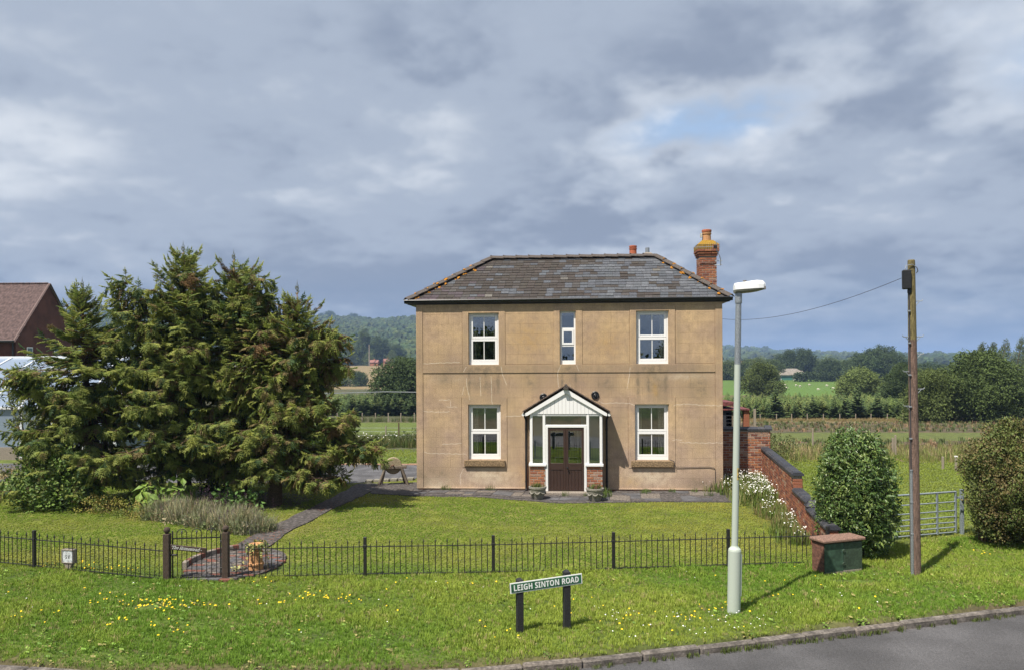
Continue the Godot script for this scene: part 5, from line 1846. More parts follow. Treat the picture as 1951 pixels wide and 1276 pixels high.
	part("sticker", stk, M.sticker, lp)
	for s in [["E", 2.375], ["6", 2.28]]:
		put("sticker_mark", lettering(s[0], 0.026, 0.045, "Droid Sans", true, 0.0, 0.002), M.mark_black, lp, Transform3D(Basis(Vector3.UP, PI / 2 - 1.05), Vector3(cos(1.05) * 0.0552, s[1], sin(1.05) * 0.0552)))
	# telegraph pole
	var tp := thing("telegraph_pole", "brown wooden telegraph pole with metal steps and black box at its top", "telegraph pole", Vector3(6.74, 0, 9.77))
	tp.rotation.z = 0.009
	var pg := Geo.new()
	pg.lathe([Vector2(0.098, -0.2), Vector2(0.095, 1.0), Vector2(0.083, 3.6), Vector2(0.077, 4.6)], 20)
	part("shaft", pg, M.pole_wood, tp)
	var pt := Geo.new()
	pt.lathe([Vector2(0.077, 4.6), Vector2(0.067, 6.14), Vector2(0.058, 6.16), Vector2(0, 6.16)], 20)
	part("mossy_top", pt, M.pole_top, tp)
	var bx := Geo.new()
	bx.box(Vector3(-0.115, 5.77, 0.05), Vector3(0.16, 0.38, 0.12), Basis(Vector3.UP, -0.25), 0.02)
	bx.box(Vector3(-0.06, 5.54, 0.04), Vector3(0.07, 0.09, 0.06), Basis.IDENTITY, 0.015)
	part("cable_box", bx, M.black_metal, tp)
	for s in [[1, 5.35], [1, 4.66], [-1, 4.66], [1, 4.32], [-1, 3.98], [1, 3.64], [-1, 3.31], [1, 2.97]]:
		if s[1] < 3.0: continue
		var st := Geo.new()
		var r: float = lerpf(0.095, 0.066, s[1] / 6.1)
		st.tube([Vector3(s[0] * r * 0.7, s[1], 0.02), Vector3(s[0] * (r + 0.11), s[1], 0.03), Vector3(s[0] * (r + 0.125), s[1] + 0.03, 0.03)], [0.009], 5)
		st.tube([Vector3(s[0] * (r + 0.07), s[1], 0.03), Vector3(s[0] * (r - 0.005), s[1] - 0.09, 0.02)], [0.007], 5)
		part("pole_step", st, M.galv, tp)
	var cd := Geo.new()
	cd.tube([Vector3(-0.085, 0.0, 0.055), Vector3(-0.08, 2.05, 0.05)], [0.03], 8)
	part("cable_guard", cd, M.galv, tp)
	var c2 := Geo.new()
	c2.tube([Vector3(-0.08, 2.05, 0.05), Vector3(-0.072, 4.0, 0.045), Vector3(-0.066, 5.5, 0.04)], [0.013], 6)
	part("cable", c2, M.wire, tp)
	var c3 := Geo.new()
	c3.tube([Vector3(-0.14, 5.95, 0.06), Vector3(-0.13, 6.04, 0.07), Vector3(-0.02, 6.06, 0.09), Vector3(0.08, 6.0, 0.06), Vector3(0.11, 5.93, 0.03), Vector3(0.09, 5.9, 0.0)], [0.009], 6)
	part("cable_loop", c3, M.galv, tp)
	for i in 9:
		var cg := Geo.new()
		cg.span(Vector3(-0.115, 0.8 + i * 0.62, 0.06), Vector3(-0.06, 0.83 + i * 0.62, 0.085), 0.004)
		part("cable_clip", cg, M.galv, tp)
	var wr := Geo.new()
	var wp := []
	for k in 33:
		var t := k / 32.0
		wp.append(Vector3(6.55, 5.83, 9.82).lerp(Vector3(4.95, 5.62, -1.0), t) - Vector3(0, 0.62 * 4.0 * t * (1.0 - t) * 0.5, 0))
	wr.tube(wp, [0.0055], 5)
	tag(part("overhead_wire", wr, M.wire), "thin black wire sagging from the telegraph pole to the house", "wire")
	# street cabinet
	var cb := thing("utility_cabinet", "green two door street cabinet with rusty brown lid beside the laurel", "cabinet", Vector3(4.95, 0, 9.92), 0.402)
	boxpart("plinth", Vector3(0.02, -0.15, -0.32), Vector3(0.92, 0.07, 0.0), M.concrete, cb, 0.015)
	boxpart("carcass", Vector3(0.0, 0.0, -0.36), Vector3(0.94, 0.62, -0.022), M.cab_brown, cb, 0.008)
	boxpart("door", Vector3(0.012, 0.04, -0.021), Vector3(0.468, 0.612, 0.0), M.cab_green, cb, 0.006)
	boxpart("door", Vector3(0.474, 0.04, -0.021), Vector3(0.928, 0.612, -0.003), M.cab_green_old, cb, 0.006)
	boxpart("lid", Vector3(-0.04, 0.628, -0.4), Vector3(0.98, 0.695, 0.045), M.cab_lid, cb, 0.018)
	for y in [0.19, 0.45]:
		var lk := Geo.new()
		lk.lathe([Vector2(0.036, 0), Vector2(0.034, 0.012), Vector2(0.026, 0.014), Vector2(0.024, 0.008), Vector2(0.01, 0.008), Vector2(0.008, 0.02), Vector2(0, 0.02)], 16, Vector3(0.471, y, 0.0), Basis(Vector3(1, 0, 0), PI / 2))
		part("lock", lk, M.cab_green_old, cb)
	# galvanised field gate and its post
	var fg := thing("field_gate", "galvanised seven bar field gate between the laurel and the hedge", "gate", Vector3(5.95, 0, 7.30), 0.372)
	var GL := 3.56
	for y in [1.03, 0.79, 0.58, 0.435, 0.30, 0.18, 0.06]:
		var rg := Geo.new()
		rg.tube([Vector3(0, y, 0), Vector3(GL, y, 0)], [0.024 if y > 1.0 else 0.017], 8)
		part("gate_rail", rg, M.gate_galv, fg)
	for x in [0.0, 0.85, 1.7, 2.45, 3.0, GL]:
		boxpart("gate_upright", Vector3(x - 0.024, 0.03, -0.022), Vector3(x + 0.024, 1.05, 0.022), M.gate_galv, fg, 0.006)
	var fp := thing("gate_hanging_post", "galvanised steel post beside the field gate at the hedge", "gate post", Vector3(9.44, 0, 5.95))
	boxpart("shaft", Vector3(-0.04, -0.2, -0.04), Vector3(0.04, 1.08, 0.04), M.gate_galv, fp, 0.008)
	boxpart("hinge", Vector3(-0.14, 0.86, -0.02), Vector3(-0.04, 0.9, 0.02), M.gate_galv, fp)
	# grindstone on its trestle
	var gs := thing("grindstone", "old round grindstone on a wooden four legged trestle beside the drive", "grindstone", Vector3(-6.1, 0.0, -1.1), 0.25)
	for s in [[-0.26, 0.16, -0.52, 0.2], [0.26, 0.16, 0.5, 0.2], [-0.26, -0.16, -0.42, -0.2], [0.26, -0.16, 0.42, -0.2]]:
		var lg := Geo.new()
		lg.tube([Vector3(s[2], -0.02, s[3]), Vector3(s[0], 0.64, s[1])], [0.055, 0.05], 4)
		part("leg", lg, M.grey_wood, gs)
	for z in [-0.15, 0.15]:
		boxpart("beam", Vector3(-0.45, 0.57, z - 0.045), Vector3(0.45, 0.67, z + 0.045), M.grey_wood, gs, 0.012)
	for x in [-0.36, 0.36]:
		boxpart("cross_piece", Vector3(x - 0.04, 0.575, -0.1), Vector3(x + 0.04, 0.655, 0.1), M.grey_wood, gs, 0.01)
	var wh := Geo.new()
	wh.lathe([Vector2(0, -0.075), Vector2(0.27, -0.075), Vector2(0.29, -0.055), Vector2(0.29, 0.055), Vector2(0.27, 0.075), Vector2(0, 0.075)], 36, Vector3(0, 0.66, 0), Basis(Vector3(1, 0, 0), PI / 2))
	part("stone_wheel", wh, M.grindstone, gs)
	var ax := Geo.new()
	ax.tube([Vector3(0, 0.69, -0.3), Vector3(0, 0.69, 0.26), Vector3(-0.08, 0.69, 0.27), Vector3(-0.1, 0.60, 0.28)], [0.022], 8)
	part("crank", ax, M.rusty, gs)

# ------------------------------------------------------------------ neighbours on the left
func build_left() -> void:
	var A := atan(110.0 / 1500.0)
	var bh := thing("brick_house", "dark red brick house with steep plum tiled roof behind the greenhouse", "house", Vector3(-42.1, -1.5, -31.3), A)
	var ev := 7.75
	var rd := 12.25
	var hw := 4.3
	var L := 16.0
	var g := Geo.new()
	g.prism([Vector2(0, 0), Vector2(2 * hw, 0), Vector2(2 * hw, ev), Vector2(hw, rd), Vector2(0, ev)], -0.3, 0.0, Basis(Vector3(0, 0, -1), Vector3(0, 1, 0), Vector3(1, 0, 0)))
	part("gable_wall", g, M.house_brick, bh)
	boxpart("front_wall", Vector3(-L, 0, -0.3), Vector3(-0.3, ev, 0), M.house_brick, bh)
	boxpart("rear_wall", Vector3(-L, 0, -2 * hw), Vector3(-0.3, ev, -2 * hw + 0.3), M.house_brick, bh)
	# tiled slopes: each course steps over the one below
	for sl in [1.0, -1.0]:
		var rg := Geo.new()
		var n := 46
		for k in n:
			var t0 := float(k) / n
			var t1 := float(k + 1) / n
			var z0 := 0.35 - t0 * (hw + 0.35) if sl > 0 else -2 * hw - 0.35 + t0 * (hw + 0.35)
			var z1 := 0.35 - t1 * (hw + 0.35) if sl > 0 else -2 * hw - 0.35 + t1 * (hw + 0.35)
			var y0 := ev - 0.33 + t0 * (rd - ev + 0.36) + 0.06
			var y1 := ev - 0.33 + t1 * (rd - ev + 0.36)
			rg.hull8([Vector3(-L, y0 - 0.08, z0), Vector3(0.18, y0 - 0.08, z0), Vector3(0.18, y1 - 0.02, z1), Vector3(-L, y1 - 0.02, z1), Vector3(-L, y0, z0), Vector3(0.18, y0, z0), Vector3(0.18, y1 + 0.03, z1), Vector3(-L, y1 + 0.03, z1)])
		part("roof_slope", rg, M.house_tile, bh)
	# the crossing roof that dies into the front slope
	var vg := Geo.new()
	vg.prism([Vector2(-8.9, ev), Vector2(-3.9, ev), Vector2(-6.4, rd - 0.6)], -hw, 2.2)
	part("cross_gable_roof", vg, M.house_tile, bh)
	for k in 34:
		boxpart("ridge_tile", Vector3(-L + k * 0.47, rd, -hw - 0.13), Vector3(-L + k * 0.47 + 0.45, rd + 0.13, -hw + 0.13), M.house_tile, bh, 0.04)
	for s in [0.0, 1.0]:
		var bg := Geo.new()
		var a := Vector3(0.05, ev - 0.25, 0.3) if s == 0.0 else Vector3(0.05, ev - 0.25, -2 * hw - 0.3)
		var b := Vector3(0.05, rd + 0.02, -hw)
		bg.tube([a, b], [0.09], 4)
		part("verge", bg, M.house_trim, bh)
	for w in [[0.0, -1.35, 0.75], [0.0, -5.0, 0.9]]:
		var wf := Geo.new()
		wf.span(Vector3(-0.05, ev - 2.0, w[1] - w[2]), Vector3(0.04, ev - 0.65, w[1]), 0.01)
		var wn := part("window", wf, M.white, bh)
		boxpart("pane", Vector3(0.03, ev - 1.92, w[1] - w[2] + 0.08), Vector3(0.05, ev - 0.73, w[1] - 0.08), M.dark_glass, wn)
	for x in [-1.75, -4.6]:
		var wf := Geo.new()
		wf.span(Vector3(x - 0.5, ev - 2.0, -0.05), Vector3(x + 0.5, ev - 0.55, 0.04), 0.01)
		var wn := part("window", wf, M.white, bh)
		boxpart("pane", Vector3(x - 0.42, ev - 1.92, 0.03), Vector3(x + 0.42, ev - 0.63, 0.05), M.dark_glass, wn)
	var dp := Geo.new()
	dp.tube([Vector3(-0.15, ev - 0.3, 0.12), Vector3(-0.15, 0, 0.12)], [0.06], 8)
	part("downpipe", dp, M.black_metal, bh)
	boxpart("gutter", Vector3(-L, ev - 0.3, 0.33), Vector3(0.1, ev - 0.16, 0.46), M.black_metal, bh, 0.03)
	# greenhouse
	var gh := thing("greenhouse", "long white framed glass greenhouse behind the spruces", "greenhouse", Vector3(-20.6, 0, -10.6), 0.06)
	var n := 14
	var bw := 1.42
	for k in n:
		var x := -k * bw
		for s in [[4.55, -1.5, 4.0, 0.0], [3.92, 0.12, 2.3, 2.3]]:
			var pg := Geo.new()
			pg.hull8([Vector3(x - bw + 0.03, s[2], s[3]), Vector3(x - 0.03, s[2], s[3]), Vector3(x - 0.03, s[0], s[1]), Vector3(x - bw + 0.03, s[0], s[1]), Vector3(x - bw + 0.03, s[2] + 0.012, s[3]), Vector3(x - 0.03, s[2] + 0.012, s[3]), Vector3(x - 0.03, s[0] + 0.012, s[1]), Vector3(x - bw + 0.03, s[0] + 0.012, s[1])])
			part("roof_pane", pg, M.sheet, gh)
			var bg := Geo.new()
			bg.tube([Vector3(x, s[0] + 0.03, s[1]), Vector3(x, s[2] + 0.03, s[3])], [0.045], 4)
			part("glazing_bar", bg, M.alu, gh)
		boxpart("wall_pane", Vector3(x - bw + 0.04, 0.5, 2.24), Vector3(x - 0.04, 2.2, 2.26), M.sheet, gh)
		boxpart("stanchion", Vector3(x - 0.05, 0, 2.2), Vector3(x + 0.05, 2.3, 2.31), M.alu, gh)
	boxpart("ridge", Vector3(-n * bw, 4.53, -1.6), Vector3(0.05, 4.64, -1.45), M.alu, gh)
	boxpart("valley_gutter", Vector3(-n * bw, 3.86, -0.02), Vector3(0.05, 4.0, 0.14), M.concrete, gh)
	boxpart("eaves_gutter", Vector3(-n * bw, 2.22, 2.2), Vector3(0.05, 2.33, 2.4), M.alu, gh)
	boxpart("dwarf_wall", Vector3(-n * bw, -0.1, 2.18), Vector3(0.05, 0.5, 2.3), M.concrete, gh)
	boxpart("end_wall", Vector3(-0.06, 0.0, -1.5), Vector3(0.0, 2.2, 2.2), M.sheet, gh)
	var cw := Geo.new()
	cw.tube([Vector3(-5.06, 3.13, -2.6), Vector3(-7.0, 3.12, -3.6), Vector3(-9.5, 3.02, -4.6), Vector3(-12.5, 2.85, -6.5), Vector3(-16, 2.9, -9.0)], [0.014], 6)
	tag(part("overhead_cable", cw, M.galv), "pale cable strung from the left side of the house towards the greenhouse", "cable")

# ------------------------------------------------------------------ foliage meshes
func tuft_mesh(blades: int, h: float, w: float, spread: float, sd: int) -> Mesh:
	var r := RandomNumberGenerator.new()
	r.seed = sd
	var g := Geo.new()
	g.tinted = true
	for k in blades:
		var a := r.randf() * TAU
		var o := Vector3(r.randf_range(-1, 1), 0, r.randf_range(-1, 1)) * h * 0.35 * spread
		var d := Vector3(cos(a), 0, sin(a))
		var hh := h * r.randf_range(0.55, 1.0)
		var lean := d * hh * r.randf_range(0.15, 0.85) * spread
		var s := Vector3(-d.z, 0, d.x) * w * r.randf_range(0.6, 1.0) / 2.0
		var m := o + Vector3(0, hh * 0.62, 0) + lean * 0.4
		var t := o + Vector3(0, hh, 0) + lean
		g.col = Color(1, 1, 1) * r.randf_range(0.7, 1.2)
		g.quad(o - s, o + s, m + s * 0.8, m - s * 0.8, d + Vector3(0, 0.3, 0))
		g.face(m - s * 0.8, m + s * 0.8, t, d + Vector3(0, 0.5, 0))
	return g.mesh()

func leaf_mesh(l: float, w: float) -> Mesh: # one folded leaf, growing along +y, face towards +z
	var g := Geo.new()
	var m := Vector3(0, l * 0.45, 0.0)
	var t := Vector3(0, l, -l * 0.12)
	for s in [-1.0, 1.0]:
		var e := Vector3(s * w / 2.0, l * 0.42, w * 0.16)
		g.face(Vector3.ZERO, e, m, Vector3(0, 0, 1))
		g.face(m, e, t, Vector3(0, 0, 1))
	return g.mesh()

func clump_mesh(n: int, l: float, w: float, rad: float, sd: int) -> Mesh: # a handful of leaves round a point
	var r := RandomNumberGenerator.new()
	r.seed = sd
	var g := Geo.new()
	g.tinted = true
	for k in n:
		var p := Vector3(r.randf_range(-1, 1), r.randf_range(-1, 1), r.randf_range(-1, 1))
		if p.length() > 1.0: p = p.normalized()
		var d := (p + Vector3(r.randf_range(-0.7, 0.7), r.randf_range(-0.5, 0.5), r.randf_range(-0.7, 0.7))).normalized()
		var b := frame(d, Vector3(r.randf_range(-0.6, 0.6), 1.0, r.randf_range(-0.6, 0.6)))
		var o := p * rad
		var ll := l * r.randf_range(0.7, 1.2)
		var m := o + b.y * ll * 0.45
		var t := o + b.y * ll - b.z * ll * 0.15
		g.col = Color(1, 1, 1) * r.randf_range(0.72, 1.2)
		for s in [-1.0, 1.0]:
			var e: Vector3 = o + b * Vector3(s * w / 2.0, ll * 0.42, w * 0.15)
			g.face(o, e, m, b.z)
			g.face(m, e, t, b.z)
	return g.mesh()

func needle_twig(g: Geo, a: Vector3, b: Vector3, rad: float, r: RandomNumberGenerator, c: Color) -> void:
	var d := (b - a)
	var bs := frame(d, Vector3(0.1, 0.3, 1))
	var cc := c * r.randf_range(0.8, 1.2)
	var m := a.lerp(b, 0.4)
	for k in 4: # a closed four sided spindle
		var q := bs.x.rotated(bs.y, TAU * k / 4.0 + 0.3)
		var q2 := bs.x.rotated(bs.y, TAU * (k + 1) / 4.0 + 0.3)
		g.col = cc * r.randf_range(0.88, 1.12)
		g.tri(a, m + q * rad * 0.7, m + q2 * rad * 0.7, (q + q2).normalized(), q, q2)
		g.tri(m + q * rad * 0.7, m + q2 * rad * 0.7, b, q, q2, (q + q2 + bs.y).normalized())
	for k in 6: # needles that stick out of it
		var t := r.randf_range(0.1, 0.98)
		var q := bs.x.rotated(bs.y, r.randf() * TAU)
		var p := a.lerp(b, t)
		var tip := p + q * rad * 1.25 + bs.y * rad * 1.2
		g.col = cc * r.randf_range(0.9, 1.5)
		var n2 := (q * 0.7 + Vector3(0, 0, 0.8)).normalized()
		g.tri(p - bs.y * 0.011, p + bs.y * 0.013, tip, n2, n2, n2)

func spray_mesh(l: float, pairs: int, droop: float, sd: int, rad := 0.024) -> Mesh: # a flat spruce spray along +y, upper side +z
	var r := RandomNumberGenerator.new()
	r.seed = sd
	var g := Geo.new()
	g.tinted = true
	var at := func(t: float) -> Vector3: return Vector3(0, l * t, -droop * l * t * t)
	for k in 3:
		needle_twig(g, at.call(k / 3.0), at.call((k + 1.35) / 3.0), rad, r, Color(1, 1, 1) * (0.8 + 0.35 * k))
	for k in pairs:
		var t := 0.06 + 0.8 * k / pairs
		for s in [-1.0, 1.0]:
			var o: Vector3 = at.call(t + r.randf_range(-0.03, 0.03))
			var ln := l * lerpf(0.52, 0.2, t) * r.randf_range(0.75, 1.2)
			var e := o + Vector3(s * ln * 0.78, ln * 0.62, -ln * droop * r.randf_range(0.2, 1.3))
			needle_twig(g, o, e, rad * 0.95, r, Color(1.05, 1.05, 0.95) if k % 2 else Color(1.5, 1.4, 1.1))
			if ln > 0.12:
				var h := o.lerp(e, 0.45)
				needle_twig(g, h, h + Vector3(s * ln * 0.1, ln * 0.5, -ln * 0.2), rad * 0.9, r, Color(1.45, 1.35, 1.0))
	return g.mesh()

var spray_kinds := []

func spruce_green() -> Color:
	var t := rng.randf()
	var c := Color(0.18, 0.25, 0.06).lerp(Color(0.40, 0.43, 0.11), rng.randf())
	if t < 0.14: c = Color(0.075, 0.13, 0.05)
	return c * R(0.8, 1.2)

# a spruce: one trunk along "path", whorls of branches, and "limbs" that wander off by themselves
func spruce(label: String, base: Vector3, path: Array, rmax: float, low: float, sparse: float, brown: float, limbs: Array, lead: float, bulk := 0.5) -> void:
	var tr := thing("spruce_tree", label, "tree", base, 0.0, "shaggy spruces left of the house")
	var wood := Geo.new()
	var xf := [[], [], []]
	var cl := [[], [], []]
	var h: float = path[-1].y
	var rad := []
	for k in path.size(): rad.append(lerpf(0.19 + h * 0.008, 0.022, pow(float(k) / (path.size() - 1), 0.7)))
	var tg := Geo.new()
	tg.tube(path, rad, 9)
	part("trunk", tg, M.bark, tr)
	var on_path := func(y: float) -> Vector3:
		for i in path.size() - 1:
			if y <= path[i + 1].y or i == path.size() - 2:
				return path[i].lerp(path[i + 1], (y - path[i].y) / (path[i + 1].y - path[i].y))
		return path[-1]
	var all := []
	var y := low
	while y < h - 0.15:
		var t := y / h
		var nb := 7 if t < 0.7 else 6
		var turn := R(0, TAU)
		for b in nb:
			if rng.randf() < sparse: continue
			var az := turn + TAU * b / nb + R(-0.35, 0.35)
			var len: float = (rmax * pow(1.0 - t, bulk) + 0.18) * clampf(0.78 + 0.9 * hn.get_noise_3d(cos(az) * 40.0 + base.x * 37.0, y * 30.0, sin(az) * 40.0), 0.4, 1.35) * R(0.75, 1.15)
			var el := lerpf(-0.15, 0.95, pow(t, 1.6)) + R(-0.15, 0.2)
			var d := Vector3(cos(az) * cos(el), sin(el), sin(az) * cos(el))
			var p: Vector3 = on_path.call(y + R(-0.1, 0.1))
			var pts := [p]
			var segs := 7
			for s in segs:
				var k := float(s) / segs
				d.y += (-0.13 if k < 0.55 else 0.20) * (1.0 - t * 0.8) + R(-0.05, 0.05)
				d = d.normalized()
				p += d * len / segs
				pts.append(p)
			all.append([pts, len, t])
		y += R(0.15, 0.23)
	for l in limbs:
		var dense := []
		for i in l.size() - 1:
			for k in 4: dense.append(l[i].lerp(l[i + 1], k / 4.0))
		dense.append(l[-1])
		all.append([dense, 3.0, 0.3])
		for i in range(3, dense.size() - 1):
			for s in 3:
				var az := R(0, TAU)
				var pts := [dense[i]]
				var d := Vector3(cos(az), R(-0.1, 0.5), sin(az)).normalized()
				var ln := R(0.35, 0.95)
				for q in 4:
					d.y += -0.12 + (0.2 if q > 1 else 0.0)
					pts.append(pts[-1] + d.normalized() * ln / 4.0)
				all.append([pts, ln, 0.5])
	for br in all:
		var pts: Array = br[0]
		var len: float = br[1]
		var n := pts.size() - 1
		wood.tube(pts, [0.018 + len * 0.008, 0.012 + len * 0.005, 0.006], 4, false)
		var total := len
		var count := maxi(3, int(total / (0.057 if br[2] < 0.6 else 0.072)))
		var dead := rng.randf() < brown * 0.3
		for k in count:
			var s := (k + R(0.0, 1.0)) / count
			if s < 0.16 and rng.randf() < 0.8: continue
			var fi := s * n
			var i := mini(int(fi), n - 1)
			var p: Vector3 = pts[i].lerp(pts[i + 1], fi - i)
			var d: Vector3 = (pts[i + 1] - pts[i]).normalized()
			var side := d.cross(Vector3.UP).normalized() * (1.0 if k % 2 else -1.0)
			var kind := 0
			var dir := (d * R(0.5, 0.9) + side * R(0.45, 1.0) + Vector3(0, R(-0.32, 0.12), 0)).normalized()
			var up := (Vector3.UP + d * 0.3).normalized()
			if br[2] < 0.6 and rng.randf() < 0.66:
				dir = (Vector3.DOWN * R(0.5, 1.4) + d * R(0.3, 0.8) + side * R(0.0, 0.8)).normalized()
				up = d
				kind = 1
			if br[2] > 0.72: dir = (dir + Vector3.UP * 0.5).normalized()
			var sc := lerpf(1.15, 0.75, s) * R(0.75, 1.2) * (0.75 if br[2] > 0.8 else 1.0)
			xf[kind].append(Transform3D(frame(dir, up).scaled(Vector3.ONE * sc), p))
			var c := spruce_green()
			if dead and s < 0.8: c = Color(0.27, 0.17, 0.075) * R(0.7, 1.2)
			elif rng.randf() < brown * 0.9: c = Color(0.29, 0.23, 0.10) * R(0.7, 1.15)
			elif s < 0.35 and rng.randf() < 0.35: c = Color(0.20, 0.15, 0.075)
			cl[kind].append(c)
		var last: Vector3 = (pts[n] - pts[n - 1]).normalized()
		xf[2].append(Transform3D(frame(last + Vector3(0, 0.25, 0), Vector3.UP).scaled(Vector3.ONE * R(0.6, 1.0)), pts[n]))
		cl[2].append(spruce_green() * 1.1)
	# leading shoots
	var tip: Vector3 = path[-1]
	var lg := Geo.new()
	for k in 4:
		var a := TAU * k / 4 + R(-0.4, 0.4)
		var o := tip - Vector3(0, lead * 0.55, 0)
		xf[2].append(Transform3D(frame(Vector3(cos(a), 0.75, sin(a)), Vector3.UP).scaled(Vector3.ONE * 0.7), o))
		cl[2].append(spruce_green())
	lg.tube([tip - Vector3(0, 0.4, 0), tip + Vector3(0, lead * 0.55, 0)], [0.02, 0.013], 6)
	part("leading_shoot", lg, M.leader_bark, tr)
	xf[2].append(Transform3D(Basis(Vector3.UP, 0.4).scaled(Vector3(0.55, 1.3, 0.55)), tip + Vector3(0, lead * 0.35, 0)))
	cl[2].append(Color(0.16, 0.17, 0.05))
	part("branches", wood, M.twig, tr).set_meta("kind", "stuff")
	for k in 3:
		scatter("needles", spray_kinds[k], M.needle, xf[k], cl[k], tr)

func build_spruces() -> void:
	spray_kinds = [spray_mesh(0.36, 5, 0.25, 11), spray_mesh(0.40, 4, 0.1, 12), spray_mesh(0.30, 3, -0.1, 13, 0.028)]
	spruce("tallest shaggy spruce of the group, two leaders over a thick trunk by the lavender", Vector3(-11.75, 0, 2.4), [Vector3(0, -0.2, 0), Vector3(-0.1, 1.5, 0), Vector3(0.0, 3.2, 0.1), Vector3(-0.1, 5.0, 0), Vector3(0.0, 7.3, 0.1)], 2.35, 1.2, 0.08, 0.05,
		[[Vector3(-0.1, 2.6, 0.1), Vector3(-0.7, 4.3, 0.5), Vector3(-1.3, 5.8, 0.6), Vector3(-1.6, 6.9, 0.5)], [Vector3(0, 2.4, 0), Vector3(-1.0, 3.2, 0.5), Vector3(-1.7, 4.6, 0.6), Vector3(-2.0, 5.2, 0.7)], [Vector3(0, 1.6, 0.1), Vector3(-0.6, 1.9, 0.9), Vector3(-1.2, 1.5, 1.5)], [Vector3(0, 1.7, 0.1), Vector3(0.7, 2.2, 0.8), Vector3(1.2, 1.7, 1.4)], [Vector3(0, 3.9, 0), Vector3(0.5, 5.0, 0.3), Vector3(0.75, 6.5, 0.3)], [Vector3(0, 3.2, 0.3), Vector3(-0.5, 4.3, 0.7), Vector3(-0.6, 5.6, 0.8)], [Vector3(-0.2, 4.2, 0.1), Vector3(-0.6, 5.4, 0.2), Vector3(-0.8, 6.7, 0.2)], [Vector3(0.1, 4.6, 0.1), Vector3(0.45, 5.8, 0.2), Vector3(0.4, 6.9, 0.2)], [Vector3(-0.5, 3.9, 0.4), Vector3(-1.1, 5.0, 0.5), Vector3(-1.2, 6.5, 0.5)], [Vector3(0.1, 2.8, 0.4), Vector3(0.6, 3.9, 1.0), Vector3(0.5, 5.0, 1.1)]], 0.55, 0.42)
	spruce("twin topped spruce with pale leading shoots right of the tallest spruce", Vector3(-10.1, 0, 2.1), [Vector3(0, -0.2, 0), Vector3(0.05, 2.0, 0), Vector3(0.0, 4.2, 0.1), Vector3(-0.15, 7.0, 0.2)], 2.3, 1.1, 0.08, 0.14,
		[[Vector3(0.0, 3.6, 0.1), Vector3(0.45, 5.0, 0.3), Vector3(0.6, 6.0, 0.3), Vector3(0.68, 6.95, 0.3)], [Vector3(0, 1.5, 0.1), Vector3(0.6, 2.2, 0.9), Vector3(0.9, 1.7, 1.6)], [Vector3(0.1, 3.0, 0.2), Vector3(1.0, 4.2, 0.3), Vector3(1.2, 5.6, 0.2)], [Vector3(0, 4.2, 0.1), Vector3(-0.5, 5.2, 0.3), Vector3(-0.6, 6.4, 0.3)], [Vector3(0.2, 4.4, 0.2), Vector3(0.35, 5.6, 0.4), Vector3(0.25, 6.6, 0.4)], [Vector3(0.4, 4.0, 0.2), Vector3(0.95, 5.2, 0.2), Vector3(1.0, 6.3, 0.1)], [Vector3(0.1, 2.6, 0.3), Vector3(0.7, 3.3, 1.0), Vector3(0.9, 4.4, 1.1)]], 0.7, 0.42)
	spruce("browning spruce leaning right over the garden path with a low sweeping limb", Vector3(-8.8, 0, 2.9), [Vector3(0, -0.2, 0), Vector3(0.15, 1.6, 0.1), Vector3(0.4, 3.4, 0.2), Vector3(0.75, 4.9, 0.3), Vector3(0.85, 6.0, 0.3)], 1.65, 1.3, 0.12, 0.3,
		[[Vector3(0.2, 2.2, 0.1), Vector3(0.9, 3.6, 0.3), Vector3(1.5, 4.7, 0.4), Vector3(1.85, 5.35, 0.4)], [Vector3(0.3, 2.6, 0.1), Vector3(1.0, 3.3, 0.3), Vector3(1.6, 3.9, 0.2), Vector3(2.0, 4.4, 0.2)],
		[Vector3(0.1, 0.7, 0.2), Vector3(1.0, 1.15, 0.3), Vector3(1.75, 1.75, 0.3), Vector3(2.25, 2.5, 0.3), Vector3(2.45, 2.75, 0.3)], [Vector3(1.2, 1.3, 0.3), Vector3(2.0, 1.65, 0.5), Vector3(2.4, 1.7, 0.3), Vector3(2.75, 1.95, 0.3)], [Vector3(1.6, 1.6, 0.3), Vector3(2.3, 1.9, 0.2), Vector3(2.9, 1.55, 0.5)], [Vector3(0.6, 0.9, 0.2), Vector3(1.3, 0.95, 0.6), Vector3(1.9, 0.85, 0.8)], [Vector3(0.3, 2.0, 0.1), Vector3(1.1, 2.7, 0.4), Vector3(1.8, 3.2, 0.4)], [Vector3(0.3, 3.2, 0.1), Vector3(0.0, 4.4, 0.3), Vector3(0.1, 5.3, 0.3)], [Vector3(0.4, 3.4, 0.2), Vector3(1.2, 4.2, 0.5), Vector3(1.3, 5.1, 0.5)]], 0.5)
	spruce("leftmost spruce of the group with a single tall leader before the greenhouse", Vector3(-14.5, 0, 2.8), [Vector3(0, -0.2, 0), Vector3(0.1, 1.8, 0), Vector3(-0.15, 4.0, 0.1), Vector3(-0.28, 6.2, 0.0)], 2.3, 0.9, 0.10, 0.07,
		[[Vector3(0, 2.0, 0.1), Vector3(-0.9, 2.8, 0.5), Vector3(-1.5, 3.7, 0.6), Vector3(-1.9, 4.1, 0.6)], [Vector3(0, 1.2, 0.1), Vector3(0.8, 1.5, 0.7), Vector3(1.4, 1.1, 1.2)], [Vector3(0, 2.8, 0.0), Vector3(1.0, 3.6, 0.3), Vector3(1.6, 4.6, 0.3)], [Vector3(0, 1.4, 0.1), Vector3(-0.9, 1.9, 0.8), Vector3(-1.8, 2.4, 0.9)]], 0.55)

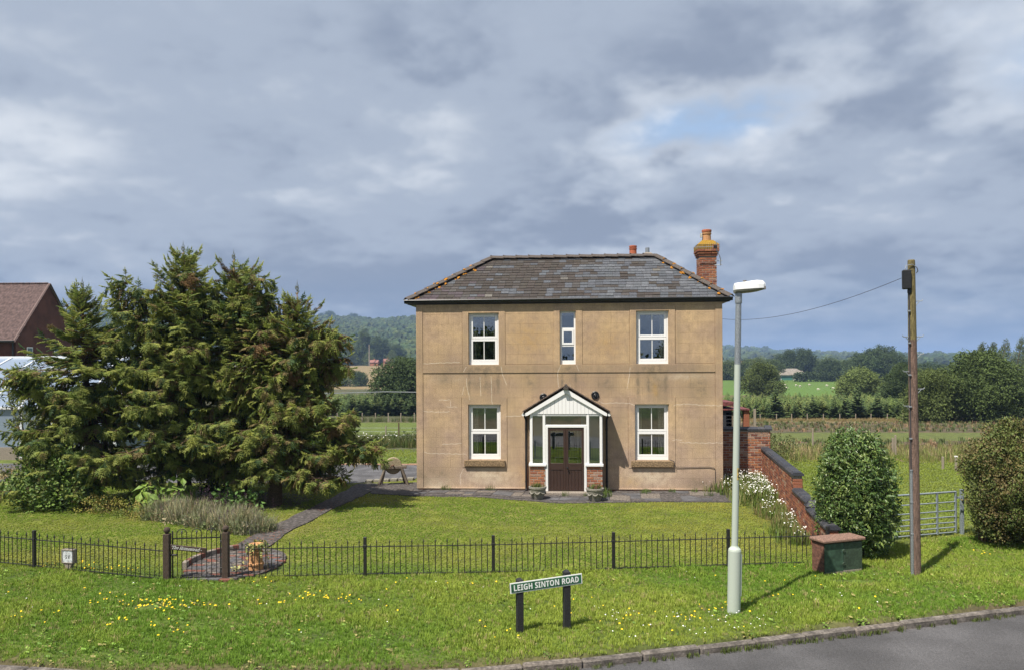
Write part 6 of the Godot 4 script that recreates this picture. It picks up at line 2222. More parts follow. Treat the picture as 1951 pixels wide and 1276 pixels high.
# ------------------------------------------------------------------ broadleaf shrubs and trees
# leaves on the outside of a set of lumps (Vector4: centre and radius), with twigs inside
func bush(called: String, label: String, cat: String, base: Vector3, lumps: Array, per: float, leaf: Mesh, mt: Material, colors: Array, size: float, group := "", stem := 0.05, stuff_twigs := true) -> Node3D:
	var o := thing(called, label, cat, base, 0.0, group)
	var xf := []
	var cl := []
	var wood := Geo.new()
	for q in lumps:
		var c := Vector3(q.x, q.y, q.z)
		if stem > 0.0:
			wood.tube([Vector3(q.x * 0.15, -0.1, q.z * 0.15), Vector3(q.x * 0.5, q.y * 0.55, q.z * 0.5), c], [stem, stem * 0.6, stem * 0.25], 6, false)
			for k in 5:
				var e := Vector3(R(-1, 1), R(-0.4, 1), R(-1, 1)).normalized()
				wood.tube([c, c + e * q.w * 0.6, c + e * q.w * 1.0], [stem * 0.3, stem * 0.15, stem * 0.08], 4, false)
		var n := int(per * q.w * q.w)
		for k in n:
			var d := Vector3(R(-1, 1), R(-1, 1), R(-1, 1))
			while d.length() > 1.0 or d.length() < 0.05: d = Vector3(R(-1, 1), R(-1, 1), R(-1, 1))
			d = d.normalized()
			var p: Vector3 = c + d * q.w * (R(0.72, 1.05) if rng.randf() < 0.85 else R(0.3, 0.8))
			if p.y + base.y - land(base.x, base.z) < 0.02 and base.y > -1.0: continue
			var dir := (d + Vector3(R(-0.8, 0.8), R(-0.7, 0.5), R(-0.8, 0.8))).normalized()
			xf.append(Transform3D(frame(dir, d + Vector3(0, 0.7, 0)).scaled(Vector3.ONE * size * R(0.7, 1.25)), p))
			var col: Color = colors[rng.randi() % colors.size()]
			cl.append(col * R(0.8, 1.2) * 1.45)
	if wood.v.size():
		part("stems", wood, M.bark if stem > 0.03 else M.twig, o).set_meta("kind", "stuff")
	scatter("leaves", leaf, mt, xf, cl, o)
	return o

func lumpy(w: float, h: float, d: float, n: int, y0: float, rr := 0.42) -> Array:
	var out := []
	for k in n:
		var a := R(0, TAU)
		var t := (k + 0.5) / n
		var y := y0 + (h - y0) * t
		var r := sin(PI * clampf(t * 0.85 + 0.12, 0, 1))
		var q := sqrt(rng.randf()) * 0.62
		var rad := rr * w * R(0.7, 1.1)
		out.append(Vector4(cos(a) * w * r * q, minf(y, h - rad * 0.8), sin(a) * d * r * q, rad))
	return out

func build_shrubs() -> void:
	var clump := clump_mesh(14, 0.11, 0.05, 0.09, 31)
	var big := clump_mesh(9, 0.17, 0.12, 0.12, 32)
	var small := clump_mesh(16, 0.055, 0.03, 0.07, 33)
	# laurel column by the cabinet
	var ll := []
	for k in 30:
		var t := k / 29.0
		var r := 0.84 * pow(sin(PI * clampf(0.16 + t * 0.78, 0, 1)), 0.42)
		for m in 5:
			var a := k * 2.4 + m * TAU / 5
			ll.append(Vector4(cos(a) * r * 0.55, 0.25 + t * 2.25, sin(a) * r * 0.55, r * 0.44 + 0.05))
	bush("laurel_bush", "tall glossy green laurel bush behind the street cabinet", "bush", Vector3(6.16, 0, 8.2), ll, 310.0, clump_mesh(8, 0.088, 0.034, 0.06, 34), M.gloss_leaf, [Color(0.055, 0.10, 0.024), Color(0.075, 0.125, 0.028), Color(0.045, 0.085, 0.022), Color(0.105, 0.145, 0.034)], 1.0, "", 0.04)
	# hedge at the right edge
	var hl := []
	for k in 80:
		hl.append(Vector4(R(0.0, 5.0), R(0.15, 2.0), R(-0.6, 0.75), R(0.42, 0.62)))
	for k in 8: hl.append(Vector4(R(0.2, 1.6), R(2.2, 2.7), R(-0.4, 0.4), R(0.2, 0.32)))
	bush("hedge", "thick field hedge with reddish leaves at the end of the gate", "hedge", Vector3(9.42, 0, 6.8), hl, 620.0, small, M.leaf, [Color(0.075, 0.085, 0.022), Color(0.10, 0.085, 0.028), Color(0.06, 0.085, 0.022), Color(0.095, 0.075, 0.03), Color(0.10, 0.12, 0.03), Color(0.08, 0.105, 0.026)], 1.15, "", 0.03)
	# big leafy shrub and greyer small tree at the left
	bush("bramble_bush", "bright green bramble like bush under the leftmost spruce at the lawn edge", "bush", Vector3(-14.9, 0, 3.6), [Vector4(-0.9, 0.7, -0.3, 0.75), Vector4(-0.3, 0.55, 0.3, 0.7), Vector4(0.4, 0.5, 0.4, 0.65), Vector4(-1.0, 1.5, -0.5, 0.65), Vector4(-0.4, 1.4, -0.1, 0.7), Vector4(0.2, 1.1, 0.1, 0.6), Vector4(0.9, 0.4, 0.4, 0.5), Vector4(-1.3, 0.5, 0.0, 0.6), Vector4(-0.9, 2.05, -0.6, 0.45)], 260.0, clump_mesh(8, 0.10, 0.075, 0.08, 35), M.leaf, [Color(0.07, 0.12, 0.022), Color(0.09, 0.145, 0.025), Color(0.055, 0.095, 0.022), Color(0.12, 0.15, 0.035)], 1.0, "", 0.03)
	bush("small_tree", "thin grey green tree before the greenhouse at the left end of the lawn", "tree", Vector3(-18.0, 0, 0.4), [Vector4(-0.3, 3.6, 0, 0.6), Vector4(0.3, 3.0, 0.2, 0.65), Vector4(-0.5, 2.6, 0.1, 0.6), Vector4(0.4, 2.1, 0.2, 0.55), Vector4(-0.2, 1.7, 0, 0.55), Vector4(0.2, 4.1, 0, 0.4), Vector4(-0.9, 3.2, 0.1, 0.5)], 85.0, clump, M.leaf, [Color(0.085, 0.105, 0.045), Color(0.065, 0.085, 0.032), Color(0.11, 0.125, 0.06)], 1.0, "", 0.05)
	bush("border_plant", "straw coloured faded border plants along the greenhouse end of the lawn", "plant", Vector3(-18.6, 0, 0.7), [Vector4(-0.8, 0.4, 0, 0.5), Vector4(0.0, 0.35, 0.2, 0.5), Vector4(0.8, 0.35, 0.3, 0.45), Vector4(1.5, 0.3, 0.5, 0.42), Vector4(0.5, 0.75, 0.0, 0.35)], 220.0, small, M.leaf, [Color(0.2, 0.16, 0.075), Color(0.12, 0.125, 0.04), Color(0.26, 0.19, 0.10), Color(0.09, 0.12, 0.03)], 1.3, "", 0.015)
	bush("low_plant", "low light green leafy plant edging the lawn below the straw coloured plants", "plant", Vector3(-17.9, 0, 1.7), [Vector4(-0.6, 0.12, 0, 0.3), Vector4(0.0, 0.12, 0.1, 0.32), Vector4(0.6, 0.12, 0.2, 0.3), Vector4(1.1, 0.1, 0.4, 0.28)], 240.0, big, M.leaf, [Color(0.13, 0.165, 0.045), Color(0.16, 0.18, 0.055)], 0.8, "", 0.012)
	# flower bed under the spruces
	bush("ground_cover", "yellow green ground cover with small pale flowers at the bed edge", "plant", Vector3(-12.6, 0, 4.5), [Vector4(-0.9, 0.15, -0.1, 0.36), Vector4(-0.3, 0.18, 0.1, 0.36), Vector4(0.4, 0.15, 0.3, 0.36), Vector4(1.0, 0.2, 0.5, 0.36), Vector4(-1.5, 0.12, -0.4, 0.3)], 300.0, small, M.leaf, [Color(0.17, 0.17, 0.03), Color(0.12, 0.15, 0.03), Color(0.22, 0.18, 0.05), Color(0.09, 0.13, 0.03)], 1.1, "", 0.012)
	bush("comfrey_plant", "big leaved bright green plant at the foot of the tallest spruce", "plant", Vector3(-11.9, 0, 3.9), [Vector4(-0.3, 0.35, 0, 0.42), Vector4(0.2, 0.3, 0.2, 0.4), Vector4(0.5, 0.55, -0.3, 0.36)], 60.0, clump_mesh(6, 0.34, 0.17, 0.12, 36), M.leaf, [Color(0.14, 0.21, 0.035), Color(0.10, 0.16, 0.03)], 1.0, "", 0.02)
	bush("comfrey_plant", "dark green leafy plant right of the lavender beside the lawn", "plant", Vector3(-9.55, 0, 3.6), [Vector4(-0.3, 0.3, 0, 0.36), Vector4(0.2, 0.3, 0.1, 0.36), Vector4(0.4, 0.2, 0.3, 0.3)], 70.0, clump_mesh(7, 0.18, 0.10, 0.10, 37), M.leaf, [Color(0.05, 0.10, 0.022), Color(0.07, 0.13, 0.028)], 1.0, "", 0.02)
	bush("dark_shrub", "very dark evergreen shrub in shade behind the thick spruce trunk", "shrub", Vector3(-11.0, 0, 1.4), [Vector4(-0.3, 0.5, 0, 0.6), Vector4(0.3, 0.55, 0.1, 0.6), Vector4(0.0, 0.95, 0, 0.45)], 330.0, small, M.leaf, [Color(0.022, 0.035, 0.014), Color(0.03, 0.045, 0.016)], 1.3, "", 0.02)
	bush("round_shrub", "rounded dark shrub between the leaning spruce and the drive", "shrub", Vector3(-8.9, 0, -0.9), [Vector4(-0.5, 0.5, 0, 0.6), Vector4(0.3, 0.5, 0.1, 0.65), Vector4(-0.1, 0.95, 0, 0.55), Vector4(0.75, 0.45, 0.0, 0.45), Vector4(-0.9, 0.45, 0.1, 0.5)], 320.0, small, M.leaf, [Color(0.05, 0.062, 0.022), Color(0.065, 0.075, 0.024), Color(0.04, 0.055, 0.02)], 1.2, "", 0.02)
	bush("young_tree", "fresh green young tree showing behind the leaning spruce", "tree", Vector3(-13.0, 0, -8.5), [Vector4(-0.4, 1.6, 0, 0.9), Vector4(0.7, 1.5, 0.2, 0.9), Vector4(0.2, 2.6, 0, 0.9), Vector4(1.4, 2.2, 0.1, 0.8), Vector4(1.9, 1.2, 0.1, 0.8), Vector4(-0.9, 2.3, 0, 0.7)], 110.0, big, M.leaf, [Color(0.10, 0.17, 0.025), Color(0.13, 0.20, 0.03), Color(0.08, 0.13, 0.025)], 1.0, "", 0.06)
	# lavender
	var stalk := tuft_mesh(16, 0.58, 0.011, 0.9, 41)
	var spots := [[-10.9, 4.9, 0.75, "left end"], [-10.1, 5.3, 0.8, "second"], [-9.3, 5.7, 0.8, "middle"], [-8.6, 6.1, 0.75, "fourth"], [-8.05, 6.5, 0.6, "nearest the garden path"]]
	var words := ["lavender bush at the left end of the row behind the gate", "lavender bush second from the left, left of the gate hoops", "lavender bush in the middle of the row, straight behind the gate", "lavender bush second from the garden path, behind the right gate post", "smallest lavender bush of the row, beside the garden path"]
	for s in spots.size():
		var q = spots[s]
		var xf := []
		var cl := []
		for k in 130:
			var a := R(0, TAU)
			var r: float = sqrt(rng.randf()) * q[2] * (0.75 if s % 2 else 1.0)
			var lean := Vector3(cos(a), 0, sin(a)) * r * 0.9
			var p := Vector3(cos(a) * r, maxf(0.0, 0.34 * (1.0 - r / q[2]) - 0.02), sin(a) * r * 0.75)
			xf.append(Transform3D(frame(Vector3(0, 1, 0) + lean * 0.6, Vector3(R(-1, 1), 0, R(-1, 1))).scaled(Vector3.ONE * R(0.5, 1.0)), p))
			cl.append([Color(0.17, 0.17, 0.085), Color(0.135, 0.15, 0.085), Color(0.22, 0.17, 0.10), Color(0.13, 0.12, 0.10), Color(0.10, 0.12, 0.05)][rng.randi() % 5] * R(1.1, 2.1))
		var o := thing("lavender_bush", words[s], "lavender", Vector3(q[0], 0, q[1]), 0.0, "lavender row behind the gate")
		scatter("stalks", stalk, M.leaf, xf, cl, o)
		var bx := []
		var bc := []
		for k in 210:
			var a := R(0, TAU)
			var r: float = sqrt(rng.randf()) * q[2]
			bx.append(Transform3D(spin(1.5).scaled(Vector3.ONE * R(0.8, 1.5)), Vector3(cos(a) * r, R(0.04, 0.42) * (1.0 - 0.6 * r / q[2]), sin(a) * r * 0.75)))
			bc.append([Color(0.15, 0.175, 0.085), Color(0.11, 0.15, 0.05), Color(0.2, 0.17, 0.1)][rng.randi() % 3] * R(0.9, 1.7))
		scatter("foliage", small, M.leaf, bx, bc, o)
		var fx := []
		var fc := []
		for k in 26:
			var a := R(0, TAU)
			var r: float = sqrt(rng.randf()) * q[2]
			fx.append(Transform3D(frame(Vector3(cos(a) * r * 0.5, 1, sin(a) * r * 0.5), Vector3.RIGHT).scaled(Vector3(1, 2.6, 1) * R(0.7, 1.1)), Vector3(cos(a) * r * 1.2, R(0.4, 0.85), sin(a) * r)))
			fc.append(Color(0.24, 0.13, 0.22) * R(0.6, 1.1))
		scatter("blossoms", clump_mesh(6, 0.025, 0.014, 0.012, 42), M.leaf, fx, fc, o)
	# white daisies and weeds along the brick wall
	var herb := tuft_mesh(12, 0.4, 0.02, 0.7, 43)
	var dx := []
	var dc := []
	var fx2 := []
	var fc2 := []
	for k in 900:
		var t := pow(rng.randf(), 1.25)
		var z := lerpf(-1.2, 7.4, t)
		var wx: float = 6.40 - 1.1 * (z + 1.4) / 10.25
		var wd := lerpf(1.35, 0.5, smoothstep(0.2, 4.0, z))
		var x: float = wx - absf(R(0, 1) * R(0, 1)) * wd * 1.6 - 0.05
		if x < 4.75 and z > 0.2: continue
		var hgt := R(0.6, 1.25) * (1.25 if z < 2.5 else 0.8)
		dx.append(Transform3D(Basis(Vector3.UP, R(0, TAU)).scaled(Vector3.ONE * hgt), Vector3(x, 0, z)))
		dc.append([Color(0.11, 0.17, 0.03), Color(0.14, 0.20, 0.04), Color(0.20, 0.20, 0.07), Color(0.26, 0.21, 0.10)][rng.randi() % (3 if z < 3.0 else 4)])
		if rng.randf() < (0.42 if z < 2.4 else 0.07):
			for m in 3:
				fx2.append(Transform3D(Basis(Vector3.RIGHT, R(-0.2, 0.6)).scaled(Vector3.ONE * R(0.45, 0.8)), Vector3(x + R(-0.14, 0.14), 0.34 * hgt + R(-0.03, 0.1), z + R(-0.14, 0.14))))
				fc2.append(Color(1, 1, 1))
	tag(scatter("weeds", herb, M.leaf, dx, dc), "tall weeds growing along the foot of the low brick wall", "weeds")
	tag(scatter("daisy_flowers", daisy_mesh(), M.petal_white, fx2, []), "white daisies flowering against the brick wall", "flowers")
	bush("corner_shrub", "small dark bush behind the high brick wall corner", "bush", Vector3(7.3, 0, -4.5), [Vector4(0, 0.6, 0, 0.6), Vector4(0.6, 0.5, 0.2, 0.5), Vector4(-0.2, 1.0, 0, 0.4), Vector4(0.4, 0.85, 0.1, 0.4)], 200.0, small, M.leaf, [Color(0.07, 0.09, 0.03), Color(0.09, 0.105, 0.03)], 1.3, "", 0.02)
	bush("sapling", "thin upright sapling beyond the low wall near the laurel", "sapling", Vector3(7.75, 0, 2.2), [Vector4(0, 0.95, 0, 0.18), Vector4(0.03, 1.2, 0, 0.16), Vector4(0, 0.65, 0, 0.14), Vector4(0.02, 1.42, 0, 0.1)], 800.0, small, M.leaf, [Color(0.08, 0.11, 0.03), Color(0.06, 0.085, 0.025)], 0.9, "", 0.012)
	# weeds at the foot of the house
	var wx2 := []
	var wc2 := []
	for q in [[-4.1, 0.1], [-2.6, 0.12], [0.95, 1.5], [1.15, 1.2], [0.5, 1.15], [2.5, 0.35], [3.2, 0.3], [4.3, 0.9], [4.6, 0.2], [-0.15, 1.08], [2.35, 0.5], [4.0, 0.2], [4.85, 0.6], [5.0, 0.3], [5.1, 0.0], [4.95, -0.2]]:
		for k in 5:
			wx2.append(Transform3D(Basis(Vector3.UP, R(0, TAU)).scaled(Vector3.ONE * R(0.25, 0.6) * (1.6 if q[0] > 0.9 and q[0] < 1.2 else 1.0)), Vector3(q[0] + R(-0.12, 0.12), 0.03, q[1] + R(-0.08, 0.08))))
			wc2.append(Color(0.09, 0.14, 0.025) * R(0.8, 1.3))
	tag(scatter("paving_weeds", herb, M.leaf, wx2, wc2), "small weeds sprouting from the paving along the house front", "weeds")

func daisy_mesh() -> Mesh:
	var g := Geo.new()
	for k in 9:
		var a := TAU * k / 9
		var b := a + 0.33
		g.face(Vector3.ZERO + Vector3(0, 0.004, 0), Vector3(cos(a - 0.33) * 0.028, 0.0, sin(a - 0.33) * 0.028), Vector3(cos(b) * 0.028, 0.0, sin(b) * 0.028), Vector3.UP)
	g.lathe([Vector2(0.009, 0.003), Vector2(0.006, 0.009), Vector2(0, 0.01)], 6)
	return g.mesh()

# ------------------------------------------------------------------ fields behind the garden
var far_clump: Array = []

func far_tree(label: String, base: Vector3, h: float, w: float, col: Color, lumps: int, trunk := 0.14, group := "", y0 := 0.25, dens := 1.0, rr := 0.27, fine := 1.0) -> Node3D:
	var o := thing("broadleaf_tree", label, "tree", base, R(0, TAU), group)
	var xf := []
	var cl := []
	var wood := Geo.new()
	var top := h * 0.62
	wood.tube([Vector3(0, -0.4, 0), Vector3(R(-0.1, 0.1), h * 0.25, 0), Vector3(R(-0.2, 0.2), top, 0.1)], [h * 0.035, h * 0.028, h * 0.01], 7)
	var ls := []
	for k in lumps:
		var t := (k + 0.5) / lumps
		var y := lerpf(y0, 0.9, t) * h
		var prof := sin(PI * clampf(0.22 + t * 0.70, 0, 1))
		var a := k * 2.4 + R(-0.5, 0.5)
		var q := w * 0.5 * prof * R(0.35, 0.78)
		ls.append([Vector3(cos(a) * q, y, sin(a) * q), w * rr * R(0.75, 1.15) * lerpf(1.1, 0.8, t)])
	for l in ls:
		wood.tube([Vector3(0, h * 0.3, 0), Vector3(l[0].x * 0.5, lerpf(h * 0.3, l[0].y, 0.6), l[0].z * 0.5), l[0]], [h * 0.014, h * 0.009, h * 0.004], 5, false)
		var n := int(26 * dens * (0.6 + l[1] / w * 2.0))
		for k in n:
			var d := Vector3(R(-1, 1), R(-0.75, 1), R(-1, 1)).normalized()
			var p: Vector3 = l[0] + d * l[1] * R(0.55, 1.08) * Vector3(1, 0.8, 1)
			xf.append(Transform3D(frame(Vector3(R(-1, 1), R(-0.2, 1), R(-1, 1)), d).scaled(Vector3.ONE * l[1] * R(0.42, 0.62) * fine), p))
			cl.append(col * R(0.75, 1.25) * 1.4)
	part("trunk", wood, M.far_bark, o)
	scatter("crown", far_clump[rng.randi() % 3], M.far_leaf, xf, cl, o)
	return o

func conifer_mesh(tiers: int, sd: int) -> Mesh: # a field grown young conifer, 1 m high
	var r := RandomNumberGenerator.new()
	r.seed = sd
	var g := Geo.new()
	g.tinted = true
	for k in tiers:
		var t := float(k) / tiers
		var rad := 0.34 * pow(1.0 - t, 0.85) + 0.02
		var nb := int(lerpf(15, 6, t))
		for b in nb:
			var a := TAU * (b + r.randf() * 0.8) / nb
			var d := Vector3(cos(a), 0, sin(a))
			var o := Vector3(0, 0.04 + t * 0.93, 0)
			var l := rad * r.randf_range(0.75, 1.2)
			var e := o + d * l + Vector3(0, l * r.randf_range(-0.15, 0.45), 0)
			var s := Vector3(-d.z, 0, d.x) * l * 0.26
			var m := o.lerp(e, 0.55) + Vector3(0, 0.018, 0)
			g.col = Color(1, 1, 1) * r.randf_range(0.65, 1.3)
			g.face(o, m + s - Vector3(0, 0.02, 0), m, Vector3.UP)
			g.face(o, m, m - s - Vector3(0, 0.02, 0), Vector3.UP)
			g.face(m + s - Vector3(0, 0.02, 0), e, m, Vector3.UP)
			g.face(m, e, m - s - Vector3(0, 0.02, 0), Vector3.UP)
	return g.mesh()

func build_fields() -> void:
	far_clump = [clump_mesh(26, 0.42, 0.3, 0.85, 51), clump_mesh(26, 0.38, 0.28, 0.9, 52), clump_mesh(24, 0.45, 0.26, 0.85, 53)]
	# fence posts
	var nth := ["first", "second", "third", "fourth", "fifth", "sixth", "seventh", "eighth", "ninth", "tenth", "eleventh", "twelfth", "thirteenth", "fourteenth", "fifteenth"]
	var posts := [[12.67, -16.5, 1.15, "lone pale fence post in the rough grass left of the telegraph pole"], [15.14, -12.2, 0.95, "short fence post in the rough grass right of the laurel"], [14.4, -5.9, 0.5, "short weathered post at the gateway beyond the field gate"], [14.75, -5.6, 0.5, "white topped post at the gateway beyond the field gate"], [15.3, -12.9, 0.8, "small post leaning in the grass behind the telegraph pole"]]
	for q in posts:
		var p := thing("field_post", q[3], "post", Vector3(q[0], land(q[0], q[1]), q[1]))
		boxpart("shaft", Vector3(-0.038, -0.2, -0.038), Vector3(0.038, q[2], 0.038), M.fence_post, p, 0.01)
		if q[3].begins_with("white"):
			boxpart("cap", Vector3(-0.05, q[2] + 0.002, -0.05), Vector3(0.05, q[2] + 0.06, 0.05), M.white_dirty, p, 0.01)
	for k in 15:
		var x := 19.5 + k * 1.75
		var z := -63.0 + R(-0.2, 0.2) - x * 0.05
		var g := Geo.new()
		g.box(Vector3(0, 0.3, 0), Vector3(0.09, 1.0, 0.09), Basis(Vector3(0, 0, 1), R(-0.05, 0.05)), 0.02)
		tag(part("fence_post", g, M.fence_post, self, Transform3D(Basis.IDENTITY, Vector3(x, land(x, z), z))), nth[k] + " thin fence post from the house corner before the right conifers", "fence post", "fence posts before the young conifers")
	for k in 9:
		var x := -29.0 + k * 1.45
		var z := -61.2 + R(-0.4, 0.4)
		var g := Geo.new()
		g.box(Vector3(0, 0.4, 0), Vector3(0.11, 1.2, 0.11), Basis(Vector3(0, 0, 1), R(-0.05, 0.05)), 0.02)
		tag(part("fence_post", g, M.fence_post, self, Transform3D(Basis.IDENTITY, Vector3(x, land(x, z), z))), nth[k] + " pale post of the paddock fence, counted from the spruces", "fence post", "fence posts of the paddock")
	for q in [[-11.14, -21.3, 1.15, "fence_post", "wooden fence post near the left house wall by the daisies"], [-10.32, -21.2, 1.35, "rust_post", "tall thin rusty post near the left house wall"], [-16.6, -28.0, 1.5, "rust_post", "tall thin rusty post beside the low spruce limb"]]:
		var p := thing("field_post", q[4], "post", Vector3(q[0], land(q[0], q[1]), q[1]))
		boxpart("shaft", Vector3(-0.035, -0.2, -0.035), Vector3(0.035, q[2], 0.035), M[q[3]], p, 0.008)
	var net := Geo.new()
	for k in 5:
		var pts := []
		for m in 12:
			var x := -26.0 + m * 1.8
			pts.append(Vector3(x, land(x, -21.3) + 0.15 + k * 0.22, -21.3))
		net.tube(pts, [0.007], 4, false)
	tag(part("wire_fence", net, M.galv), "wire fence strands along the near edge of the paddock", "fence")
	# young conifers in the plantation: front ones by themselves, the rest as a mass
	var cm := [conifer_mesh(15, 61), conifer_mesh(15, 62), conifer_mesh(13, 63)]
	var rows := [[19.0, 1.6], [21.6, 2.0], [22.8, 1.4], [24.0, 3.2], [26.2, 1.5], [27.2, 1.7], [28.3, 2.4], [30.2, 2.3], [31.6, 2.6], [33.4, 3.4], [35.7, 2.7], [37.6, 1.9], [39.3, 2.4], [41.2, 2.9], [43.1, 2.2]]
	for k in rows.size():
		var x: float = rows[k][0]
		var z := -66.5 - x * 0.05 + R(-1.2, 1.2)
		var o := thing("young_conifer", nth[k] + " single dark conifer of the right plantation edge, counted from the house", "conifer", Vector3(x, land(x, z), z), R(0, TAU), "young conifers at the plantation edge")
		put("crown", cm[k % 3], tinted_leaf(Color(0.06, 0.095, 0.03)), o, Transform3D(Basis.IDENTITY.scaled(Vector3(1.15, 1.3, 1.15) * rows[k][1]), Vector3.ZERO))
		var tg := Geo.new()
		tg.tube([Vector3(0, -0.2, 0), Vector3(0, rows[k][1] * 0.8, 0)], [0.05, 0.015], 5)
		part("trunk", tg, M.far_bark, o)
	for k in 13:
		var x := -31.5 + k * 0.95 + R(-0.3, 0.3)
		var z := -84.5 + R(-1.5, 1.5)
		var h := R(2.6, 3.6)
		var o := thing("young_conifer", nth[k] + " dark conifer from the spruces in the row left of the house", "conifer", Vector3(x, land(x, z), z), R(0, TAU), "young conifers left of the house")
		put("crown", cm[k % 3], tinted_leaf(Color(0.06, 0.095, 0.03)), o, Transform3D(Basis.IDENTITY.scaled(Vector3(1.1, 1, 1.1) * h), Vector3.ZERO))
		var tg := Geo.new()
		tg.tube([Vector3(0, -0.2, 0), Vector3(0, h * 0.8, 0)], [0.05, 0.015], 5)
		part("trunk", tg, M.far_bark, o)
	for side in 2:
		var xf := []
		var cl := []
		for k in 2300:
			var z := R(-135, -68.5) if side == 0 else R(-150, -86.5)
			var d := 25.7 - z
			var x := R(0.15, 0.56) * d if side == 0 else R(-0.42, -0.10) * d
			if side == 0 and x > 43.0 + (d - 92.0) * 0.3: continue
			xf.append(Transform3D(Basis(Vector3.UP, R(0, TAU)).scaled(Vector3(1.1, R(0.9, 1.1), 1.1) * R(1.5, 2.9)), Vector3(x, land(x, z) - 0.1, z)))
			cl.append(([Color(0.08, 0.12, 0.03), Color(0.105, 0.145, 0.035), Color(0.13, 0.155, 0.045), Color(0.055, 0.085, 0.028)][rng.randi() % 4]) * R(1.1, 1.7))
		tag(scatter("plantation_conifers", cm[side], M.far_leaf, xf, cl), "mass of young conifers in the plantation %s" % ("right of the house" if side == 0 else "between the spruces and the house"), "plantation")
	# rows of low crop, rough grass, tall grass
	var herb := tuft_mesh(14, 0.5, 0.05, 0.9, 71)
	var dry := tuft_mesh(16, 0.75, 0.035, 0.7, 72)
	var xa := []
	var ca := []
	for row in 26:
		var d := (64.5 + row * 1.15) if row < 18 else (44.0 + (row - 18) * 1.1)
		var x := 0.17 * d
		while x < 0.64 * d:
			if rng.randf() < 0.66:
				var z := 25.7 - d + R(-0.25, 0.25)
				xa.append(Transform3D(Basis(Vector3.UP, R(0, TAU)).scaled(Vector3(1.1, 0.75, 1.1) * R(0.6, 1.15)), Vector3(x, land(x, z), z)))
				ca.append([Color(0.075, 0.11, 0.03), Color(0.10, 0.13, 0.04), Color(0.27, 0.18, 0.10), Color(0.16, 0.16, 0.055)][rng.randi() % 4])
			x += R(0.45, 0.8)
	tag(scatter("crop_plants", herb, M.leaf, xa, ca), "rows of low crop plants across the field right of the house", "crop")
	var xd := []
	var cd := []
	for k in 5200:
		var d := 0.0
		var x := 0.0
		var c := Color(0.30, 0.24, 0.11)
		var s := R(0.6, 1.15)
		if k < 2600:
			d = R(87.5, 94.0)
			x = R(0.16, 0.68) * d
			s *= 0.5
		elif k < 3700:
			d = R(34.0, 44.0)
			x = R(0.17, 0.62) * d
			s *= 0.6
			c = [Color(0.26, 0.26, 0.09), Color(0.19, 0.24, 0.055), Color(0.37, 0.3, 0.15)][rng.randi() % 3]
		else:
			d = R(43.0, 50.0) if k < 4900 else R(85.0, 89.0)
			x = R(-0.52, -0.13) * d
			c = [Color(0.10, 0.135, 0.03), Color(0.16, 0.16, 0.06), Color(0.08, 0.115, 0.03)][rng.randi() % 3]
		var z := 25.7 - d
		xd.append(Transform3D(Basis(Vector3.UP, R(0, TAU)).scaled(Vector3.ONE * s), Vector3(x, land(x, z), z)))
		cd.append(c * R(0.8, 1.2))
	tag(scatter("tall_grass", dry, M.grass, xd, cd), "tall dry grass along the field edges", "grass")
	var wf := []
	for k in 60:
		var x := R(-15.0, -8.6) if k < 15 else (R(-12.2, -10.4) if k < 40 else R(-10.1, -8.6))
		var z := R(-22.5, -18.5)
		wf.append(Transform3D(Basis(Vector3.RIGHT, R(0, 0.8)).scaled(Vector3.ONE * R(0.7, 1.3)), Vector3(x, land(x, z) + R(0.35, 0.75), z)))
	tag(scatter("wild_flowers", daisy_mesh(), M.petal_white, wf, []), "white wild flowers by the paddock fence left of the house", "flowers")
	var small := clump_mesh(16, 0.08, 0.045, 0.09, 81)
	bush("field_bush", "grey green bush at the left house wall by the paddock fence", "bush", Vector3(-8.9, land(-8.9, -19.5), -19.5), [Vector4(0, 0.5, 0, 0.6), Vector4(0.6, 0.8, 0, 0.6), Vector4(-0.5, 0.4, 0, 0.45), Vector4(1.1, 1.2, 0, 0.5)], 110.0, small, M.leaf, [Color(0.09, 0.11, 0.045), Color(0.07, 0.095, 0.035)], 1.2, "", 0.02)
	bush("wall_bush", "rough bush on the field slope right of the high brick wall", "bush", Vector3(9.5, land(9.5, -12.0), -12.0), [Vector4(0, 0.4, 0, 0.6), Vector4(0.7, 0.35, 0, 0.5), Vector4(-0.4, 0.7, 0, 0.45)], 110.0, small, M.leaf, [Color(0.085, 0.105, 0.04), Color(0.11, 0.12, 0.04)], 1.2, "", 0.02)

func tinted_leaf(c: Color) -> StandardMaterial3D:
	var key := "tinted_%s" % c
	if not M.has(key): leafmat(key, c, 0.8, 0.15)
	return M[key]

func at_px(u: float, d: float) -> Vector3: # a place d metres into the view, u to its side, on the ground
	var a := atan(110.0 / 1500.0)
	var x := u * d * cos(a) - d * sin(a)
	var z := 25.71 - u * d * sin(a) - d * cos(a)
	return Vector3(x, land(x, z), z)

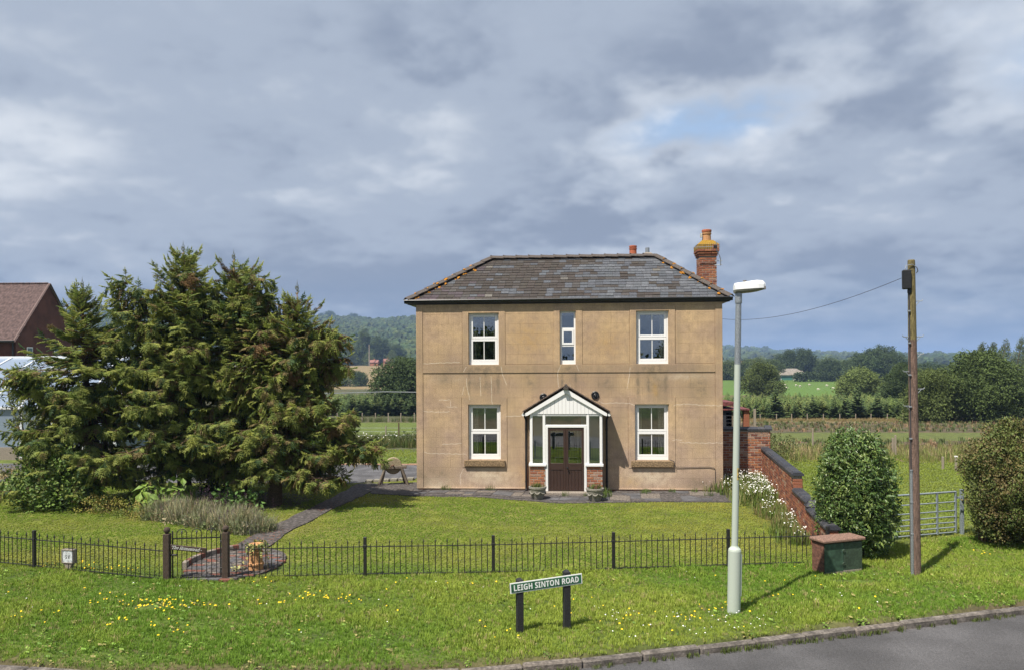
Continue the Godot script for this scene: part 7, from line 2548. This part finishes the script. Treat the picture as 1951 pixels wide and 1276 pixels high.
func build_far() -> void:
	var G1 := Color(0.058, 0.085, 0.022)
	var G2 := Color(0.075, 0.10, 0.026)
	var G3 := Color(0.042, 0.065, 0.02)
	# field oaks and the big trees at the right
	far_tree("field oak standing just right of the lamp column", Vector3(40.0, -4.9, -142.0), 9.0, 10.0, G2 * 0.9, 13, 0.2, "", 0.22, 2.2, 0.2, 0.75)
	far_tree("round field oak halfway between the lamp column and the telegraph pole", Vector3(58.9, -4.9, -140.4), 7.4, 10.0, G2 * 1.25, 15, 0.2, "", 0.28, 2.2, 0.21, 0.75)
	far_tree("dark oak half hidden by the telegraph pole", Vector3(52.5, land(52.5, -104.0), -104.0), 8.2, 6.5, G3, 13, 0.2, "", 0.12, 2.6, 0.25, 0.65)
	far_tree("biggest oak of the clump right of the telegraph pole, foliage to the ground", Vector3(43.5, -2.2, -60.5), 7.0, 8.8, G1, 24, 0.2, "", 0.1, 4.2, 0.22, 0.5)
	far_tree("lower leafy oak at the left of the clump right of the telegraph pole", Vector3(38.2, -2.2, -60.5), 5.2, 6.2, G2, 17, 0.2, "", 0.08, 3.6, 0.24, 0.55)
	far_tree("oak at the far right edge below the poplars", Vector3(53.0, -2.3, -63.0), 5.6, 7.0, G1 * 0.9, 17, 0.2, "", 0.1, 3.6, 0.24, 0.55)
	for k in 6:
		var u: float = [0.592, 0.606, 0.622, 0.642, 0.654, 0.664][k]
		var p := at_px(u, 190.0 + k * 3.0)
		var h: float = [9.8, 9.8, 10.8, 11.5, 11.0, 11.4][k] + 3.6
		var o := thing("poplar_tree", ["leftmost slim poplar above the oak clump", "second slim poplar above the oak clump", "third slim poplar, leaning right", "tall poplar left of the right edge", "tall poplar nearest the right edge", "poplar cut by the right edge"][k], "tree", p, 0.0, "row of poplars")
		var xf := []
		var cl := []
		for m in 150:
			var t := rng.randf()
			var r := h * 0.095 * pow(sin(PI * clampf(t * 0.82 + 0.16, 0, 1)), 0.8)
			var a := R(0, TAU)
			xf.append(Transform3D(frame(Vector3(0.5, 1, 0) + Vector3(R(-0.6, 0.6), 0, R(-0.6, 0.6)), Vector3(cos(a), 0.2, sin(a))).scaled(Vector3(0.8, 1.3, 0.8) * R(0.5, 0.8)), Vector3(cos(a) * r + t * t * h * 0.09, h * (0.08 + 0.9 * t), sin(a) * r)))
			cl.append(Color(0.12, 0.145, 0.055) * R(0.75, 1.25))
		var tg := Geo.new()
		tg.tube([Vector3(0, -0.5, 0), Vector3(0.2, h * 0.6, 0), Vector3(h * 0.08, h * 0.95, 0)], [0.3, 0.18, 0.04], 6)
		part("trunk", tg, M.far_bark, o)
		scatter("crown", far_clump[k % 3], M.far_leaf, xf, cl, o)
	# woodland edge around the barn
	var wood := [[0.245, 400, 12, 14, 0], [0.262, 405, 11, 13, 1], [0.278, 400, 13, 15, 1], [0.315, 395, 15, 14, 1], [0.332, 400, 14, 13, 0], [0.352, 445, 19, 17, 2], [0.372, 445, 20, 17, 2], [0.405, 385, 14, 15, 2], [0.424, 390, 13, 13, 0], [0.442, 372, 17, 14, 2], [0.458, 355, 19, 17, 2], [0.474, 362, 21, 16, 2], [0.489, 350, 17, 13, 2], [0.506, 330, 11, 12, 0], [0.526, 320, 13, 13, 2], [0.548, 330, 12, 14, 0], [0.575, 330, 12, 14, 2], [0.60, 330, 12, 14, 0], [0.30, 402, 15, 13, 0], [0.435, 430, 13, 14, 1], [0.385, 450, 15, 13, 1]]
	var said := ["beside the lamp column at the far wood edge", "second tree right of the lamp in the far wood edge", "broad pale tree in the far wood edge left of the red roof", "pale round tree right of the red roof", "small tree left of the barn", "tall dark tree directly left above the barn", "tall dark tree above the barn roof", "dark tree right of the barn", "rounded tree with brown twigs right of the barn", "dark tree at the left flank of the high clump", "domed dark tree of the high clump left of the telegraph pole", "highest dark tree left of the telegraph pole", "open crowned dark tree nearest the telegraph pole", "tree behind the telegraph pole", "low tree right of the telegraph pole on the skyline", "second low skyline tree right of the pole", "third low skyline tree right of the pole", "skyline tree under the poplars", "tree by the red roof", "pale tree between barn and high clump", "pale tree behind the barn"]
	for k in wood.size():
		var q = wood[k]
		var p := at_px(q[0], q[1])
		p.y -= 0.4
		far_tree(said[k], p, q[2] * (0.72 if q[2] < 16 else 0.82), q[3], [G1, G2, G3][q[4]] * 0.92, 14, 0.2, "trees of the far wood edge", 0.14, 1.3, 0.23, 0.8)
	# hedge lines and the barn
	for q in [[0.285, 0.336, 385, 5.0, "dark far hedge left of the barn"], [0.36, 0.45, 372, 4.5, "far hedge between the barn and the high trees"], [0.205, 0.30, 398, 6.0, "dark far hedge beside the house corner"]]:
		var xf := []
		var cl := []
		for k in 260:
			var p := at_px(R(q[0], q[1]), q[2] + R(-2, 2))
			xf.append(Transform3D(spin(0.6).scaled(Vector3.ONE * R(1.3, 2.1)), p + Vector3(0, R(0.3, 1.0) * q[3] * 0.7, 0)))
			cl.append(G3 * R(0.8, 1.4))
		tag(scatter("far_hedge", far_clump[1], M.far_leaf, xf, cl), q[4], "hedge")
	var bn := thing("barn", "long low farm building with pale brown roof among the far trees", "barn", at_px(0.349, 392.0), 0.05)
	bn.scale = Vector3(1.0, 0.58, 1.0)
	boxpart("barn_wall", Vector3(-8, 0, -12), Vector3(9, 4.4, 0), M.barn_wall, bn)
	boxpart("green_door", Vector3(-2.5, 0, 0.02), Vector3(3.0, 3.4, 0.15), M.barn_green, bn)
	var rf := Geo.new()
	rf.hull8([Vector3(-9, 4.3, 0.8), Vector3(9.8, 4.3, 0.8), Vector3(9.8, 7.6, -6), Vector3(-9, 7.6, -6), Vector3(-9, 4.6, 0.8), Vector3(9.8, 4.6, 0.8), Vector3(9.8, 7.9, -6), Vector3(-9, 7.9, -6)])
	part("roof", rf, M.barn_roof, bn)
	var rf2 := Geo.new()
	rf2.hull8([Vector3(-16, 7.3, -8), Vector3(9.8, 7.3, -8), Vector3(9.8, 9.4, -15), Vector3(-16, 9.4, -15), Vector3(-16, 7.6, -8), Vector3(9.8, 7.6, -8), Vector3(9.8, 9.7, -15), Vector3(-16, 9.7, -15)])
	part("rear_roof", rf2, M.barn_roof, bn)
	boxpart("rear_wall", Vector3(-15.5, 0, -15), Vector3(9.5, 7.35, -8.3), M.barn_wall, bn)
	var ends := [[0.302, 408.0, 5.0, 3.2, "cottage with red roof among the far trees right of the lamp"], [0.215, 412.0, 4.0, 2.6, "small pale roofed shed at the far wood edge beside the lamp"]]
	for q in ends:
		var c := thing("cottage", q[4], "cottage", at_px(q[0], q[1]), 0.3)
		boxpart("wall", Vector3(-4, 0, -5), Vector3(4, q[2] + 1.5, 0), M.house_brick if q[2] > 4.5 else M.barn_wall, c)
		var r := Geo.new()
		r.prism([Vector2(-5.5, q[2] + 1.5), Vector2(0.5, q[2] + 1.5), Vector2(-2.5, q[2] + 1.5 + q[3])], -4.4, 4.4, Basis(Vector3(0, 0, 1), Vector3(0, 1, 0), Vector3(1, 0, 0)))
		part("roof", r, M.cottage_roof if q[2] > 4.5 else M.barn_roof, c)
	# sheep on the far pasture
	var sp := [[0.347, 330, "sheep grazing leftmost on the far pasture"], [0.349, 305, "sheep grazing just below the leftmost pair"], [0.366, 318, "sheep grazing under the barn"], [0.378, 330, "sheep alone in the middle of the far pasture"], [0.389, 292, "sheep lowest on the far pasture"], [0.400, 322, "sheep left of the round oak"], [0.408, 300, "sheep nearest the round oak crown"], [0.361, 326, "sheep above the pair under the barn"]]
	for q in sp:
		var s := thing("sheep", q[2], "sheep", at_px(q[0], q[1]), R(-0.8, 0.8), "sheep on the far pasture")
		s.scale = Vector3.ONE * 0.95
		var g := Geo.new()
		var ring := func(c: Vector3, r: Vector3, n: int) -> void:
			for i in n:
				for j in 10:
					var q4 := []
					for e in [[i, j], [i + 1, j], [i + 1, j + 1], [i, j + 1]]:
						var th: float = PI * e[0] / n
						var ph: float = TAU * e[1] / 10
						q4.append(c + Vector3(sin(th) * cos(ph), cos(th), sin(th) * sin(ph)) * r)
					g.quad(q4[0], q4[1], q4[2], q4[3], (q4[0] + q4[2]) / 2.0 - c)
		ring.call(Vector3(0, 0.62, 0), Vector3(0.52, 0.30, 0.27), 6)
		ring.call(Vector3(0.6, 0.55, 0), Vector3(0.2, 0.12, 0.1), 5)
		for lx in [-0.3, 0.3]:
			for lz in [-0.12, 0.12]:
				g.tube([Vector3(lx, 0, lz), Vector3(lx, 0.5, lz)], [0.035, 0.06], 6)
		part("body", g, M.wool, s)
	# left of the house: tree by the corner, shrubs in the stubble, cottages, wooded hill
	far_tree("large dark tree rising beside the left house corner", Vector3(-25.2, -3.8, -92.0), 8.6, 9.0, G3 * 1.15, 18, 0.2, "", 0.12, 2.8, 0.25, 0.6)
	far_tree("round bush alone in the tan stubble field", Vector3(-94.9, -6.3, -321.0), 6.6, 8.5, G3 * 1.1, 11, 0.2, "", 0.2)
	far_tree("olive bush at the left end of the stubble field", Vector3(-103.5, -6.3, -321.6), 5.6, 9.0, G2, 10, 0.2, "", 0.2)
	var lt := [[-0.222, 640, 20, 18, 0], [-0.207, 645, 17, 16, 1], [-0.214, 640, 12, 12, 1], [-0.19, 650, 32, 13, 0], [-0.183, 655, 28, 12, 0], [-0.172, 650, 24, 17, 2], [-0.163, 655, 22, 16, 2], [-0.181, 640, 12, 9, 1], [-0.153, 640, 13, 9, 1], [-0.146, 660, 17, 16, 2], [-0.238, 650, 22, 20, 2], [-0.255, 650, 22, 20, 2]]
	var ls := ["leftmost tree along the top of the stubble field", "pale bushy tree at the top left of the stubble field", "low pale tree at the stubble field edge", "tall pointed tree above the stubble field", "second pointed tree above the stubble field", "broad dark tree left of the red cottages", "dark tree directly left of the red cottages", "small pointed bush at the stubble field edge", "small tree between the red cottages", "dark tree right of the red cottages", "tree behind the leaning spruce top", "second tree behind the leaning spruce top"]
	for k in lt.size():
		var q = lt[k]
		var p := at_px(q[0], q[1])
		p.y -= 0.5
		far_tree(ls[k], p, q[2], q[3], [G1, G2, G3][q[4]], 13, 0.2, "trees along the top of the stubble field", 0.08, 1.0)
	for q in [[-0.176, 632.0, 5.5, "left red roofed cottage at the top of the stubble field"], [-0.157, 636.0, 7.0, "right red cottage with pale gable at the top of the stubble field"]]:
		var c := thing("cottage", q[3], "cottage", at_px(q[0], q[1]), 0.5 if q[2] > 6.0 else -0.1)
		c.scale = Vector3.ONE * 0.5
		boxpart("wall", Vector3(-7, -0.5, -7), Vector3(7, q[2], 0), M.brick_orange, c)
		var r := Geo.new()
		r.prism([Vector2(-8, q[2]), Vector2(1, q[2]), Vector2(-3.5, q[2] + 4.2)], -7.5, 7.5, Basis(Vector3(0, 0, 1), Vector3(0, 1, 0), Vector3(1, 0, 0)))
		part("roof", r, M.cottage_roof, c)
		boxpart("chimney", Vector3(-1, q[2] + 2, -4.5), Vector3(1, q[2] + 6, -3), M.brick_orange, c)
	var pl := Geo.new()
	pl.tube([Vector3(0, 0, 0), Vector3(0, 17, 0)], [0.5, 0.35], 6)
	tag(part("far_pole", pl, M.fence_post, self, Transform3D(Basis.IDENTITY, at_px(-0.1815, 628.0))), "bare pole before the trees left of the red cottages", "pole")
	var tops := [[-0.200, 1745, 13, "lone round tree on the hilltop skyline"], [-0.112, 1748, 12, "hilltop tree near the house eaves"], [-0.118, 1748, 8, "small hilltop tree beside the one near the eaves"], [-0.232, 1740, 15, "dense hilltop tree above the leaning spruce"], [-0.243, 1742, 13, "second dense hilltop tree above the leaning spruce"], [-0.26, 1742, 12, "hilltop tree left of the dense pair"]]
	for q in tops:
		far_tree(q[3], at_px(q[0], q[1]), q[2] * 1.6, q[2] * 1.7, G3, 9, 0.2, "trees on the hilltop skyline", 0.1)
	# woods that read as one mass
	var crown := far_crown()
	for m in 2:
		var xf := []
		var cl := []
		var n := 6200 if m == 0 else 4200
		for k in n:
			var u := R(-0.75, 0.10) if m == 0 else R(0.10, 0.9)
			var d := sqrt(R(660.0 * 660.0, 1690.0 * 1690.0)) if m == 0 else sqrt(R(440.0 * 440.0, 3300.0 * 3300.0))
			if m == 0 and d > 1640 and u > -0.17 and u < -0.10 and rng.randf() < 0.8: continue
			var p := at_px(u, d)
			if m == 1:
				if d > 900 and hn.get_noise_2d(p.x * 0.4, p.z * 0.4) < 0.02: continue
				if d < 900 and u > 0.5: continue
			var s := R(5.0, 8.5) * (1.0 if m == 0 else clampf(d / 900.0, 0.8, 1.7))
			xf.append(Transform3D(Basis(Vector3.UP, R(0, TAU)).scaled(Vector3(1, R(0.8, 1.2), 1) * s), p + Vector3(0, s * 0.45, 0)))
			cl.append([G1, G3, G2, Color(0.05, 0.085, 0.03)][rng.randi() % 4] * R(0.55, 1.15))
		tag(scatter("woods", crown, M.far_leaf, xf, cl), "wooded hillside behind the stubble field" if m == 0 else "distant woods and tree lines towards the horizon", "wood")
	# across the road, behind the viewer
	var hx := []
	var hc := []
	for k in 700:
		var x := R(-40, 40)
		hx.append(Transform3D(spin(0.6).scaled(Vector3.ONE * R(0.8, 1.2)), Vector3(x, 1.6 + R(0.2, 2.4), 38.0 + R(-0.9, 0.9))))
		hc.append(G3 * R(0.8, 1.3))
	tag(scatter("roadside_hedge", far_clump[0], M.far_leaf, hx, hc), "hedge on the bank across the road", "hedge")
	far_tree("tree across the road at the left", Vector3(-7.0, 2.0, 42.0), 4.6, 6.0, G2, 14, 0.2, "trees across the road", 0.2)
	far_tree("tree across the road at the right", Vector3(9.5, 2.0, 43.0), 4.9, 4.0, G2, 14, 0.2, "trees across the road", 0.2)

func far_crown() -> Mesh:
	var g := Geo.new()
	g.tinted = true
	var fn := FastNoiseLite.new()
	fn.seed = 5
	fn.frequency = 1.1
	var at := func(i: int, j: int) -> Vector3:
		var th := PI * i / 8.0
		var ph := TAU * (j % 12) / 12.0
		var d := Vector3(sin(th) * cos(ph), cos(th), sin(th) * sin(ph))
		return d * (1.0 + 0.55 * fn.get_noise_3d(d.x * 1.6, d.y * 1.6, d.z * 1.6) + 0.25 * fn.get_noise_3d(d.x * 5.0, d.y * 5.0, d.z * 5.0))
	for i in 8:
		for j in 12:
			g.col = Color(1, 1, 1) * R(0.75, 1.25)
			var q := [at.call(i, j), at.call(i + 1, j), at.call(i + 1, j + 1), at.call(i, j + 1)]
			g.quad(q[0], q[1], q[2], q[3], (q[0] + q[2]) / 2.0)
	return g.mesh()

# ------------------------------------------------------------------ grass and flowers
func on_hard(x: float, z: float) -> bool:
	if z > -0.4 and z < 2.4 and x > -5.1 and x < 5.05:
		var front := 1.24 if x < -3.0 else (lerpf(1.24, 1.9, (x + 3.0) / 1.7) if x < -1.3 else (2.25 if x < 0.5 else 1.95))
		if z < front: return true
	if z < 8.7 and z > -1.3 and x > line([[-1.2, -7.35], [1.5, -7.42], [4.0, -7.55], [6.9, -7.72], [8.6, -7.75]], z) and x < line([[-1.2, -6.4], [1.0, -6.57], [3.9, -6.87], [6.9, -7.0], [8.6, -6.8]], z): return true
	if Vector2((x + 6.95) / 1.02, (z - 9.75) / 1.4).length() < 1.0 and z < 11.0: return true
	if z < 0.9 and z > -6.4 and x > -7.2 and x < -4.9: return true
	if z < -1.0 and z > -6.5 and x < -5.0: return true
	return false

func build_grass() -> void:
	var verge := [tuft_mesh(13, 0.085, 0.007, 0.9, 91), tuft_mesh(11, 0.07, 0.009, 1.1, 92), tuft_mesh(9, 0.11, 0.008, 0.8, 93)]
	var lawn := [tuft_mesh(12, 0.036, 0.007, 1.0, 94), tuft_mesh(12, 0.03, 0.009, 1.2, 95)]
	var xf := [[], [], []]
	var cl := [[], [], []]
	var fence := [[-14.6, 9.35], [-11.08, 10.19], [-7.8, 11.0], [-6.62, 10.82], [-4.04, 10.47], [-1.53, 10.18], [0.86, 9.78], [3.21, 9.37], [5.31, 9.0], [6.5, 8.0], [9.3, 6.4], [16.0, 5.5]]
	for k in 60000:
		var x := R(-12.5, 13.5)
		var fz := line(fence, x)
		var kz := kerb_z(x)
		var z := R(fz - 0.06, kz - 0.12)
		if on_hard(x, z): continue
		var n := hn.get_noise_2d(x * 22.0, z * 22.0)
		var n2 := hn.get_noise_2d(x * 5.0 + 90.0, z * 5.0)
		if kz - z < 0.35 and rng.randf() < 0.75 - (kz - z) * 1.4 + n: continue
		var bare := minf(Vector2((x + 7.25) / 0.36, (z - 12.6) / 0.22).length(), Vector2((x - 5.35) / 0.55, (z - 10.35) / 0.16).length())
		if bare < 1.0: continue
		var i := 0 if rng.randf() < 0.6 else (1 if rng.randf() < 0.7 else 2)
		var s := R(0.6, 1.1) * (1.0 + n * 0.7) * lerpf(0.75, 1.0, clampf(kz - z, 0, 1))
		if z - fz < 0.25: s *= 1.25
		xf[i].append(Transform3D(Basis(Vector3.UP, R(0, TAU)).scaled(Vector3(1.1, 1, 1.1) * s), Vector3(x, -0.004, z)))
		var c := Color(0.17, 0.30, 0.03).lerp(Color(0.31, 0.39, 0.055), clampf(0.38 + n2 * 1.7 + n * 0.7 + R(-0.25, 0.25), 0, 1))
		if rng.randf() < 0.07: c = Color(0.42, 0.36, 0.16)
		cl[i].append(c * R(0.85, 1.15))
	for i in 3:
		tag(scatter("verge_grass", verge[i], M.grass, xf[i], cl[i]), "rough green grass of the roadside verge", "grass")
	xf = [[], []]
	cl = [[], []]
	for k in 88000:
		var x := R(-19.0, 5.7)
		var z := R(-0.9, 11.0) if x > -8.0 else R(-0.5, 10.6)
		if z > line(fence, x) - 0.03 or on_hard(x, z): continue
		if x > 6.35 - 1.12 * (z + 1.4) / 10.25: continue
		if x > -5.0 and z < 0.1 and x < 4.9: continue
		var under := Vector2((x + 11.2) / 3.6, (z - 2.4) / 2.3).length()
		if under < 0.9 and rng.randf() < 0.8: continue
		var n2 := hn.get_noise_2d(x * 4.0 + 20.0, z * 9.0)
		var n := hn.get_noise_2d(x * 16.0, z * 16.0)
		var i := rng.randi() % 2
		xf[i].append(Transform3D(Basis(Vector3.UP, R(0, TAU)).scaled(Vector3(1.25, 1, 1.25) * R(0.7, 1.2)), Vector3(x, -0.003, z)))
		cl[i].append(Color(0.19, 0.29, 0.028).lerp(Color(0.37, 0.36, 0.07), clampf(0.33 + n2 * 1.2 + n * 0.8 + R(-0.2, 0.2), 0, 1)) * R(0.88, 1.12))
	for i in 2:
		tag(scatter("lawn_grass", lawn[i], M.grass, xf[i], cl[i]), "short mown grass of the front garden", "grass")
	# paddock grass beyond the wall and beside the drive
	var px := []
	var pc := []
	for k in 26000:
		var x := R(5.6, 17.0)
		var z := R(-12.0, 9.0)
		if rng.randf() < 0.25:
			x = R(-22.0, -5.2)
			z = R(-16.0, -6.6)
		elif z > line(fence, x) - 0.05 or x < 6.75 - 1.12 * (z + 1.4) / 10.25: continue
		if x < 6.9 and z < 0.0 and x > -5.2: continue
		px.append(Transform3D(Basis(Vector3.UP, R(0, TAU)).scaled(Vector3(2.0, 1.5, 2.0) * R(0.7, 1.3)), Vector3(x, land(x, z) - 0.004, z)))
		pc.append(Color(0.20, 0.29, 0.03).lerp(Color(0.30, 0.33, 0.06), clampf(0.4 + hn.get_noise_2d(x * 5.0, z * 5.0), 0, 1)) * R(0.85, 1.15))
	tag(scatter("paddock_grass", lawn[0], M.grass, px, pc), "grass of the paddock beyond the low wall", "grass")
	var bw := []
	var bc := []
	for k in 1500:
		var x := R(-12.0, 10.0)
		var z := R(line(fence, x) + 0.03, kerb_z(x) - 0.12)
		if hn.get_noise_2d(x * 9.0 + 300.0, z * 9.0) < 0.02 and rng.randf() < 0.85: continue
		bw.append(Transform3D(Basis(Vector3.UP, R(0, TAU)).scaled(Vector3(1, 0.7, 1) * R(0.6, 1.5)), Vector3(x, R(0.01, 0.04), z)))
		bc.append([Color(0.15, 0.27, 0.03), Color(0.21, 0.33, 0.05), Color(0.11, 0.2, 0.03), Color(0.3, 0.27, 0.09)][rng.randi() % 4] * R(0.8, 1.15))
	tag(scatter("verge_weeds", clump_mesh(9, 0.045, 0.03, 0.035, 97), M.leaf, bw, bc), "low broad leaved weeds scattered through the verge", "weeds")
	# yellow flowers of the verge
	var fl := []
	var spots := [[-8.8, 13.3, 0.35, 8], [-8.1, 12.6, 0.3, 7], [-7.4, 12.5, 0.4, 24], [-7.1, 12.75, 0.35, 26], [-6.8, 12.6, 0.35, 20], [-6.4, 12.7, 0.4, 12], [-8.2, 12.2, 0.3, 8], [-5.0, 12.25, 0.5, 14], [-4.4, 12.1, 0.5, 20], [-3.8, 12.3, 0.4, 8], [-7.2, 13.6, 0.3, 7], [-6.4, 13.9, 0.4, 8], [-10.6, 10.2, 0.3, 8], [-10.1, 10.1, 0.3, 9], [-9.5, 10.25, 0.4, 12], [-9.0, 10.4, 0.3, 8], [-6.1, 14.1, 0.3, 3], [0.8, 12.6, 0.6, 8], [1.6, 12.8, 0.5, 10], [2.2, 12.6, 0.4, 9], [2.5, 12.1, 0.4, 7], [0.4, 13.1, 0.5, 5], [-0.9, 13.7, 0.5, 6], [3.6, 11.9, 0.5, 6], [4.4, 10.6, 0.5, 4], [-2.0, 10.9, 0.4, 5], [-5.6, 11.1, 0.5, 4], [8.5, 8.2, 0.4, 7], [-0.2, 10.6, 0.4, 4]]
	for q in spots:
		for k in int(q[3] * 0.75):
			fl.append(Transform3D(Basis(Vector3.RIGHT, R(0.1, 0.7)).scaled(Vector3.ONE * R(0.34, 0.62)), Vector3(q[0] + R(-1, 1) * q[2], R(0.06, 0.12), q[1] + R(-1, 1) * q[2] * 0.6)))
	for k in 36:
		var x := R(-11.0, 6.0)
		fl.append(Transform3D(Basis(Vector3.RIGHT, R(0.1, 0.7)).scaled(Vector3.ONE * R(0.35, 0.65)), Vector3(x, R(0.06, 0.11), R(line(fence, x) + 0.1, kerb_z(x) - 0.3))))
	tag(scatter("dandelion_flowers", daisy_mesh(), M.petal_yellow, fl, []), "yellow dandelion like flowers dotted over the verge", "flowers")
	var wl := []
	for k in 80:
		var x := R(0.5, 3.6) if k < 50 else R(-11.0, 6.0)
		wl.append(Transform3D(Basis(Vector3.RIGHT, R(0.1, 0.5)).scaled(Vector3.ONE * R(0.22, 0.45)), Vector3(x, R(0.04, 0.08), R(12.4, kerb_z(x) - 0.3) if k < 50 else R(line(fence, x) + 0.2, kerb_z(x) - 0.3))))
	tag(scatter("clover_flowers", daisy_mesh(), M.petal_white, wl, []), "tiny white clover flowers in the verge near the kerb", "flowers")
	# weeds in the gutter of the kerb
	var kx := []
	var kc := []
	for k in 120:
		var x := R(-2.0, 7.5)
		kx.append(Transform3D(Basis(Vector3.UP, R(0, TAU)).scaled(Vector3.ONE * R(0.6, 1.6)), Vector3(x, -0.1, kerb_z(x) + 0.11 + R(0, 0.05))))
		kc.append(Color(0.11, 0.15, 0.03) * R(0.7, 1.2))
	tag(scatter("kerb_weeds", verge[1], M.grass, kx, kc), "small weeds growing in the road edge at the kerb", "weeds")
	# brown litter under the spruces and on the path
	var nx := []
	var nc := []
	for k in 2600:
		var z := R(-0.5, 10.8)
		var x := R(-8.0, -6.0)
		if not on_hard(x, z): continue
		if hn.get_noise_2d(x * 18.0, z * 18.0) < 0.02: continue
		nx.append(Transform3D(Basis(Vector3.UP, R(0, TAU)) * Basis(Vector3.RIGHT, PI / 2 + R(-0.2, 0.2)).scaled(Vector3.ONE * R(0.5, 1.1)), Vector3(x, 0.052 + R(0, 0.006), z)))
		nc.append(Color(0.26, 0.09, 0.04) * R(0.6, 1.3))
	tag(scatter("leaf_litter", leaf_mesh(0.05, 0.02), M.leaf, nx, nc), "red brown fallen needles on the path and gate paving", "leaf litter")
